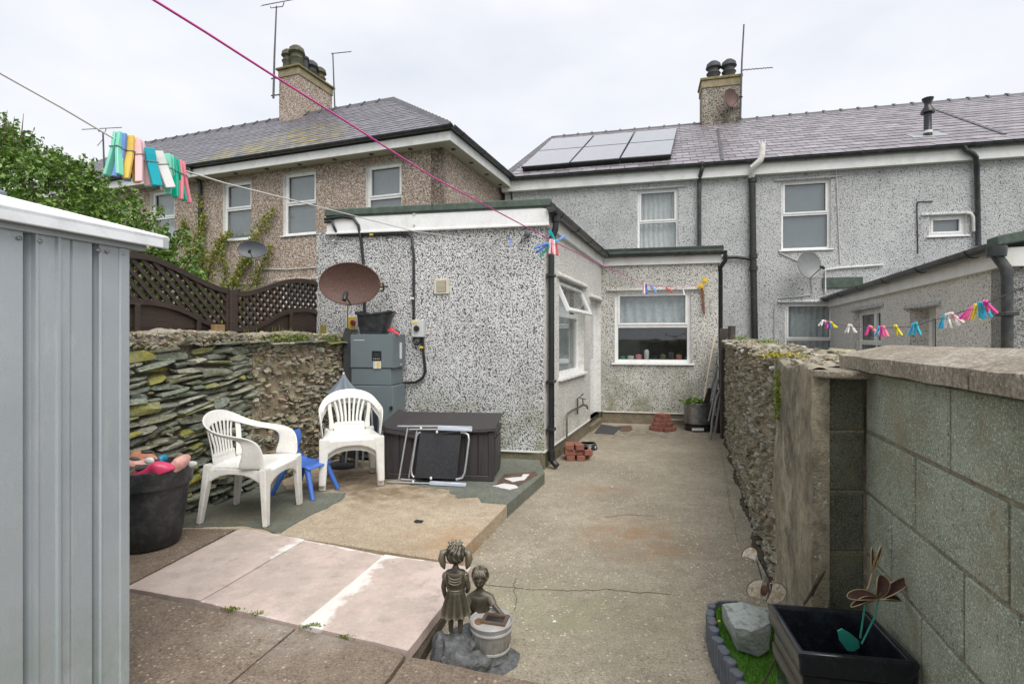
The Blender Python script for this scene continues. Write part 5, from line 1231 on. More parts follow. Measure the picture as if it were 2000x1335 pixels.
# creeper on the brown house
cp = thing('climbing_creeper', BF.w(-6.5,-.2,0), 'yellow-green creeper climbing the brown house wall around the black downpipe', 'climber')
random.seed(31); cs = []; stems = MB()
paths = [[(400,650),(398,560),(392,480),(389,380)],[(398,600),(375,520),(362,460),(357,430)],[(402,560),(415,500),(430,470),(452,455)],[(430,640),(450,560),(470,520),(490,500)],[(440,600),(480,500),(505,450),(533,408)],[(470,600),(500,540),(530,480)],[(380,640),(370,560),(360,500)],[(420,620),(440,540),(430,480)],[(395,520),(384,470),(400,420)],[(500,560),(470,600),(460,640)]]
for pth in paths:
    w_ = [wpt(BF, x, y, -.27) for x, y in pth]; stems.tube([p for p in w_], [.016,.012,.009,.004][:len(w_)], 5)
    for i in range(len(pth)-1):
        for k in range(190):
            t = random.random(); x = pth[i][0]*(1-t)+pth[i+1][0]*t; y = pth[i][1]*(1-t)+pth[i+1][1]*t; s_ = 12-7*((i+t)/(len(pth)-1)); s_ *= .5+random.random()*.9*(.6+.4*math.sin(x*.2+y*.13))
            q = wpt(BF, x+random.gauss(0,s_), y+random.gauss(0,s_*1.2), -.27+random.uniform(.0,.14)); cs.append(tuple(q))
leaves('foliage', cs, .055, M['ivy'], cp, seed=9, elong=1.5, up=-.2)
stems.build('stem', M['bark'], cp, smooth=50)
# ------------------------------------------------------------------ white armchairs
def ribbon(pairs, nw=4):
    b = MB(); n = len(pairs)-1
    b.grid(lambda u, v: (lambda i: V(pairs[i][0]).lerp(V(pairs[i][1]), u))(min(n, int(round(v*n)))), nw, n); return b
def mirror(pts): return [(-p[0], p[1], p[2]) for p in pts]
def make_chair():
    t = thing('plastic_armchair', (0,0,0), 'x', 'chair'); m = M['chair_white']
    arm = [((-.262,-.05,.415),(-.250,-.262,.415)),((-.268,-.085,.50),(-.262,-.258,.50)),((-.272,-.10,.57),(-.272,-.245,.585)),((-.262,-.075,.615),(-.284,-.19,.640)),((-.245,-.01,.635),(-.294,-.08,.662)),((-.238,.07,.645),(-.288,.06,.675)),((-.225,.15,.665),(-.265,.17,.705)),((-.195,.215,.69),(-.228,.245,.755))]
    top = [ ((-.13,.243,.712),(-.15,.283,.797)), ((-.06,.252,.725),(-.07,.294,.815))]; top += [((0,.255,.73),(0,.297,.82))]+[(( -p[0],p[1],p[2]),(-q[0],q[1],q[2])) for p, q in top[::-1]]
    band = arm+top+[((-p[0],p[1],p[2]),(-q[0],q[1],q[2])) for p, q in arm[::-1]]
    bk = ribbon(band).build('arm_and_back_band', m, t, solid=.013, sub=2, smooth=50)
    for i in range(7):
        x = (i-3)/3; b = MB(); b.sweep([(x*.155,.250,.735),(x*.125,.238,.65),(x*.105,.222,.55),(x*.105,.212,.47)], [(.021,.009)]*4, up=(0,1,.2)); b.build('slat', m, bk, bevel=.003)
    ribbon([((-.150,.205,.400),(-.150,.218,.50)),((-.08,.212,.400),(-.08,.225,.50)),((0,.215,.400),(0,.228,.50)),((.08,.212,.400),(.08,.225,.50)),((.150,.205,.400),(.150,.218,.50))]).build('back_panel', m, bk, solid=.012, sub=1, smooth=50)
    for s in (1, -1):
        ribbon([((s*.14,.205,.43),(s*.20,.17,.43)),((s*.155,.21,.52),(s*.190,.185,.52)),((s*.17,.222,.62),(s*.205,.195,.62)),((s*.175,.238,.71),(s*.215,.215,.70))]).build('back_stile', m, bk, solid=.011, sub=2, smooth=50)
    def seat(u, v):
        x = (u-.5)*2; y = -.262+.485*v; hw = .252-.05*v; e = 1-abs(x)**6
        z = .425-.014*math.sin(math.pi*v)*(1-x*x)-.03*max(0, (.12-v)/.12)**2*1.0-.012*v
        return V((x*hw, y-.012*(1-x*x)*(v < .2), z))
    b = MB(); b.grid(seat, 16, 16); st = b.build('seat', m, t, solid=.010, smooth=50)
    arch = lambda u: .050+.115*abs(u)**4
    for pts in ([(-.25,-.27,0),(-.15,-.281,0),(0,-.285,0),(.15,-.281,0),(.25,-.27,0)],):
        ribbon([((p[0],p[1],.405),(p[0],p[1]+.004,.405-arch(p[0]/.25))) for p in pts]).build('apron', m, st, solid=.010, sub=1, smooth=50)
    for s in (1, -1):
        ribbon([((s*(.252-.05*v),-.262+.485*v,.412),(s*(.256-.05*v),-.262+.485*v,.412-arch(2*v-1)*.8)) for v in (0,.25,.5,.75,1)]).build('apron', m, st, solid=.010, sub=1, smooth=50)
    for s in (1, -1):
        b = MB(); b.sweep([(s*.236,-.252,.42),(s*.243,-.256,.36),(s*.250,-.262,.25),(s*.260,-.274,.0)], [(.100,.058),(.086,.052),(.072,.044),(.056,.034)], up=(0,1,0)); b.build('leg', m, t, bevel=.008, seg=2)
        b = MB(); b.sweep([(s*.196,.205,.44),(s*.206,.215,.33),(s*.216,.23,.2),(s*.232,.256,.0)], [(.078,.050),(.070,.046),(.060,.040),(.050,.034)], up=(0,1,0)); b.build('leg', m, t, bevel=.008, seg=2)
    return t
c1 = make_chair(); c1.location = (-2.06, 4.15, ZP+.005); c1.rotation_euler = (0,0,R(86))
tag(c1, 'single white plastic armchair facing right beside the small blue chair', 'chair', 'white plastic garden armchairs')
c2 = copy_tree(c1); c2.location = (-1.575, 5.14, ZP+.002); c2.rotation_euler = (0,0,R(20)); c2['label'] = 'lower white armchair of the stacked pair in front of the grey unit'
c3 = copy_tree(c1); c3.location = (-1.575+.018, 5.14-.05, ZP+.057); c3.rotation_euler = (0,0,R(20)); c3['label'] = 'upper white armchair of the stacked pair in front of the grey unit'

# child's blue chair
kc = thing('child_chair', (0,0,0), "small blue plastic child's chair half hidden behind the single white armchair", 'chair'); m = M['blue_plastic']
b = MB()
def ks(u, v):
    x = (u-.5)*2; y = -.15+.27*v; return V((x*(.15-.015*v), y, .262-.010*math.sin(math.pi*v)*(1-x*x)-.02*max(0,(.18-v)/.18)**2+.03*max(0,(v-.85)/.15)**2))
b.grid(ks, 12, 12); b.build('seat', m, kc, solid=.018, sub=1, smooth=50)
bp = MB()
def kb(u, v):
    x = (u-.5)*2; w_ = .085+.055*max(0,(v-.25))/.75 if v > .25 else .125-.04*(v/.25); w_ = [.13,.115,.085,.07,.09,.125,.135,.135,.130][int(round(v*8))]
    return V((x*w_, .12+.055*v-.02*(1-x*x)*v, .265+.27*v))
bp.grid(kb, 10, 8); bp.build('backrest', m, kc, solid=.018, sub=1, smooth=50)
for sx in (1,-1):
    for y, ye in ((-.10,-.20),(.10,.21)):
        b = MB(); b.tube([(sx*.115, y, .262), (sx*.14, (y+ye)/2, .13), (sx*.165, ye, .0)], [.026,.021,.017], 8); b.build('leg', m, kc, smooth=50)
kc.scale = (1.06,1.06,1.02); kc.location = (-1.85, 4.74, ZP+.004); kc.rotation_euler = (0,0,R(72))

# ------------------------------------------------------------------ grey outdoor unit and things round it
HD = .40; ha0, ha1 = EF.px(684, 700, HD)[0], EF.px(768, 700, HD)[0]
hp = thing('heating_unit', EF.w((ha0+ha1)/2, .2, ZP), 'tall dark grey outdoor boiler cabinet against the pebbledashed wall behind the stacked chairs', 'boiler')
b = MB(); b.box(EF, ha0, ha1, .04, HD, 1.16, 1.545); b.build('upper_casing', M['unit_grey'], hp, bevel=.008, seg=2)
b = MB(); b.box(EF, ha0+.005, ha1-.035, .06, HD-.01, .965, 1.155); b.build('middle_casing', M['unit_grey'], hp, bevel=.006)
b = MB(); b.box(EF, ha0+.005, ha1-.005, .04, HD-.005, ZP+.03, .96); b.build('lower_casing', M['unit_grey'], hp, bevel=.006)
def dec(x0, y0, x1, y1, th, mat, name, parent, d=HD, fr=EF):
    r = rect(fr, x0, y0, x1, y1, d); b = MB(); b.box(fr, r[0], r[1], d+.0005, d+th, r[2], r[3]); return b.build(name, mat, parent)
ds = dec(727,685,745,704,.006,M['black_plastic'],'control_display',hp); dec(732,690,740,696,.0075,M['dark_felt'],'screen',ds)
for i in range(4): dec(730+i*3.4,699.5,731.6+i*3.4,701,.0085,M['socket_grey'],'button',ds)
wl = dec(729.5,705,744,719.5,.003,M['label_white'],'warning_label',hp)
for i in range(3): dec(735.5,706.5+i*4.4,742.5,709.6+i*4.4,.0045,M['yellow'],'warning_mark',wl); dec(731.3,707.3+i*4.4,732.6,708.6+i*4.4,.0045,M['black_plastic'],'symbol',wl)
dec(690.5,663.3,712,664.4,.002,M['label_white'],'badge_strip',hp)
SIDE = Fr(tuple(EF.w(ha1,0,0)), (-EF.n.x, -EF.n.y))
b = MB(); b.box(EF, ha1+.0005, ha1+.004, .16, .22, 1.26, 1.45); b.build('rating_label', M['label_white'], hp); b = MB(); b.box(EF, ha1+.0005, ha1+.004, .16, .20, 1.19, 1.20); b.build('rating_label', M['label_white'], hp)
b = MB(); b.lathe(EF.w(ha1-.02,HD-.01,.72), [(.012,0),(.018,.01),(.018,.03)], 12, EF.mat().to_3x3() @ Matrix.Rotation(R(90),3,'X')); b.build('valve_knob', M['black_plastic'], hp)
sbd = MB(); a0 = EF.px(671,700,.30)[0]; sbd.prism([EF.w(a0,.28,ZP+.005), EF.w(a0+.10,.28,ZP+.005), EF.w(a0+.10,.28,1.60), EF.w(a0+.03,.28,1.62), EF.w(a0,.28,1.56)], EF.n*.03)
tag(sbd.build('plastic_board', M['dark_pot'], None, bevel=.004), 'tall dark board standing between the rubble wall and the grey cabinet', 'board')
def iso(x0, y0, x1, y1, face, knob, lab, kx, ky, plate=None):
    r = rect(EF, x0, y0, x1, y1, 0); t = thing('isolator_switch', EF.w((r[0]+r[1])/2, 0, (r[2]+r[3])/2), lab, 'switch', 'isolator switches on the extension wall')
    b = MB(); b.box(EF, r[0], r[1], .003, .075, r[2], r[3]); b.build('case', face, t, bevel=.006)
    if plate:
        b = MB(); c = (r[0]+r[1])/2+.015; b.box(EF, c-.04, c+.045, .0755, .080, r[2]+.015, r[3]-.015); b.build('face_plate', plate, t)
    a, z = EF.px(kx, ky, .08); b = MB(); b.lathe(EF.w(a, .079, z), [(.034,0),(.034,.02),(.030,.024)], 16, EF.mat().to_3x3() @ Matrix.Rotation(R(90),3,'X')); kn = b.build('rotary_knob', knob, t, smooth=40)
    b = MB(); b.box(EF, a-.008, a+.008, .10, .112, z-.028, z+.028); b.build('knob_grip', M['dark_pot'] if knob == M['red'] else M['black_plastic'], kn, bevel=.002); return t, r
iso(681.5,617,699,644,M['label_white'],M['red'],'yellow and white isolator switch with red rotary knob left of the black tub',690,630,M['yellow'])
t2, r2 = iso(808,625,831,658,M['socket_grey'],M['black_plastic'],'light grey isolator switch with black rotary knob right of the black tub',814,641)
b = MB(); b.box(EF, r2[0]+.015, r2[0]+.075, .0755, .079, r2[3]-.045, r2[3]-.02); b.build('warning_label', M['yellow'], t2)
tub = thing('storage_tub', EF.w(ha0+.3,.2,1.547), 'open black plastic tub lying on top of the tall grey cabinet', 'tub')
def squircle_tub(b, fr, ca, cd, z0, z1, a_b, d_b, a_t, d_t, n=28, wall=.012, rim=.018, shear=0):
    loops = []
    for (ra, rd, z, sh) in ((a_b,d_b,z0,0),(a_t,d_t,z1-.02,shear),(a_t+rim,d_t+rim,z1-.018,shear),(a_t+rim,d_t+rim,z1,shear),(a_t-wall,d_t-wall,z1,shear),(a_b-wall,d_b-wall,z0+wall,0)):
        l = []
        for k in range(n):
            th = 2*math.pi*k/n; c, s_ = math.cos(th), math.sin(th); e = .55
            l.append(fr.w(ca+sh+ra*math.copysign(abs(c)**e, c), cd+rd*math.copysign(abs(s_)**e, s_), z+.018*math.sin(th*2+1)*(z > z0+.05)*(rim > .01)))
        loops.append(l)
    base = len(b.v); 
    for l in loops: b.v += l
    b.f += [(base+n*i+k, base+n*i+(k+1)%n, base+n*i+n+(k+1)%n, base+n*i+n+k) for i in range(len(loops)-1) for k in range(n)]+[tuple(base+k for k in range(n))[::-1], tuple(base+n*(len(loops)-1)+k for k in range(n))]
tm_ = EF.px(732, 630, .2); b = MB(); squircle_tub(b, EF, tm_[0], .22, 1.55, 1.80, .15, .11, .205, .14, shear=.02); b.build('tub_body', M['tub_black'], tub, smooth=40)
b = MB(); b.tube([EF.w(tm_[0]+.20,.16,1.76), EF.w(tm_[0]+.27,.2,1.79), EF.w(tm_[0]+.20,.26,1.76)], .010, 8); b.build('handle', M['rust'], tub, smooth=50)
def shoe(name_, parent, M_, mat, sole, L_=.24, strap=True):
    """clog: local x = length"""
    def tr(p): return M_ @ V(p)
    b = MB()
    def sf(u, v):
        th = 2*math.pi*u; x = -.5+v; w_ = (.18*math.sin(math.pi*min(1, max(0,(x+.52)/1.04)))**.5+.02)*(1.1 if x > .1 else .9); h = .28*math.sin(math.pi*min(1,max(0,(x+.5)/1.0)))**.6
        hh = h if math.sin(th) < 0 else h*(1 if x > .02 else .75)
        return tr((x*L_, w_*math.cos(th)*L_, (max(0, math.sin(th))*hh+.05)*L_))
    b.grid(sf, 16, 12); o = b.build(name_, mat, parent, smooth=60)
    s_ = MB(); s_.grid(lambda u, v: tr(((-.5+v)*1.03*L_, (.19*math.sin(math.pi*min(1,max(0,v)))**.5)*(1.1 if v > .6 else .9)*math.cos(2*math.pi*u)*L_, (.03+.03*math.sin(2*math.pi*u))*L_)), 12, 12); s_.build('sole', sole, o, smooth=60)
    h = MB(); h.ell(tr((-.18*L_,0,.24*L_)), (.17*L_,.105*L_,.055*L_), rot=M_.to_3x3()); h.build('foot_opening', M['dark_pot'], o, smooth=60)
    return o
def sh_thing(p, rot, mat, sole, lab, L_=.24, name='clog_shoe', cat='shoe', group=None):
    m = Matrix.Translation((0,0,0)) @ Euler([R(x) for x in rot]).to_matrix().to_4x4(); o = bpy.data.objects.new('x', None)
    t = shoe(name, None, Matrix.Translation(p) @ m, mat, sole, L_); bpy.data.objects.remove(o); return tag(t, lab, cat, group)
sh_thing(EF.w(EF.px(768,640,.3)[0], .30, 1.56), (0,-20,160), M['red'], M['label_white'], 'dark red shoe beside the black tub on the grey cabinet', .17)

# storage box
BX = Fr((-1.272,5.2), (1.094,-.115)); bw_, bd_ = 1.10, .52
bxs = thing('storage_box', BX.w(.55,-.25,ZP), 'brown plastic wood-grain storage box with sagging lid against the extension wall', 'storage box')
BXr = lambda a, d, z: BX.w(a, -d, z)
b = MB(); T0 = ZP+.005
b.box8([BXr(a, d, z) for z in (T0, ZP+.50) for a, d in ((.02,.02),(bw_-.02,.02),(bw_+.0,bd_),(.02,bd_))]); b.build('body', M['box_brown'], bxs, bevel=.012, seg=2)
for i in range(8):
    a = .04+i*.13; b = MB(); b.box(BX, a, a+.122, -.022, -.008, ZP+.06, ZP+.46); b.build('panel', M['box_brown'], bxs, bevel=.005)
for a in (0.0, bw_-.055):
    b = MB(); b.box(BX, a, a+.055, -.07, .0, ZP+.005, ZP+.49); b.build('corner_post', M['box_brown'], bxs, bevel=.008)
b = MB(); b.box(BX, .0, bw_, -.03, -.003, ZP+.006, ZP+.06); b.build('base_rail', M['box_brown'], bxs, bevel=.006)
BY = Fr(tuple(BXr(bw_,0,0)), tuple((BXr(bw_,bd_,0)-BXr(bw_,0,0))[:2]))
for i in range(3):
    b = MB(); b.box(BY, .07+i*.145, .205+i*.145, -.01, .008, ZP+.06, ZP+.40); b.build('panel', M['box_brown'], bxs, bevel=.005)
b = MB(); b.box(BY, .02, bd_, -.01, .012, ZP+.42, ZP+.50); b.build('side_rail', M['box_brown'], bxs, bevel=.008); b = MB(); b.box(BY, .10, .42, .0125, .02, ZP+.435, ZP+.455); b.build('hand_grip', M['black_plastic'], bxs)
lid = MB()
def lf(u, v):
    a = -.02+(bw_+.04)*u; d = -.03+(bd_+.05)*v; sag = -.075*math.exp(-((u-.44)/.30)**2)*(1-v)**.8
    tear = -.0
    return BXr(a, d, ZP+.515+.07*v+sag+.006*math.sin(u*40)*(1-v)*.3+(.02 if u < .05 else 0))
lid.grid(lf, 40, 10); lid.build('lid', M['box_brown'], bxs, solid=.018, smooth=50)
lp = MB(); lp.grid(lambda u, v: BXr(-.022+(bw_+.04)*u, -.032-.004*v, lf(u,0).z-.034*v*(1 if u < .8 else .4)), 40, 2); lp.build('lid_lip', M['box_brown'], bxs, solid=.008, smooth=50)

# folded camping chair leaning on the box
CF = Fr(tuple(G(775,942,ZP)), tuple((G(905,946,ZP)-G(775,942,ZP))[:2])); CF.o.z = 0
fc = thing('folded_camping_chair', CF.w(.4,0,ZP), 'folded camping chair on its side, silver tubes and black mesh, leaning on the brown box', 'folding chair')
tl_ = lambda x, y, d=0: (lambda a, z: CF.w(a, .05-(z-ZP)*.22+d, z))(*CF.px(x, y, .02))
def tb(pts, r, name, mat='alu', d=0, parent=fc):
    b = MB(); b.tube([tl_(x, y, d) for x, y in pts], r, 8); return b.build(name, M[mat], parent, smooth=50)
tb([(771,835),(852,835),(919,837)], .010, 'frame_tube'); tb([(794,841),(852,841)], .008, 'frame_tube')
tb([(791,838),(780,938)], .010, 'frame_tube'); tb([(809,844),(799,932)], .009, 'frame_tube', d=-.01)
tb([(818,846),(813,848),(810,854),(805,905),(804,916),(806,926),(810,930)], .011, 'leg_hoop', d=.012)
tb([(897,846),(906,847),(912,851),(914,860),(910,905),(908,922),(904,931),(892,934)], .011, 'leg_hoop', d=.012)
tb([(758,939),(809,941),(850,942)], .009, 'frame_tube'); tb([(784,934),(812,936)], .008, 'frame_tube')
for q in (((852,834),(920,838),(920,844),(852,841.5)), ((842,936),(913,940),(912,946.5),(841,943))):
    b = MB(); b.prism([tl_(x, y, .012) for x, y in q], CF.n*.03); b.build('armrest', M['pale_alu'], fc, bevel=.005)
fbm = MB(); fbm.grid(lambda u, v: tl_(817+81*u-5*v, 849+3*u+82*v, .006+.02*math.sin(math.pi*v)*abs(u-.42)), 16, 12); fbm.build('mesh_fabric', M['mesh_fabric'], fc, solid=.008, smooth=50)
for x, y in ((851,845),(819,838),(844,931),(810,938)): b = MB(); b.ell(tl_(x, y, .03), (.012,.012,.016)); b.build('joint_knob', M['label_white'], fc, smooth=60)
# second folded chair, dark, behind the stacked chairs
CF2 = Fr((-1.86,5.72), (.98,-.19)); f2 = thing('folded_camping_chair', CF2.w(.2,0,ZP), 'dark folded camping chair standing behind the legs of the stacked white chairs', 'folding chair')
b = MB(); b.grid(lambda u, v: CF2.w(.02+.40*u, .02*math.sin(u*7)-.05*v, ZP+.13+.50*v-.03*math.sin(u*5)), 12, 8); b.build('fabric', M['dark_cloth'], f2, solid=.01, smooth=50)
for a0, a1 in ((.07,.11),(.20,.20),(.27,.27),(.41,.34)):
    b = MB(); b.tube([CF2.w(a0,.03,ZP+.004), CF2.w(a1,-.04,ZP+.62)], .013 if a0 != .2 else .02, 8); b.build('leg', M['alu'], f2, smooth=50)

# folded grey parasol
pc = P(671, 730, 5.72); pz = V((pc.x, pc.y, 0)); ps = thing('folded_parasol', pz+V((0,0,ZP)), 'small folded grey parasol standing between the rubble wall and the stacked chairs', 'parasol')
b = MB()
def pf_(u, v):
    th = 2*math.pi*u; r = (.012+.125*v**1.15)*(1+.30*v*math.cos(6*th)); return V((pc.x+r*math.cos(th), pc.y+r*math.sin(th)*.8, pc.z-.215*v+.012*math.cos(6*th)*v))
b.grid(pf_, 48, 10); b.build('canopy', M['grey_fabric'], ps, solid=.004, smooth=60)
b = MB(); b.tube([pz+V((0,0,ZP+.01)), pc-V((0,0,.02))], .014, 10); b.build('pole', M['alu'], ps, smooth=50)
b = MB(); b.tube([pc-V((0,0,.03)), pc+V((0,0,.02))], [.016,.010], 10); b.build('finial', M['label_white'], ps, smooth=50)
b = MB(); b.lathe(pz+V((0,0,ZP+.004)), [(.16,0),(.16,.03),(.05,.05),(.03,.12)], 20); b.build('base', M['dark_pot'], ps, smooth=40)

# black planter tub full of clogs
tc_ = V((-2.45,3.56,ZP)); pt_ = thing('plant_tub', tc_, 'big round dark plastic plant tub beside the shed, filled with old shoes', 'plant tub')
b = MB(); b.lathe(tc_+V((0,0,.003)), [(.165,0),(.185,.02),(.205,.15),(.228,.32),(.236,.40),(.238,.405),(.254,.41),(.262,.50),(.262,.525),(.248,.53),(.243,.50),(.225,.38),(.20,.36)], 40); b.build('tub_body', M['tub_black'], pt_, smooth=40)
b = MB(); b.prism([tc_+V((.20,-.0,.50)), tc_+V((.34,.06,.47)), tc_+V((.36,.08,.44)), tc_+V((.22,.09,.52))], (0,0,.004)); 
random.seed(3)
def SP(x, y, yy): p = P(x, y, yy); return p
sh_thing(SP(300,916,3.42)-V((0,0,.03)), (18,-12,8), M['pink_shoe'], M['pink_shoe'], 'bright pink clog lying on top at the front of the shoe tub', .26)
b = MB(); b.ell(SP(298,908,3.36)+V((0,-.03,.035)), (.032,.014,.022)); b.build('pale_badge', M['label_white'], bpy.data.objects['clog_shoe.001'], smooth=60)
sh_thing(SP(342,905,3.50)-V((0,0,.03)), (50,-38,50), M['pale_shoe'], M['pale_shoe'], 'pale pink clog tipped over the right rim of the shoe tub', .22)
sh_thing(SP(275,893,3.62)-V((0,0,.03)), (10,8,170), M['tan_shoe'], M['pale_shoe'], 'tan shoe with pale sole at the back left of the shoe tub', .25)
sh_thing(SP(270,905,3.55)-V((0,0,.03)), (0,20,30), M['pale_shoe'], M['tan_shoe'], 'worn cream shoe under the tan one in the shoe tub', .22)
sh_thing(SP(312,896,3.68)-V((0,0,.02)), (20,-20,80), M['turq'], M['turq'], 'turquoise toe of a shoe poking up behind the pink clog', .14)
sh_thing(SP(366,903,3.60)-V((0,0,.02)), (60,-10,20), M['socket_grey'], M['socket_grey'], 'grey shoe tongue sticking out right of the tub rim', .12)
sh_thing(SP(262,918,3.45)-V((0,0,.03)), (0,0,60), M['rust'], M['rust'], 'dark red shoe half hidden by the shed in the shoe tub', .2)

# ------------------------------------------------------------------ bricks, bowl, mat, tap, pot, tools
def brick(p, rz, lab, grp, dims=(.215,.1025,.065)):
    m = Matrix.Translation(p) @ Matrix.Rotation(R(rz),4,'Z'); b = MB(); x, y, z = [k/2 for k in dims]
    b.box8([m @ V((sx*x, sy*y, sz)) for sz in (0, dims[2]) for sx, sy in ((-1,-1),(1,-1),(1,1),(-1,1))]); o = b.build('brick', M['brick'], None, bevel=.005)
    tag(o, lab, 'brick', grp)
random.seed(4)
b0 = G(1128,900); b0.z = 0
for k, (dx, dy, z, rz) in enumerate([(-.075,0.05,0,86),(.04,.04,0,92),(.13,.12,.0,70),(-.05,.0,.067,4),(.10,.08,.067,78),(-.04,.12,.067,8),(-.085,.04,.134,84),(.02,.03,.134,95),(.12,.05,.067,100)]):
    brick(b0+V((dx,dy+.06,z)), rz, 'red brick by the black downpipe, %s' % ['left of the bottom row','middle of the bottom row','right of the bottom row','long front one of the middle row','turned one right of the middle row','rear left of the middle row','left of the top row','right of the top row','far right of the middle row'][k], 'bricks stacked by the downpipe')
b1 = G(1299,842); b1.z = 0
for row, (n, w_, z) in enumerate([(5,.24,0),(4,.17,.067),(3,.11,.134),(2,.06,.201)]):
    for k in range(n):
        th = 2*math.pi*k/n+row*.6-1.2; brick(b1+V((w_*math.cos(th)*.62, w_*math.sin(th)*.6+.14, z)), math.degrees(th)+90, 'red brick, %s of the %s ring, round pile under kitchen window' % (['right','rear right','rear','rear left','left','front left','front','front right'][int(round((th % (2*math.pi))/(math.pi/4))) % 8], ['lowest','second','third','topmost'][row]), 'bricks piled under the kitchen window', (.19,.1,.065))
pb2 = V((G(1150,878).x, 7.15, 0)); bo = thing('pet_bowl', pb2, 'black and white dog bowl with paw prints on the path behind the bricks', 'bowl')
b = MB(); b.lathe(pb2+V((0,0,.002)), [(.125,0),(.128,.01),(.108,.075),(.102,.08),(.095,.075),(.085,.025),(.02,.02)], 28); b.build('bowl_body', M['black_plastic'], bo, smooth=40)
b = MB(); b.lathe(pb2+V((0,0,.079)), [(.108,0),(.110,.004),(.098,.006),(.096,0)], 28); b.build('rim', M['steel'], bo, smooth=40)
for th in (-2.2,-1.5,-.8):
    c = pb2+V((.121*math.cos(th), .121*math.sin(th), .038)); up_ = V((-.02*math.cos(th)*8*.1, -.02*math.sin(th)*8*.1, 1)).normalized(); tx = V((-math.sin(th), math.cos(th), 0)); b = MB()
    for ox, oz, r in ((0,-.006,.010),(-.012,.008,.005),(-.004,.013,.005),(.005,.013,.005),(.013,.008,.005)): b.ell(c+tx*ox+V((0,0,oz)), (r,r,r*.8), 8, 6)
    b.build('paw_print', M['label_white'], bo, smooth=60)
b = MB(); b.prism([G(1161,846,.0), G(1199,848,0), G(1213,835,0), G(1174,829,0)], (0,0,.012)); tag(b.build('door_mat', M['mat_rubber'], None, bevel=.003), 'small dark rubber door mat lying on the path by the side door', 'door mat')
b = MB(); b.prism([G(x, y, .0) for x, y in ((1206,832),(1232,831),(1236,838),(1228,843),(1210,841))], (0,0,.006)); b.build('leaf_debris', M['wet_brown'], None, kind='stuff')
tp = thing('outdoor_tap', ES.w(.8,.05,.5), 'old outdoor tap on a bent pipe below the side window', 'tap')
D_ = .055; w_ = lambda x, y, d=D_: wpt(ES, x, y, d)
b = MB(); b.tube([w_(1107,882), w_(1107,815), w_(1109,807), w_(1116,802), w_(1128,796)], .013, 8); b.build('pipe', M['copper'], tp, smooth=50)
b = MB(); b.tube([w_(1128,808,.03), w_(1128,778,.03)], .012, 8); b.tube([w_(1128,796), w_(1139,790,.10), w_(1146,792,.13), w_(1148,798,.14)], [.014,.017,.014,.012], 8); b.build('tap_body', M['copper'], tp, smooth=50)
b = MB(); b.tube([w_(1139,790,.10), w_(1138,778,.10)], .008, 8); b.tube([w_(1133,777,.13), w_(1143,779,.06)], .008, 8); b.build('handle', M['black_iron'], tp, smooth=50)
b = MB(); b.tube([w_(1128,778,.03), w_(1136,772,.06), w_(1139,768,.09)], .007, 6); b.build('handle', M['black_iron'], tp, smooth=50)
pk = V((G(1363,842).x*8.62/8.49, 8.62, 0)); st_ = thing('metal_pot', pk, 'large dented steel cooking pot on a black stand in the corner of the yard', 'pot')
b = MB(); b.lathe(pk+V((0,0,.10)), [(.19,0),(.215,.02),(.222,.12),(.224,.30),(.232,.335),(.238,.345),(.232,.35),(.22,.34),(.21,.10),(.05,.08)], 32); b.build('pot_body', M['steel'], st_, smooth=40)
b = MB(); b.lathe(pk+V((0,0,.002)), [(.20,0),(.21,.02),(.205,.085),(.19,.095)], 24); b.build('stand', M['black_iron'], st_, smooth=40)
b = MB(); b.box(W0, pk.x-.17, pk.x+.02, -(pk.y-.205), -(pk.y-.225), .025, .065); b.build('ash_tray', M['label_white'], st_, bevel=.004)
random.seed(8); cs = [tuple(pk+V((random.gauss(-.06,.09), random.gauss(0,.09), .44+abs(random.gauss(0,.035))))) for _ in range(500)]
tag(leaves('ivy_sprig', cs, .05, M['leaf'], None, seed=12), 'dark green plant leaves spilling out of the steel pot', 'plant')
yb = 8.55
def tool_tube(pts, r, mat): 
    b = MB(); b.tube([P(x, y, d) for x, y, d in pts], r, 8); return b
bh_ = tool_tube([(1373,790,8.6),(1384,722,8.75),(1396,654,8.85)], .013, 'broom_wood'); tag(bh_.build('broom_handle', M['broom_wood'], None, smooth=50), 'long pale wooden broom handle leaning on the wall out of the steel pot', 'handle')
sp2 = thing('spade', P(1380,785,8.5), 'spade with grey-blue D-shaped grip and dark blade standing in the steel pot', 'spade')
b = tool_tube([(1389,758,8.4),(1397,732,8.38),(1401,716,8.36)], .018, ''); b.build('shaft', M['dish_light'], sp2, smooth=50)
b = tool_tube([(1401,716,8.36),(1399,708,8.36),(1400,700,8.36),(1405,698,8.36),(1409,702,8.36),(1408,710,8.36),(1403,717,8.36)], .012, ''); b.build('grip', M['dish_light'], sp2, smooth=50)
b = MB(); b.prism([P(x, y, 8.42) for x, y in ((1383,757),(1391,757),(1386,788),(1376,792),(1374,786))], (0,.012,0)); b.build('blade', M['black_iron'], sp2, bevel=.004)
ff = thing('folding_stand', G(1396,858), 'two grey metal tube legs of a folded frame leaning against the dark boards', 'frame')
for pts in ([(1388,858,7.8),(1391,820,7.85),(1399,780,7.9),(1407,757,7.95)], [(1384,822,8.2),(1390,796,8.2),(1402,742,8.2),(1405,737,8.2)], [(1396,850,7.85),(1403,800,7.9),(1409,762,7.95)]):
    b = tool_tube(pts, .017, ''); b.build('tube', M['dish_light'], ff, smooth=50)
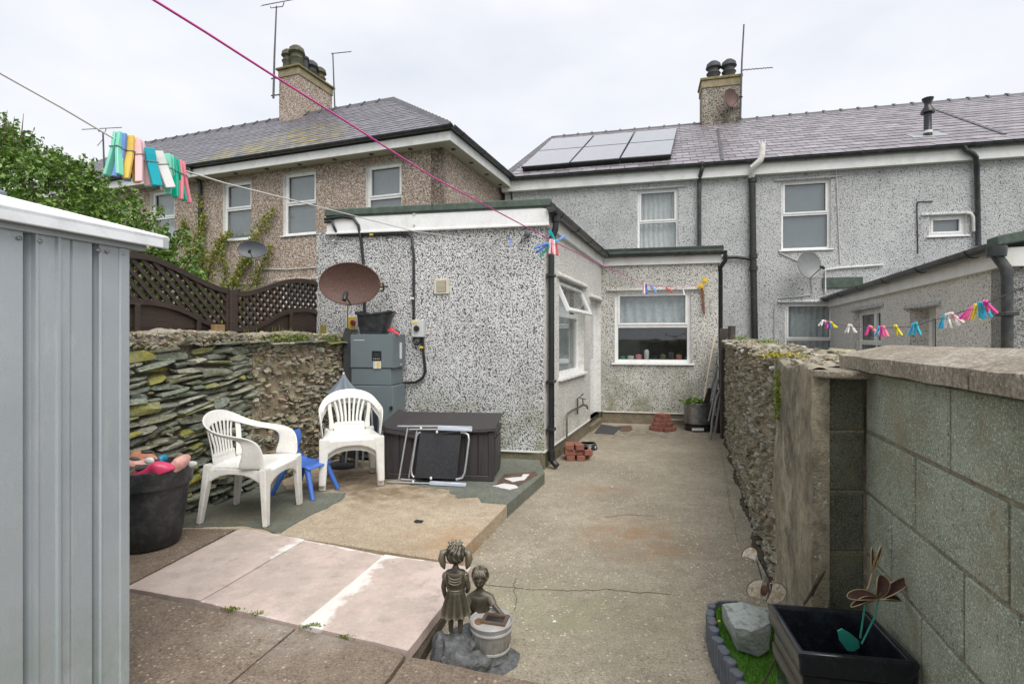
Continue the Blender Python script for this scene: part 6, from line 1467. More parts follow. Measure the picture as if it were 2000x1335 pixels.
def plank(px0, px1, ytop, ybot, lab, mat, tk=.03, lean=.15, xsh=0):
    p = G((px0+px1)/2, ybot); y = p.y; xa, xb = (px0-CX)/F*y, (px1-CX)/F*y; h = EYE-(ytop-CY)/F*y; b = MB()
    b.box8([V((x+dx, yy, z)) for z, dx in ((0,0),(h,xsh)) for x, yy in ((xa,y),(xb,y-.0),(xb,y+tk),(xa,y+tk))]); return tag(b.build('plank', M[mat], None, bevel=.004), lab, 'plank', 'planks stood against the right-hand wall')
plank(1409,1425,641,856,'nearest tall dark plank stood upright at the end of the right wall', 'board_wood', .05, xsh=-.02)
plank(1424,1433,636,862,'tall weathered grey plank just right of the widest dark one', 'board_wood', .12, xsh=.03)
plank(1417,1426,700,862,'shorter broken plank leaning in front of the tall ones', 'dark_wood', .05, xsh=.10)
plank(1401,1409,760,846,'short dark plank stub behind the grey metal frame', 'dark_wood', .05)
plank(1429,1436,668,850,'mossy greenish plank pressed against the rubble wall end', 'green_wood', .06, xsh=.02)
b = MB(); b.tube([EB.w(1.02,.10,.10), EB.w(1.40,.10,.10)], .022, 8); tag(b.build('waste_pipe', M['dish_light'], None, smooth=50), 'short grey waste pipe along the wall foot between brick pile and steel pot', 'pipe')
b = MB(); b.box(W0, pk.x-.26, pk.x-.12, -(8.75), -(8.55), .0, .06); 
# daffodil decoration
dd_ = thing('daffodil_decoration', wpt(EB,1375,560,.03), 'yellow daffodil wall ornament with a hanging bundle of brown twigs', 'ornament')
for x, y in ((1377,547),(1369,558)):
    c = wpt(EB,x,y,.06); b = MB()
    for k in range(6):
        th = k*math.pi/3+.3; e = EB.u*math.cos(th)+V((0,0,1))*math.sin(th); pe_ = EB.u*-math.sin(th)+V((0,0,1))*math.cos(th); b.prism([c, c+e*.035+pe_*.018, c+e*.065, c+e*.035-pe_*.018], EB.n*.004)
    b.build('petal_ring', M['daffodil'], dd_); b = MB(); b.lathe(c, [(.010,0),(.014,.02),(.022,.032)], 10, EB.mat().to_3x3() @ Matrix.Rotation(R(90),3,'X')); b.build('trumpet', M['yellow'], dd_, smooth=40)
random.seed(2); b = MB()
for k in range(14):
    b.tube([wpt(EB,1371+random.uniform(-2,4),560+random.uniform(0,14),.03), wpt(EB,1374+random.uniform(-3,3),590,.035), wpt(EB,1375+random.uniform(-2,2),605+random.uniform(0,13),.03)], [.007,.006,.002], 4)
b.build('twig_bundle', M['dried'], dd_, kind='stuff')

# ------------------------------------------------------------------ satellite dishes
def dish(c, face, rx, rz, depth, mat, lab, group=None, arm=1, lnbmat='black_plastic', mount=None, mesh_r=None):
    face = V(face).normalized(); x = face.cross(V((0,0,1))).normalized()*-1; y = face.cross(x).normalized(); y = y if y.z > 0 else -y
    t = thing('satellite_dish', c, lab, 'satellite dish', group); b = MB()
    def fn(u, v): r = max(v, 1e-3); th = 2*math.pi*u; return V(c)+x*rx*r*math.cos(th)+y*rz*r*math.sin(th)-face*depth*(1-r*r)
    b.grid(fn, 40, 8); b.build('reflector', mat, t, solid=.008, smooth=50)
    b = MB(); b.tube([fn(k/40,1) for k in range(41)], .008, 6); b.build('rim', mat, t, smooth=50)
    e = V(c)-y*rz*.55+face*rz*arm*1.3; 
    b = MB(); b.tube([V(c)-y*rz*.98-face*.02, e], .009, 6); b.build('arm', M['dish_grey'], t, smooth=50)
    b = MB(); k = (e-V(c)); m_ = -(k.normalized()); b.tube([e-m_*.05-V((0,0,.02)), e, e+m_*.05], [.024,.03,.022], 10); b.build('feed_horn', M[lnbmat], t, smooth=50)
    if mount: b = MB(); b.tube([V(c)-face*depth*1.1, V(c)-face*(depth+.06)+V((0,0,-.03)), V(mount)], .016, 8); b.build('mount_arm', M['dish_grey'], t, smooth=50)
    return t
dc = P(683, 554, 5.95); rd = dish(dc, (.02,-1,-.1), .34, .235, .075, M['rust'], 'large rusty brown oval satellite dish above the tall grey cabinet', arm=.6, mount=dc+V((.36,.30,.0)))
b = MB(); b.tube([P(740,556,5.95), P(748,552,6.0), P(750,565,6.1), P(744,568,6.3)], .012, 6); b.build('bracket', M['rust_orange'], rd, smooth=50)
b = MB(); b.tube([P(679,590,6.05), P(679,645,6.1)], .006, 6); b.build('cable', M['aerial'], rd)
c = wpt(BF,493,487,.15); dish(c, (.25,-1,.12), .27, .17, .05, M['dish_grey'], 'small dark grey satellite dish among the creeper on the brown house', mount=wpt(BF,512,495,-.3))
c = wpt(T,1581,517,.25); dish(c, (.10,-1,.15), .245, .27, .06, M['dish_light'], 'round grey satellite dish beneath the first-floor window of the terrace', mount=wpt(T,1600,530,-.15))
c = CT.w(.78,.22,8.55); dish(c, (.35,-1,.1), .25, .28, .07, M['rust'], 'small brown satellite dish on the twin-pot terrace chimney', mount=CT.w(1.06,-.1,8.5))
# aerials
def yagi(parent, p, d, L_, n, rod=.30, r=.007):
    d = V(d).normalized(); s = V((-d.y, d.x, 0)).normalized()
    s = V((d.y*.25, .9, .3)).normalized()
    b = MB(); b.tube([p, p+d*L_], .012, 6); bm_ = b.build('boom', M['aerial'], parent, smooth=50)
    for i in range(n):
        q = p+d*L_*(.04+.94*i/(n-1)); l = rod*(1-.4*i/n); b = MB(); b.tube([q-s*l/2-V((0,0,l*.22)), q+s*l/2+V((0,0,l*.22))], r, 4); b.build('element', M['aerial'], bm_)
ya = 13.9; t = thing('tv_aerial', P(536,190,ya), 'tall television aerial strapped to the left side of the brown house chimney', 'aerial', 'television aerials')
b = MB(); b.tube([P(534,192,ya), P(536,110,ya), P(540,12,ya)], [.03,.025,.018], 8); b.build('mast', M['aerial'], t, smooth=50)
yagi(t, P(512,11,ya), P(580,-2,ya)-P(512,11,ya), (P(580,-2,ya)-P(512,11,ya)).length, 12, .32)
b = MB(); b.tube([P(528,13,ya), P(529,16,ya), P(552,13,ya), P(555,5,ya)], .012, 6); b.build('cradle', M['aerial'], t, smooth=50)
for y in (154,187): b = MB(); b.tube([P(530,y,ya), P(546,y-2,ya+.2)], .018, 6); b.build('clamp', M['aerial'], t)
ya = 15.2; t = thing('tv_aerial', P(653,210,ya), 'slim television aerial on a thin mast behind the brown house chimney', 'aerial', 'television aerials')
b = MB(); b.tube([P(654,214,ya), P(650,104,ya)], [.022,.018], 8); b.build('mast', M['aerial'], t, smooth=50); yagi(t, P(647,105,ya), P(686,101,ya)-P(647,105,ya), .58, 4, .16)
ya = 13.0; t = thing('tv_aerial', P(202,330,ya), 'distant thin television aerial poking up above the evergreen bush', 'aerial', 'television aerials')
b = MB(); b.tube([P(204,340,ya), P(201,257,ya)], [.02,.018], 8); b.build('mast', M['aerial'], t, smooth=50); b = MB(); b.tube([P(160,253,ya), P(238,249,ya)], .009, 6); b.build('boom', M['aerial'], t); b = MB(); b.tube([P(191,252,ya), P(193,257,ya), P(206,257,ya), P(207,251,ya)], .009, 6); b.build('cradle', M['aerial'], t); b = MB(); b.tube([P(201,272,ya), P(190,285,ya)], .007, 6); b.build('brace', M['aerial'], t)
ya = 15.5; t = thing('tv_aerial', P(1447,230,ya), 'television aerial with a short side boom on the right of the terrace chimney', 'aerial', 'television aerials')
b = MB(); b.tube([P(1446,232,ya), P(1449,120,ya), P(1453,48,ya)], [.03,.026,.022], 8); b.build('mast', M['aerial'], t, smooth=50); yagi(t, P(1448,137,ya), P(1509,132,ya)-P(1448,137,ya), .92, 9, .18)

# ------------------------------------------------------------------ washing lines and pegs
def line(pts, r, mat, lab, name='washing_line'):
    b = MB(); b.tube([P(*p) for p in pts], r, 6); return tag(b.build(name, mat, None, smooth=60), lab, 'washing line')
PINKL = plain('pink_line', (.62,.05,.33), .45, var=.1); WHITEL = plain('white_line', (.62,.61,.59), .5, var=.1); DARKL = plain('dark_line', (.09,.09,.11), .5, var=.1)
iy = lambda x, x0, i0, x1, i1: 1/(i0+(i1-i0)*(x-x0)/(x1-x0))
pk_pts = [(300,0),(400,62),(520,139),(680,240),(840,343),(960,407),(1078,470),(1180,520),(1262,556),(1330,562),(1385,553)]
line([(180,-75,iy(180,300,1.2,1385,.112))]+[(x, y, iy(x,300,1.2,1385,.112)) for x, y in pk_pts], .0022, PINKL, 'bright pink washing line crossing the whole yard from top left')
wl_pts = [(0,143),(120,210),(215,266),(290,300),(360,333),(440,358),(600,398),(811,452),(915,466),(1028,462)]
wi = lambda x: iy(x,290,1.14,1030,.17) if x > 290 else iy(x,0,1.30,290,1.14)
line([(-90,98,.74)]+[(x, y, wi(x)) for x, y in wl_pts], .0016, WHITEL, 'white washing line holding the pastel pegs and running to the extension corner')
dl = [(1385,550,8.75),(1500,590,6.2),(1560,614,5.0),(1612,629,4.2),(1660,637,3.6),(1720,641,3.05),(1780,637,2.65),(1850,618,2.25),(1915,597,1.95),(2010,556,1.62),(2150,480,1.35)]
line(dl, .0022, DARKL, 'dark washing line with bright pegs above the block wall on the right')
hk = thing('line_pulley', wpt(EF,1031,458,.04), 'grey washing line pulley with loose rope ends at the extension corner', 'pulley')
b = MB(); b.lathe(wpt(EF,1031,458,.0), [(.03,0),(.035,.02),(.035,.05),(.02,.06)], 14, EF.mat().to_3x3() @ Matrix.Rotation(R(90),3,'X')); b.build('wheel', M['dish_grey'], hk, smooth=40)
for q in ([(1028,458),(1020,462),(1018,470),(1014,476)], [(1026,460),(1024,468),(1026,474)]): b = MB(); b.tube([wpt(EF,x,y,.04) for x, y in q], .008, 5); b.build('rope_end', M['aerial'], hk)
def make_peg(p, mat, lab, grp, L_=.074, w_=.0125, roll=0, yaw=0, splay=9, hang=.012, name='clothes_peg', swing=0):
    """long-bodied peg clipped over a line at p, jaws up"""
    t = bpy.data.objects.new(name, None); link(t); t.empty_display_size = .02; t.location = p; tag(t, lab, 'peg', grp)
    for s in (1, -1):
        b = MB(); n = 6; prof = []
        for i in range(n+1):
            v = i/n; z = hang-L_*v; o_ = s*(.0045+max(0, v-.38)*math.tan(R(splay))*L_+(.0035 if .05 < v < .16 else 0)); th = .0058 if v > .05 else .004
            prof.append((z, o_, th, w_*(1-.12*v if v > .4 else .92)))
        for z, o_, th, ww in prof: b.v += [V((-ww/2, o_-th/2, z)), V((ww/2, o_-th/2, z)), V((ww/2, o_+th/2, z)), V((-ww/2, o_+th/2, z))]
        b.f += [(4*i+k, 4*i+(k+1)%4, 4*i+4+(k+1)%4, 4*i+4+k) for i in range(n) for k in range(4)]+[(3,2,1,0), tuple(4*n+k for k in range(4))]
        me_ = bpy.data.meshes.new('peg_leg'); me_.from_pydata([tuple(q) for q in b.v], [], b.f); bm = bmesh.new(); bm.from_mesh(me_); bmesh.ops.recalc_face_normals(bm, faces=bm.faces); bmesh.ops.bevel(bm, geom=[e for e in bm.edges if len(e.link_faces)==2 and e.calc_face_angle(0)>.6], offset=.0009, segments=1, affect='EDGES', clamp_overlap=True); bm.to_mesh(me_); bm.free()
        me_.materials.append(mat); o = bpy.data.objects.new('peg_leg', me_); link(o, t)
    b = MB(); zc = hang-L_*.36; b.tube([V((-w_*.56,-.008,zc)), V((-w_*.56,.008,zc)), V((w_*.56,.008,zc)), V((w_*.56,-.008,zc)), V((-w_*.56,-.008,zc))], .0009, 5)
    me_ = bpy.data.meshes.new('spring'); me_.from_pydata([tuple(q) for q in b.v], [], b.f); me_.materials.append(M['dish_light']); o = bpy.data.objects.new('spring', me_); link(o, t)
    t.rotation_euler = (R(swing), R(roll), R(yaw)); return t
ng = 'pastel pegs on the near line over the metal shed'
near = [(231,270,'mint','mint green peg at the far left end of the near peg row',8,78,-14),(244,274,'blue','pale blue peg second from the left in the near row',5,0,-4),
 (259,278,'yellow','pale yellow peg between the blue and the pale pink one',2,0,0),(273,285,'palepink','pale pink peg in the middle of the near row',-6,4,3),
 (291,302,'teal','teal peg turned sideways right of the pale pink one',-8,60,0),(310,308,'white','white peg turned sideways next to the teal one',-16,50,0),
 (331,313,'mint','mint peg just right of the white peg in the near row',-4,5,0),(342,320,'green','darker mint green peg second from the right end',-8,0,0),(353,325,'pink','salmon pink peg at the right end of the near row',-6,0,0)]
for x, y, c, lb, rl, yw, sw_ in near: make_peg(P(x, y, wi(x)+.0), PEG[c], lb, ng, L_=.073 if c not in ('teal','white') else .062, w_=.0118 if c not in ('teal','white') else .017, roll=rl, yaw=yw, splay=10, hang=.010)
pgp = 'pegs bunched on the pink line by the extension corner'
for x, y, c, rl, yw, lb in ((1066,476,'blue',70,0,'blue peg sticking out left from the bunch on the pink line'),(1067,480,'navy',55,20,'dark blue peg angled left in the bunch on the pink line'),(1074,472,'palepink',2,0,'pale pink peg hanging in the middle of the bunch'),(1078,472,'pink',-4,10,'pink peg hanging beside the pale pink one in the bunch'),(1082,474,'white',-2,0,'white peg hanging in the bunch on the pink line'),(1086,476,'red',-8,0,'red peg hanging right of the white one in the bunch'),(1088,470,'blue',-120,30,'blue peg standing up at the right of the bunch'),(1084,470,'teal',150,10,'teal peg tipped upwards in the bunch'),(1070,484,'green',40,0,'green peg low in the bunch on the pink line')):
    make_peg(P(x, y, iy(x,300,1.2,1385,.112)), PEG[c], lb, pgp, L_=.066, roll=rl, yaw=yw, w_=.010)
pgw = 'pegs on the pink line in front of the kitchen window'
for x, y, c, rl, yw, lb in ((1258,556,'palepink',2,10,'pale pink peg on the line in front of the kitchen window'),(1262,557,'navy',-4,0,'navy peg beside the pale pink one before the kitchen window'),(1272,558,'blue',-35,0,'tilted blue peg in front of the kitchen window'),(1302,563,'red',-60,10,'red peg lying slanted before the kitchen window'),(1334,564,'white',-10,0,'white peg near the right corner of the kitchen window')):
    make_peg(P(x, y, iy(x,300,1.2,1385,.112)), PEG[c], lb, pgw, L_=.085, roll=rl, yaw=yw, w_=.014, splay=12)
make_peg(P(996,466,wi(996)), PEG['blue'], 'single blue peg on the white line near the extension corner', None, L_=.085, roll=-10)
pgd = 'bright pegs on the dark line above the block wall'
dlp = [(1607,624,'white',40),(1612,627,'palepink',-30),(1616,629,'magenta',10),(1619,630,'navy',-15),(1624,630,'lemon',-45),(1658,634,'white',20),(1663,636,'white',-30),(1697,636,'magenta',20),(1702,638,'pink',-45),(1717,639,'sky',20),(1722,640,'magenta',-5),(1727,640,'pink',-20),(1750,636,'lemon',-30),(1784,630,'sky',15),(1789,630,'sky',-15),(1844,611,'sky',15),(1850,612,'white',-5),(1855,614,'white',-35),(1860,614,'palepink',-50),(1898,590,'magenta',40),(1903,592,'pink',25),(1908,593,'lemon',5),(1914,594,'sky',-8),(1919,594,'sky',-25),(1926,594,'magenta',-45)]
def dly(x):
    for i in range(len(dl)-1):
        if dl[i][0] <= x <= dl[i+1][0]:
            t = (x-dl[i][0])/(dl[i+1][0]-dl[i][0]); return 1/((1-t)/dl[i][2]+t/dl[i+1][2]), dl[i][1]*(1-t)+dl[i+1][1]*t
order = ['first','second','third','fourth','fifth','sixth','seventh','eighth','ninth','tenth','eleventh','twelfth','thirteenth','fourteenth','fifteenth','sixteenth','seventeenth','eighteenth','nineteenth','twentieth','twenty-first','twenty-second','twenty-third','twenty-fourth','last']
cn = dict(white='white', palepink='pale pink', magenta='magenta', navy='navy blue', lemon='yellow', pink='pink', sky='turquoise')
for i, (x, y, c, rl) in enumerate(dlp):
    yy, ly = dly(x); make_peg(P(x, ly-1, yy), PEG[c], '%s peg on the dark right-hand line, %s from its left end' % (cn[c], order[i]), pgd, L_=.064, roll=rl, yaw=random.uniform(-25,25), w_=.012, splay=13)
# ------------------------------------------------------------------ garden statue: girl, boy, tub on rocks
def skin(name, verts, edges, radii, mat, parent, sub=2, extra=None, label=None):
    off = rootloc(parent); me = bpy.data.meshes.new(name); me.from_pydata([tuple(V(v)-off) for v in verts], edges, []); o = bpy.data.objects.new(name, me); link(o, parent)
    o.modifiers.new('k', 'SKIN'); sv_ = me.skin_vertices[0].data
    for i, r in enumerate(radii): sv_[i].radius = r if isinstance(r, tuple) else (r, r)
    sv_[0].use_root = True; md = o.modifiers.new('s', 'SUBSURF'); md.levels = sub; md.render_levels = sub
    me2 = bpy.data.meshes.new_from_object(o.evaluated_get(bpy.context.evaluated_depsgraph_get())); o.modifiers.clear(); o.data = me2; me2.name = name
    me2.materials.clear(); me2.materials.append(mat); me2.shade_smooth(); return o
SO = V((-.22,2.46,0)); stt = thing('garden_statue', SO, 'bronze-coloured garden statue of a girl with bunches and a boy beside a wooden tub', 'statue')
Bz = M['bronze']
def rock(c, r, seed, mat, name, parent, sub=3, amp=.35):
    bm = bmesh.new(); bmesh.ops.create_icosphere(bm, subdivisions=sub, radius=1); o = V((seed*3.3, seed, -seed))
    for v in bm.verts:
        n = v.co.normalized(); k = 1+amp*mn.noise(n*1.6+o)+amp*.4*mn.noise(n*4+o); v.co = V((n.x*r[0], n.y*r[1], n.z*r[2]))*k+V(c)-rootloc(parent)
    me = bpy.data.meshes.new(name); bm.to_mesh(me); bm.free(); me.materials.append(mat); me.shade_smooth(); me.set_sharp_from_angle(angle=R(40)); ob = bpy.data.objects.new(name, me); link(ob, parent); return ob
for c, r, s in (((-.255,2.44,.055),(.075,.085,.075),1),((-.23,2.36,.05),(.085,.05,.05),2),((-.165,2.38,.04),(.07,.055,.04),3),((-.33,2.46,.03),(.05,.07,.10),4),((-.10,2.47,.006),(.13,.12,.022),5),((-.20,2.52,.05),(.10,.08,.07),6)):
    rock(c, r, s, M['statue_rock'], 'rock', stt, 3, .3)
g0 = V((-.262,2.45,.125)); s = lambda x, y, z: g0+V((x, y, z))
# girl's body: legs, torso, neck, arms, back to the camera
gv = [s(0,0,.17), s(0,0,.21), s(0,0,.245), s(0,.0,.285), s(0,.0,.305), s(0,.004,.33),          # 0..5 pelvis..neck..head base
      s(-.020,0,.14), s(-.022,.002,.075), s(-.022,.0,.015), s(.020,0,.14), s(.022,.002,.075), s(.022,.0,.015),
      s(-.042,0,.277), s(-.058,.004,.22), s(-.050,.022,.165), s(-.045,.035,.15), s(.042,0,.277), s(.060,.004,.22), s(.052,.028,.185), s(.045,.048,.18), s(-.022,.025,.008), s(.022,.025,.008)]
ge = [(0,1),(1,2),(2,3),(3,4),(4,5),(0,6),(6,7),(7,8),(0,9),(9,10),(10,11),(3,12),(12,13),(13,14),(14,15),(3,16),(16,17),(17,18),(18,19),(8,20),(11,21)]
gr_ = [.032,.027,.032,.028,.014,.015,.020,.015,.011,.020,.015,.011,.016,.0125,.010,.008,.016,.0125,.010,.008,.009,.009]
girl = skin('girl_figure', gv, ge, gr_, Bz, stt)
def head(c, r, parent, look, hairfn, name='head', face=True):
    """sculpted head: ellipsoid with jaw, brow, nose, eye sockets, lips, ears; look = facing direction"""
    look = V(look).normalized(); x = look.cross(V((0,0,1))).normalized(); z = V((0,0,1)); b = MB()
    def fn(u, v):
        th = 2*math.pi*u; ph = math.pi*v; n = V((math.sin(ph)*math.sin(th), math.sin(ph)*math.cos(th), -math.cos(ph)))   # y = forward
        rx, ry, rz = .86, .95, 1.08; k = 1.0
        if n.z < 0: rx *= 1+.28*n.z; ry *= 1+.10*n.z
        p = V((n.x*rx, n.y*ry, n.z*rz))
        if face and n.y > .2:
            f = lambda cx, cz, sx, sz: math.exp(-((p.x-cx)/sx)**2-((p.z-cz)/sz)**2)
            p.y += .24*f(0,-.18,.11,.16)+.10*f(0,.02,.07,.18)-.13*f(.30,.03,.15,.10)-.13*f(-.30,.03,.15,.10)+.06*f(.30,.02,.08,.05)+.06*f(-.30,.02,.08,.05)+.07*f(0,.22,.5,.09)
            p.y += .09*f(0,-.50,.2,.055)+.07*f(0,-.60,.17,.05)-.09*f(0,-.555,.22,.025)+.10*f(0,-.82,.16,.14)+.05*f(.42,-.3,.2,.2)+.05*f(-.42,-.3,.2,.2)
        return V(c)+x*p.x*r+look*p.y*r+z*p.z*r
    b.grid(fn, 56, 44); h = b.build(name, Bz, parent, smooth=80)
    for sg in (1, -1): e = MB(); e.ell(V(c)+x*sg*.86*r-z*.05*r, (.10*r,.14*r,.24*r), 10, 8); e.build('ear', Bz, h, smooth=80)
    return h, x, look
hh, hx, hl = head(s(0,.006,.368), .042, girl, (.15,1,-.05), None, face=True)
hair = MB(); hc = s(0,-.002,.378)
def hf(u, v):
    th = 2*math.pi*u; ph = math.pi*(.08+.80*v); r = .047*(1+.05*math.sin(th*11+3*math.sin(ph*3))+.04*math.sin(ph*9+th*3)); n = V((math.sin(ph)*math.sin(th), math.sin(ph)*math.cos(th), math.cos(ph)))
    if n.y > .35: r *= .80
    return hc+V((n.x*r*.95, n.y*r, n.z*r*1.02))
hair.grid(hf, 60, 24); ho = hair.build('hair', Bz, girl, smooth=80)
for sg in (-1, 1):
    b = MB(); c = s(sg*.049,-.002,.372); pts = [c+V((-sg*.008,0,.016)), c+V((sg*.010,-.004,.010)), c+V((sg*.014,-.006,-.018)), c+V((sg*.008,-.004,-.048)), c+V((sg*.002,-.002,-.066))]
    b.tube(pts, [.008,.016,.018,.013,.004], 12); b.build('hair_bunch', Bz, girl, smooth=80); b = MB(); b.ell(c+V((0,0,.015)), (.013,.013,.009), 10, 6); b.build('hair_bow', Bz, girl, smooth=80)
for k in range(9):
    th = k*.7; b = MB(); p = hc+V((.02*math.sin(th*2), .02*math.cos(th*3), .040)); b.tube([p, p+V((.012*math.sin(th*3),.006,.012)), p+V((.02*math.sin(th*3),.010,.010))], [.006,.005,.001], 6); b.build('hair_tuft', Bz, ho, smooth=80)
sk_ = MB()
def skf(u, v):
    th = 2*math.pi*u; r = (.031+.034*v**.8)*(1+.10*v*math.sin(th*11)+.03*v*math.sin(th*5+1)); return s(r*math.cos(th)*1.0, r*math.sin(th)*.85, .215-.115*v-.010*v*math.sin(th*5.5)**2)
sk_.grid(skf, 96, 10); sk_.build('skirt', Bz, girl, solid=.004, smooth=80)
bd = MB(); bd.grid(lambda u, v: s((.034+.009*math.sin(v*2.6))*math.cos(2*math.pi*u)*1.15, (.030+.004*math.sin(v*3))*math.sin(2*math.pi*u), .212+.082*v), 40, 10); bd.build('bodice', Bz, girl, solid=.003, smooth=80)
for k in range(3):
    b = MB(); b.tube([s(.026*math.cos(t_)*1.1, -.030-.004*math.sin(t_), .285-.012*k-.016*math.sin(t_)) for t_ in [math.pi*i/12 for i in range(13)]], .0035, 6); b.build('collar_fold', Bz, girl, smooth=80)
b = MB(); b.tube([s(.036*math.cos(t_), .031*math.sin(t_), .214) for t_ in [2*math.pi*i/24 for i in range(25)]], .004, 6); b.build('waistband', Bz, girl, smooth=80)
for sg in (-1, 1):
    b = MB(); b.ell(s(sg*.045,0,.268), (.019,.019,.024), 12, 8); b.build('puff_sleeve', Bz, girl, smooth=80)
def hand(c, d, r, parent):
    d = V(d).normalized(); x = d.cross(V((0,0,1))).normalized(); y = x.cross(d); b = MB(); b.ell(V(c), (r*.9,r*.9,r*.5), 10, 6); o = b.build('hand', Bz, parent, smooth=80)
    for k in range(4):
        q = V(c)+x*(k-1.5)*r*.42; l = r*(1.1,1.35,1.25,.95)[k]; f = MB(); f.tube([q+d*r*.5, q+d*(r*.5+l*.6), q+d*(r*.5+l)-y*l*.35], [r*.2,r*.18,r*.12], 6); f.build('finger', Bz, o, smooth=80)
    f = MB(); f.tube([V(c)-x*r*.6, V(c)-x*r*1.05+d*r*.4, V(c)-x*r*1.0+d*r*.95], [r*.24,r*.2,r*.14], 6); f.build('thumb', Bz, o, smooth=80); return o
hand(gv[15], (0,.7,-.6), .011, girl); hand(gv[19], (.2,.9,-.1), .011, girl)
# boy facing the camera behind the tub
p0 = V((-.158,2.60,.10)); s2 = lambda x, y, z: p0+V((x, y, z))
bv = [s2(0,0,.0), s2(0,0,.06), s2(0,-.004,.11), s2(0,-.004,.145), s2(0,-.004,.165), s2(0,-.004,.19), s2(-.044,-.004,.132), s2(-.062,-.01,.085), s2(-.045,-.045,.055), s2(.044,-.004,.134), s2(.068,-.02,.098), s2(.105,-.05,.070), s2(.128,-.066,.062), s2(-.02,0,-.05), s2(.02,0,-.05)]
boy = skin('boy_figure', bv, [(0,1),(1,2),(2,3),(3,4),(4,5),(3,6),(6,7),(7,8),(3,9),(9,10),(10,11),(11,12),(0,13),(0,14)], [.034,.033,.037,.030,.014,.014,.017,.013,.010,.017,.0135,.011,.008,.02,.02], Bz, stt)
h2, _, _ = head(s2(0,-.008,.218), .041, boy, (-.12,-1,-.12), None)
hb = MB(); hc2 = s2(0,.004,.230)
def hf2(u, v):
    th = 2*math.pi*u; ph = math.pi*(.02+.62*v); n = V((math.sin(ph)*math.sin(th), math.sin(ph)*math.cos(th), math.cos(ph))); r = .0455*(1+.05*math.sin(th*13)+.03*math.sin(th*7+ph*6))
    if n.y < -.1 and n.z < .42: r *= .78
    return hc2+V((n.x*r*.95, n.y*r, n.z*r*.98))
hb.grid(hf2, 60, 18); hb.build('hair', Bz, boy, smooth=80)
for k in range(6):
    x = -.025+.010*k; b = MB(); b.tube([hc2+V((x*.6,-.028,.034)), hc2+V((x,-.043,.018)), hc2+V((x+.004,-.045,.004))], [.007,.007,.002], 6); b.build('fringe_lock', Bz, boy, smooth=80)
bs = MB(); bs.grid(lambda u, v: s2((.038+.004*math.sin(v*3))*math.cos(2*math.pi*u)*1.12, (.032+.003*math.sin(v*3))*math.sin(2*math.pi*u)-.003, .0+.142*v), 40, 10); bs.build('shirt', Bz, boy, solid=.003, smooth=80)
b = MB(); b.tube([bv[9], bv[10]], [.021,.019], 10); b.build('sleeve', Bz, boy, smooth=80); b = MB(); b.tube([bv[6], bv[7]], [.021,.018], 10); b.build('sleeve', Bz, boy, smooth=80)
hand(bv[12], (.6,-.6,-.4), .011, boy); hand(bv[8], (.3,-.9,-.1), .011, boy)
# tub with pump box inside
tcn = V((-.098,2.50,.0))
b = MB(); b.lathe(tcn+V((0,0,.018)), [(.078,0),(.084,.01),(.096,.13),(.098,.145)], 36); tbb = b.build('tub', M['statue_tub'], stt, smooth=40)
b = MB(); b.lathe(tcn+V((0,0,.158)), [(.092,-.02),(.100,0),(.104,.008),(.100,.014),(.092,.008),(.088,-.03)], 40, caps=False); b.build('tub_rim', M['statue_rim'], tbb, smooth=60)
for z, r in ((.135,.0975),(.045,.088)): b = MB(); b.lathe(tcn+V((0,0,z)), [(r-.003,-.006),(r+.003,-.004),(r+.003,.004),(r-.002,.006)], 36); b.build('hoop', M['statue_rim'], tbb, smooth=40)
for k in range(18):
    th = 2*math.pi*k/18; b = MB(); b.tube([tcn+V((.0855*math.cos(th), .0855*math.sin(th), .025)), tcn+V((.0965*math.cos(th), .0965*math.sin(th), .152))], .002, 4); b.build('stave_line', M['statue_tub'], tbb)
b = MB(); b.lathe(tcn+V((0,0,.1645)), [(.091,-.006),(.091,0)], 32); b.build('tub_top', M['statue_rim'], tbb)
Q = Fr((tcn.x+.02,tcn.y), (.97,-.25)); b = MB()
for q in ((-.062,.058,.030,.046),(-.062,.058,-.046,-.030),(-.062,-.046,-.030,.030),(.042,.058,-.030,.030)): b.box(Q, q[0], q[1], q[2], q[3], .160, .174)
b.build('hatch_frame', M['wet_brown'], tbb); b = MB(); b.box(Q, -.046, .042, -.030, .030, .160, .1655); b.build('hatch_opening', M['black_plastic'], tbb)
b = MB(); b.ell(tcn+V((-.058,-.012,.155)), (.030,.045,.014)); b.build('rusty_patch', M['rust_orange'], tbb, smooth=60)

# ------------------------------------------------------------------ turf bed, edging, rock, planter
TZ = .12
bed = [G(1396,1183,TZ), G(1400,1215,TZ), G(1408,1245,TZ), G(1424,1280,TZ), G(1441,1312,TZ), G(1456,1345,TZ), G(1500,1450,TZ), V((1.15,1.5,TZ)), V((1.22,1.9,TZ)), V((1.20,2.1,TZ)), V((1.36,2.62,TZ)), G(1440,1176,TZ)]
b = MB(); b.prism([V((p.x,p.y,.0)) for p in bed], (0,0,TZ)); tf = b.build('artificial_turf', M['turf'], None, kind='structure')
from mathutils.geometry import intersect_point_tri_2d
def inpoly(x, y, P_):
    c = False; n = len(P_)
    for i in range(n):
        a, b_ = P_[i], P_[(i+1)%n]
        if (a.y > y) != (b_.y > y) and x < (b_.x-a.x)*(y-a.y)/(b_.y-a.y)+a.x: c = not c
    return c
random.seed(9); rb = np.random.default_rng(3); pts_ = []
while len(pts_) < 9000:
    x, y = rb.uniform(.7,1.5), rb.uniform(1.5,2.75)
    if inpoly(x, y, bed): pts_.append((x, y))
vs, fs = [], []
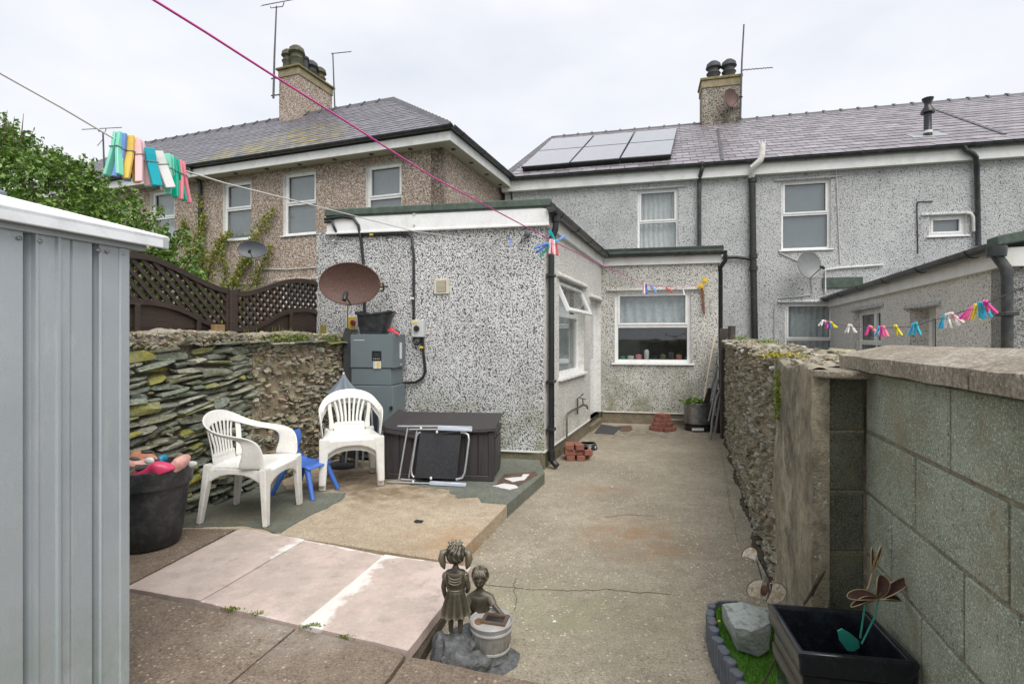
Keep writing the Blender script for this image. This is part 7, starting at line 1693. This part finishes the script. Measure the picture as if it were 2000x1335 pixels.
for i, (x, y) in enumerate(pts_):
    a = rb.uniform(0, 6.28); h = rb.uniform(.012,.026); lx, ly = rb.normal(0,.006,2); w2 = .0016; k = len(vs)
    vs += [(x-w2*math.cos(a), y-w2*math.sin(a), TZ), (x+w2*math.cos(a), y+w2*math.sin(a), TZ), (x+lx, y+ly, TZ+h)]; fs.append((k,k+1,k+2))
me = bpy.data.meshes.new('turf_blades'); me.from_pydata(vs, [], fs); at = me.attributes.new('rnd','FLOAT','FACE'); at.data.foreach_set('value', rb.random(len(fs))); me.materials.append(M['grass']); o = bpy.data.objects.new('turf_blades', me); link(o, tf); o['kind'] = 'stuff'
ed = thing('border_edging', G(1400,1230,.1), 'grey plastic log-roll edging round the little patch of artificial grass', 'edging')
edp = [(1390,1180),(1386,1190),(1390,1205),(1393,1220),(1398,1234),(1405,1248),(1413,1262),(1421,1276),(1429,1290),(1437,1304),(1445,1318),(1453,1333),(1462,1350),(1472,1370)]
pl_ = [G(x, y, .15) for x, y in edp]; cum = [0]
for i in range(len(pl_)-1): cum.append(cum[-1]+(pl_[i+1]-pl_[i]).length)
d_ = 0; k = 0
while d_ < cum[-1]:
    i = max(j for j in range(len(cum)-1) if cum[j] <= d_); t_ = (d_-cum[i])/(cum[i+1]-cum[i]); p = pl_[i].lerp(pl_[i+1], t_); h = .15-.012*(k % 2)+random.uniform(-.004,.004)
    b = MB(); b.lathe(V((p.x,p.y,0)), [(.0215,-.02),(.0215,h-.004),(.018,h),(.001,h+.001)], 12); b.build('log', M['edging'], ed, smooth=40); d_ += .040; k += 1
bk = [G(1388,1181,.15), G(1404,1172,.15), G(1442,1172,.15)]
for i in range(2): b = MB(); b.sweep([V((bk[i].x,bk[i].y,.085)), V((bk[i+1].x,bk[i+1].y,.085))], (.012,.13)); b.build('back_strip', M['edging'], ed, bevel=.003)
rk = bmesh.new()
rc = G(1462,1235,.17); rtm = M['green_rock']; rp_ = [(1410,1180,.27),(1450,1178,.28),(1500,1186,.26),(1503,1215,.25),(1503,1268,.15),(1478,1284,.13),(1440,1270,.13),(1412,1215,.16),(1470,1230,.27),(1462,1262,.14),(1418,1187,.14),(1498,1200,.13),(1436,1228,.26)]
for x, y, z in rp_: rk.verts.new(G(x, y, z)-V((rc.x,rc.y,TZ)))
for x, y in ((1412,1188),(1500,1190),(1440,1268),(1495,1270)): q = G(x, y, TZ-.005); rk.verts.new(q-V((rc.x,rc.y,TZ)))
bmesh.ops.convex_hull(rk, input=rk.verts); rk.verts.ensure_lookup_table()
for v in [v for v in rk.verts if not v.link_faces]: rk.verts.remove(v)
bmesh.ops.subdivide_edges(rk, edges=rk.edges, cuts=3, use_grid_fill=True)
for v in rk.verts: v.co += V((mn.noise(v.co*14), mn.noise(v.co*14+V((3,3,3))), mn.noise(v.co*14+V((7,1,3)))))*.012
me = bpy.data.meshes.new('rock'); rk.to_mesh(me); rk.free(); me.materials.append(rtm); me.shade_smooth(); me.set_sharp_from_angle(angle=R(22)); o = bpy.data.objects.new('rock', me); o.location = (rc.x,rc.y,TZ); link(o); tag(o, 'large pale green angular rock lying on the artificial grass', 'rock')
PF = Fr((1.020,1.66), (.985,-.17)); pln = thing('square_planter', PF.w(0,0,TZ), 'square black ribbed plastic planter in the corner of the block wall', 'planter')
def ring(b, prof):   # square rings (half width, z)
    base = len(b.v); n = 4
    for h, z in prof: b.v += [PF.w(a*h*.95, d*h*.88, z) for a, d in ((-1,-1),(1,-1),(1,1),(-1,1))]
    b.f += [(base+n*i+k, base+n*i+(k+1)%n, base+n*i+n+(k+1)%n, base+n*i+n+k) for i in range(len(prof)-1) for k in range(n)]+[tuple(base+k for k in range(n))[::-1], tuple(base+n*(len(prof)-1)+k for k in range(n))]
b = MB(); ring(b, [(.115,TZ+.003),(.135,.30),(.142,.34),(.148,.40),(.154,.41),(.156,.455),(.149,.465),(.151,.505),(.162,.515),(.165,.555),(.169,.575),(.165,.583),(.150,.583),(.144,.575),(.132,.42),(.12,.38)]); b.build('planter_body', M['gloss_black'], pln, bevel=.003)
b = MB(); b.box(PF, -.13, .13, -.12, .12, .36, .39); b.build('soil', M['soil'], pln)
# metal flower in the planter
mf = thing('metal_flower', PF.w(.08,.02,.39), 'rusty mesh metal flower with brass wire petals on green stems in the planter', 'garden ornament')
fy = 1.62; FW = lambda x, y, d=0: P(x, y, fy+d)
def petal(c0, c1, wd, mat_in, parent, nrm=(0,-.6,.8), cup=.015):
    a, b_ = V(c0), V(c1); ax = (b_-a); n = V(nrm).normalized(); sd = ax.cross(n).normalized(); q = MB(); loop = []
    for k in range(24):
        th = 2*math.pi*k/24; loop.append(a+ax*(.5-.5*math.cos(th))+sd*wd*math.sin(th)*(.75+.25*(.5-.5*math.cos(th)))+n*cup*(math.sin(th)**2))
    o_ = MB(); o_.v = [a.lerp(b_, .5)-n*cup*.5]+loop; o_.f = [(0, 1+k, 1+(k+1)%24) for k in range(24)]; pp_ = o_.build('petal', mat_in, parent, solid=.002, smooth=60)
    w = MB(); w.tube(loop+[loop[0]], .0018, 6); w.build('petal_wire', M['brass'], pp_, smooth=60)
cF = FW(1716,1168)
for x, y, wd, nrm in ((1655,1165,.020,(0,-.5,.85)),(1775,1130,.016,(-.3,-.7,.6)),(1722,1122,.022,(0,-.9,.4)),(1760,1172,.012,(0,-.5,.85)),(1662,1184,.010,(0,-.4,.9))): petal(cF, FW(x, y), wd, M['rust_mesh'], mf, nrm)
for x, y in ((1703,1068),(1712,1082),(1721,1066)): petal(FW(1703,1118), FW(x, y), .006, M['rust_mesh'], mf, (0,-1,.1), .004)
for pts, mt in (([(1716,1168),(1708,1205),(1683,1256)],'verdigris'),([(1690,1170),(1688,1190),(1680,1245)],'verdigris'),([(1686,1168),(1697,1142),(1703,1118)],'brass'),([(1703,1118),(1704,1100),(1705,1080)],'rust')):
    b = MB(); b.tube([FW(x, y, .02) for x, y in pts], .0028, 6); b.build('stem', M[mt], mf, smooth=60)
b = MB(); lfp = [(1636,1232),(1645,1228),(1662,1238),(1678,1252),(1679,1264),(1668,1271),(1655,1270),(1640,1250)]; b.prism([FW(x, y, .03) for x, y in lfp], (0,.003,.002)); b.build('metal_leaf', M['verdigris'], mf)
# mosaic moon ornaments on wire stems
def moon(cx_, cy_, r, yy, flip, parent, rot=0):
    f_ = 1 if flip else -1; E_ = math.cos(R(130)); c = P(cx_, cy_, yy); m = Matrix.Rotation(R(rot), 3, 'Y'); b = MB(); n = 18; lo = []; li = []
    for k in range(n+1):
        ph = R(-130+260*k/n); xo, zo = math.cos(ph), math.sin(ph); xi = E_+(xo-E_)*.22; lo.append((f_*r*xo, r*zo)); li.append((f_*r*xi, r*zo*.96))
    W_ = lambda q, dy: c+m @ V((q[0], -.25*q[1]+dy, q[1]))
    for k in range(n+1): b.v += [W_(lo[k],0), W_(li[k],0), W_(li[k],.005), W_(lo[k],.005)]
    b.f += [(4*k+j, 4*k+(j+1)%4, 4*k+4+(j+1)%4, 4*k+4+j) for k in range(n) for j in range(4)]+[(3,2,1,0), tuple(4*n+j for j in range(4))]
    o = b.build('crescent', M['mosaic'], parent); q = [W_(x, .002) for x in lo+li[::-1]]
    w = MB(); w.tube(q+[q[0]], .0022, 5); w.build('crescent_rim', M['rust'], o)
    return o
    pts = []
    for k in range(17): th = math.pi*.5+f_*math.pi*(k/16)*1.18-f_*.25; pts.append((r*math.cos(th), r*math.sin(th)))
    for k in range(13): th = math.pi*.5+f_*math.pi*(1-k/12)*1.1-f_*.15; pts.append((r*.50*math.cos(th)+f_*r*.50, r*.60*math.sin(th)))
    c = P(cx_, cy_, yy); m = Matrix.Rotation(R(rot), 3, 'Y'); b = MB(); q = [c+m @ V((x, -.25*z, z)) for x, z in pts]; b.prism(q, (0,.005,0)); o = b.build('crescent', M['mosaic'], parent, smooth=0)
    w = MB(); w.tube(q+[q[0]], .0022, 5); w.build('crescent_rim', M['rust'], o)
    return o
mo = thing('moon_stake', P(1500,1160,2.02), 'pair of mosaic crescent moons on a wire stake beside the square planter', 'garden ornament')
moon(1480,1150,.040,2.02,False,mo,0); moon(1512,1158,.045,2.0,True,mo,10)
b = MB(); b.ell(P(1492,1152,2.04), (.016,.006,.022)); b.build('centre_disc', M['rust'], mo, smooth=60)
b = MB(); b.tube([P(1512,1176,2.02), P(1530,1215,1.95), P(1542,1262,1.90)], .003, 6); b.build('stake', M['black_iron'], mo, smooth=60)
b = MB(); b.tube([P(1488,1130,2.06), P(1483,1110,2.08), P(1478,1095,2.1)], .003, 6); b.build('stake', M['black_iron'], mo, smooth=60)
m2 = thing('moon_stake', P(1462,1085,2.12), 'single small mosaic crescent on a bent wire above the pair of moons', 'garden ornament')
o_ = moon(1464,1084,.034,2.12,True,m2,-70); b = MB(); b.tube([P(1482,1090,2.12), P(1495,1115,2.14), P(1505,1135,2.2), P(1512,1190,2.35)], .003, 6); b.build('stake', M['black_iron'], m2, smooth=60)
b = MB(); b.prism([P(x, y, 2.3) for x, y in ((1498,1112),(1504,1118),(1500,1138),(1494,1130))], (0,.003,0)); b.build('metal_leaf', M['dish_light'], m2)
tg = MB(); tg.tube([P(1570,1180,1.9), P(1588,1152,1.9), P(1600,1130,1.9), P(1612,1114,1.9)], [.004,.006,.008,.002], 6); tg.tube([P(1585,1160,1.9), P(1592,1140,1.88)], [.008,.003], 5); tag(tg.build('dead_twig', M['dead'], None, smooth=40), 'dead brown twig sticking up behind the square planter', 'twig')
tg = MB(); tg.tube([P(1530,1262,1.88), P(1510,1295,1.85), P(1488,1340,1.80)], .003, 5); tag(tg.build('dead_twig', M['dead'], None, smooth=40), 'thin dead stem lying across the artificial grass beside the rock', 'twig')
b = MB(); b.ell(G(1405,1212,TZ+.02), (.007,.007,.005)); tag(b.build('yellow_flower_head', M['yellow'], None, smooth=60), 'tiny yellow flower head on the artificial grass left of the rock', 'flower')
# litter and weeds on the ground
random.seed(17)
for i, (x, y, r) in enumerate([(1083,1213,.010),(1196,950,.012),(1010,962,.01),(1215,925,.009)]):
    p = G(x, y, .003); b = MB(); b.prism(ragged([p+V((-r,-r,0)), p+V((r,-r*.5,0)), p+V((r*.6,r,0)), p+V((-r*.7,r*.8,0))], .01, .003, i), (0,0,.002)); tag(b.build('paper_scrap', M['label_white'], None), ['white litter scrap on the path right of the statue tub','pale scrap on the path in the middle of the yard','tiny white scrap near the patio step','pale chip on the path toward the window'][i], 'litter')
for i, q in enumerate((((985,934),(1018,931),(1022,926),(1034,926),(1025,937),(1000,941)), ((962,949),(985,944),(1005,947),(1012,952),(995,956)))):
    b = MB(); b.prism(ragged([G(x, y, ZP+.005) for x, y in q], .03, .006, i), (0,0,.004)); tag(b.build('plastic_sheet', M['label_white'], None), ['piece of white plastic sheet lying right of the brown storage box','smaller white plastic piece at the corner of the storage box'][i], 'litter')
b = MB(); b.prism([G(x, y, ZP+.0045) for x, y in ((985,925),(1045,920),(1050,926),(1010,950),(966,950))], (0,0,.002)); tag(b.build('wet_stain', M['wet_brown'], None), 'rust-brown damp stain on the painted step beside the storage box', 'stain')
b = MB(); b.prism(ragged([G(x, y, ZP+.001) for x, y in ((808,1017),(814,1014),(828,1016),(823,1021),(812,1021))], .01, .003, 2), (0,0,.0015)); b.build('drain_hole', M['black_plastic'], patio)
for x, y, n in ((452,1190,26),(612,1224,60),(680,1244,16),(500,1199,14),(770,1102,10)):
    p = G(x, y, ZP-.005); q = [tuple(p+V((random.gauss(0,.024), random.gauss(0,.006), abs(random.gauss(0,.007))))) for _ in range(n*3)]
    leaves('weed', q, .014, M['moss'], base, kind='stuff', seed=int(x))
b = MB()
for i in range(70):
    r = random.random(); p = G(random.uniform(900,1420), random.uniform(850,1330)); s_ = random.uniform(.0015,.004)
    b.ell(p+V((0,0,s_*.3)), (s_,s_*.8,s_*.5), 6, 4)
tag(b.build('loose_gravel', M['coping'], None), None, None, None, 'stuff')
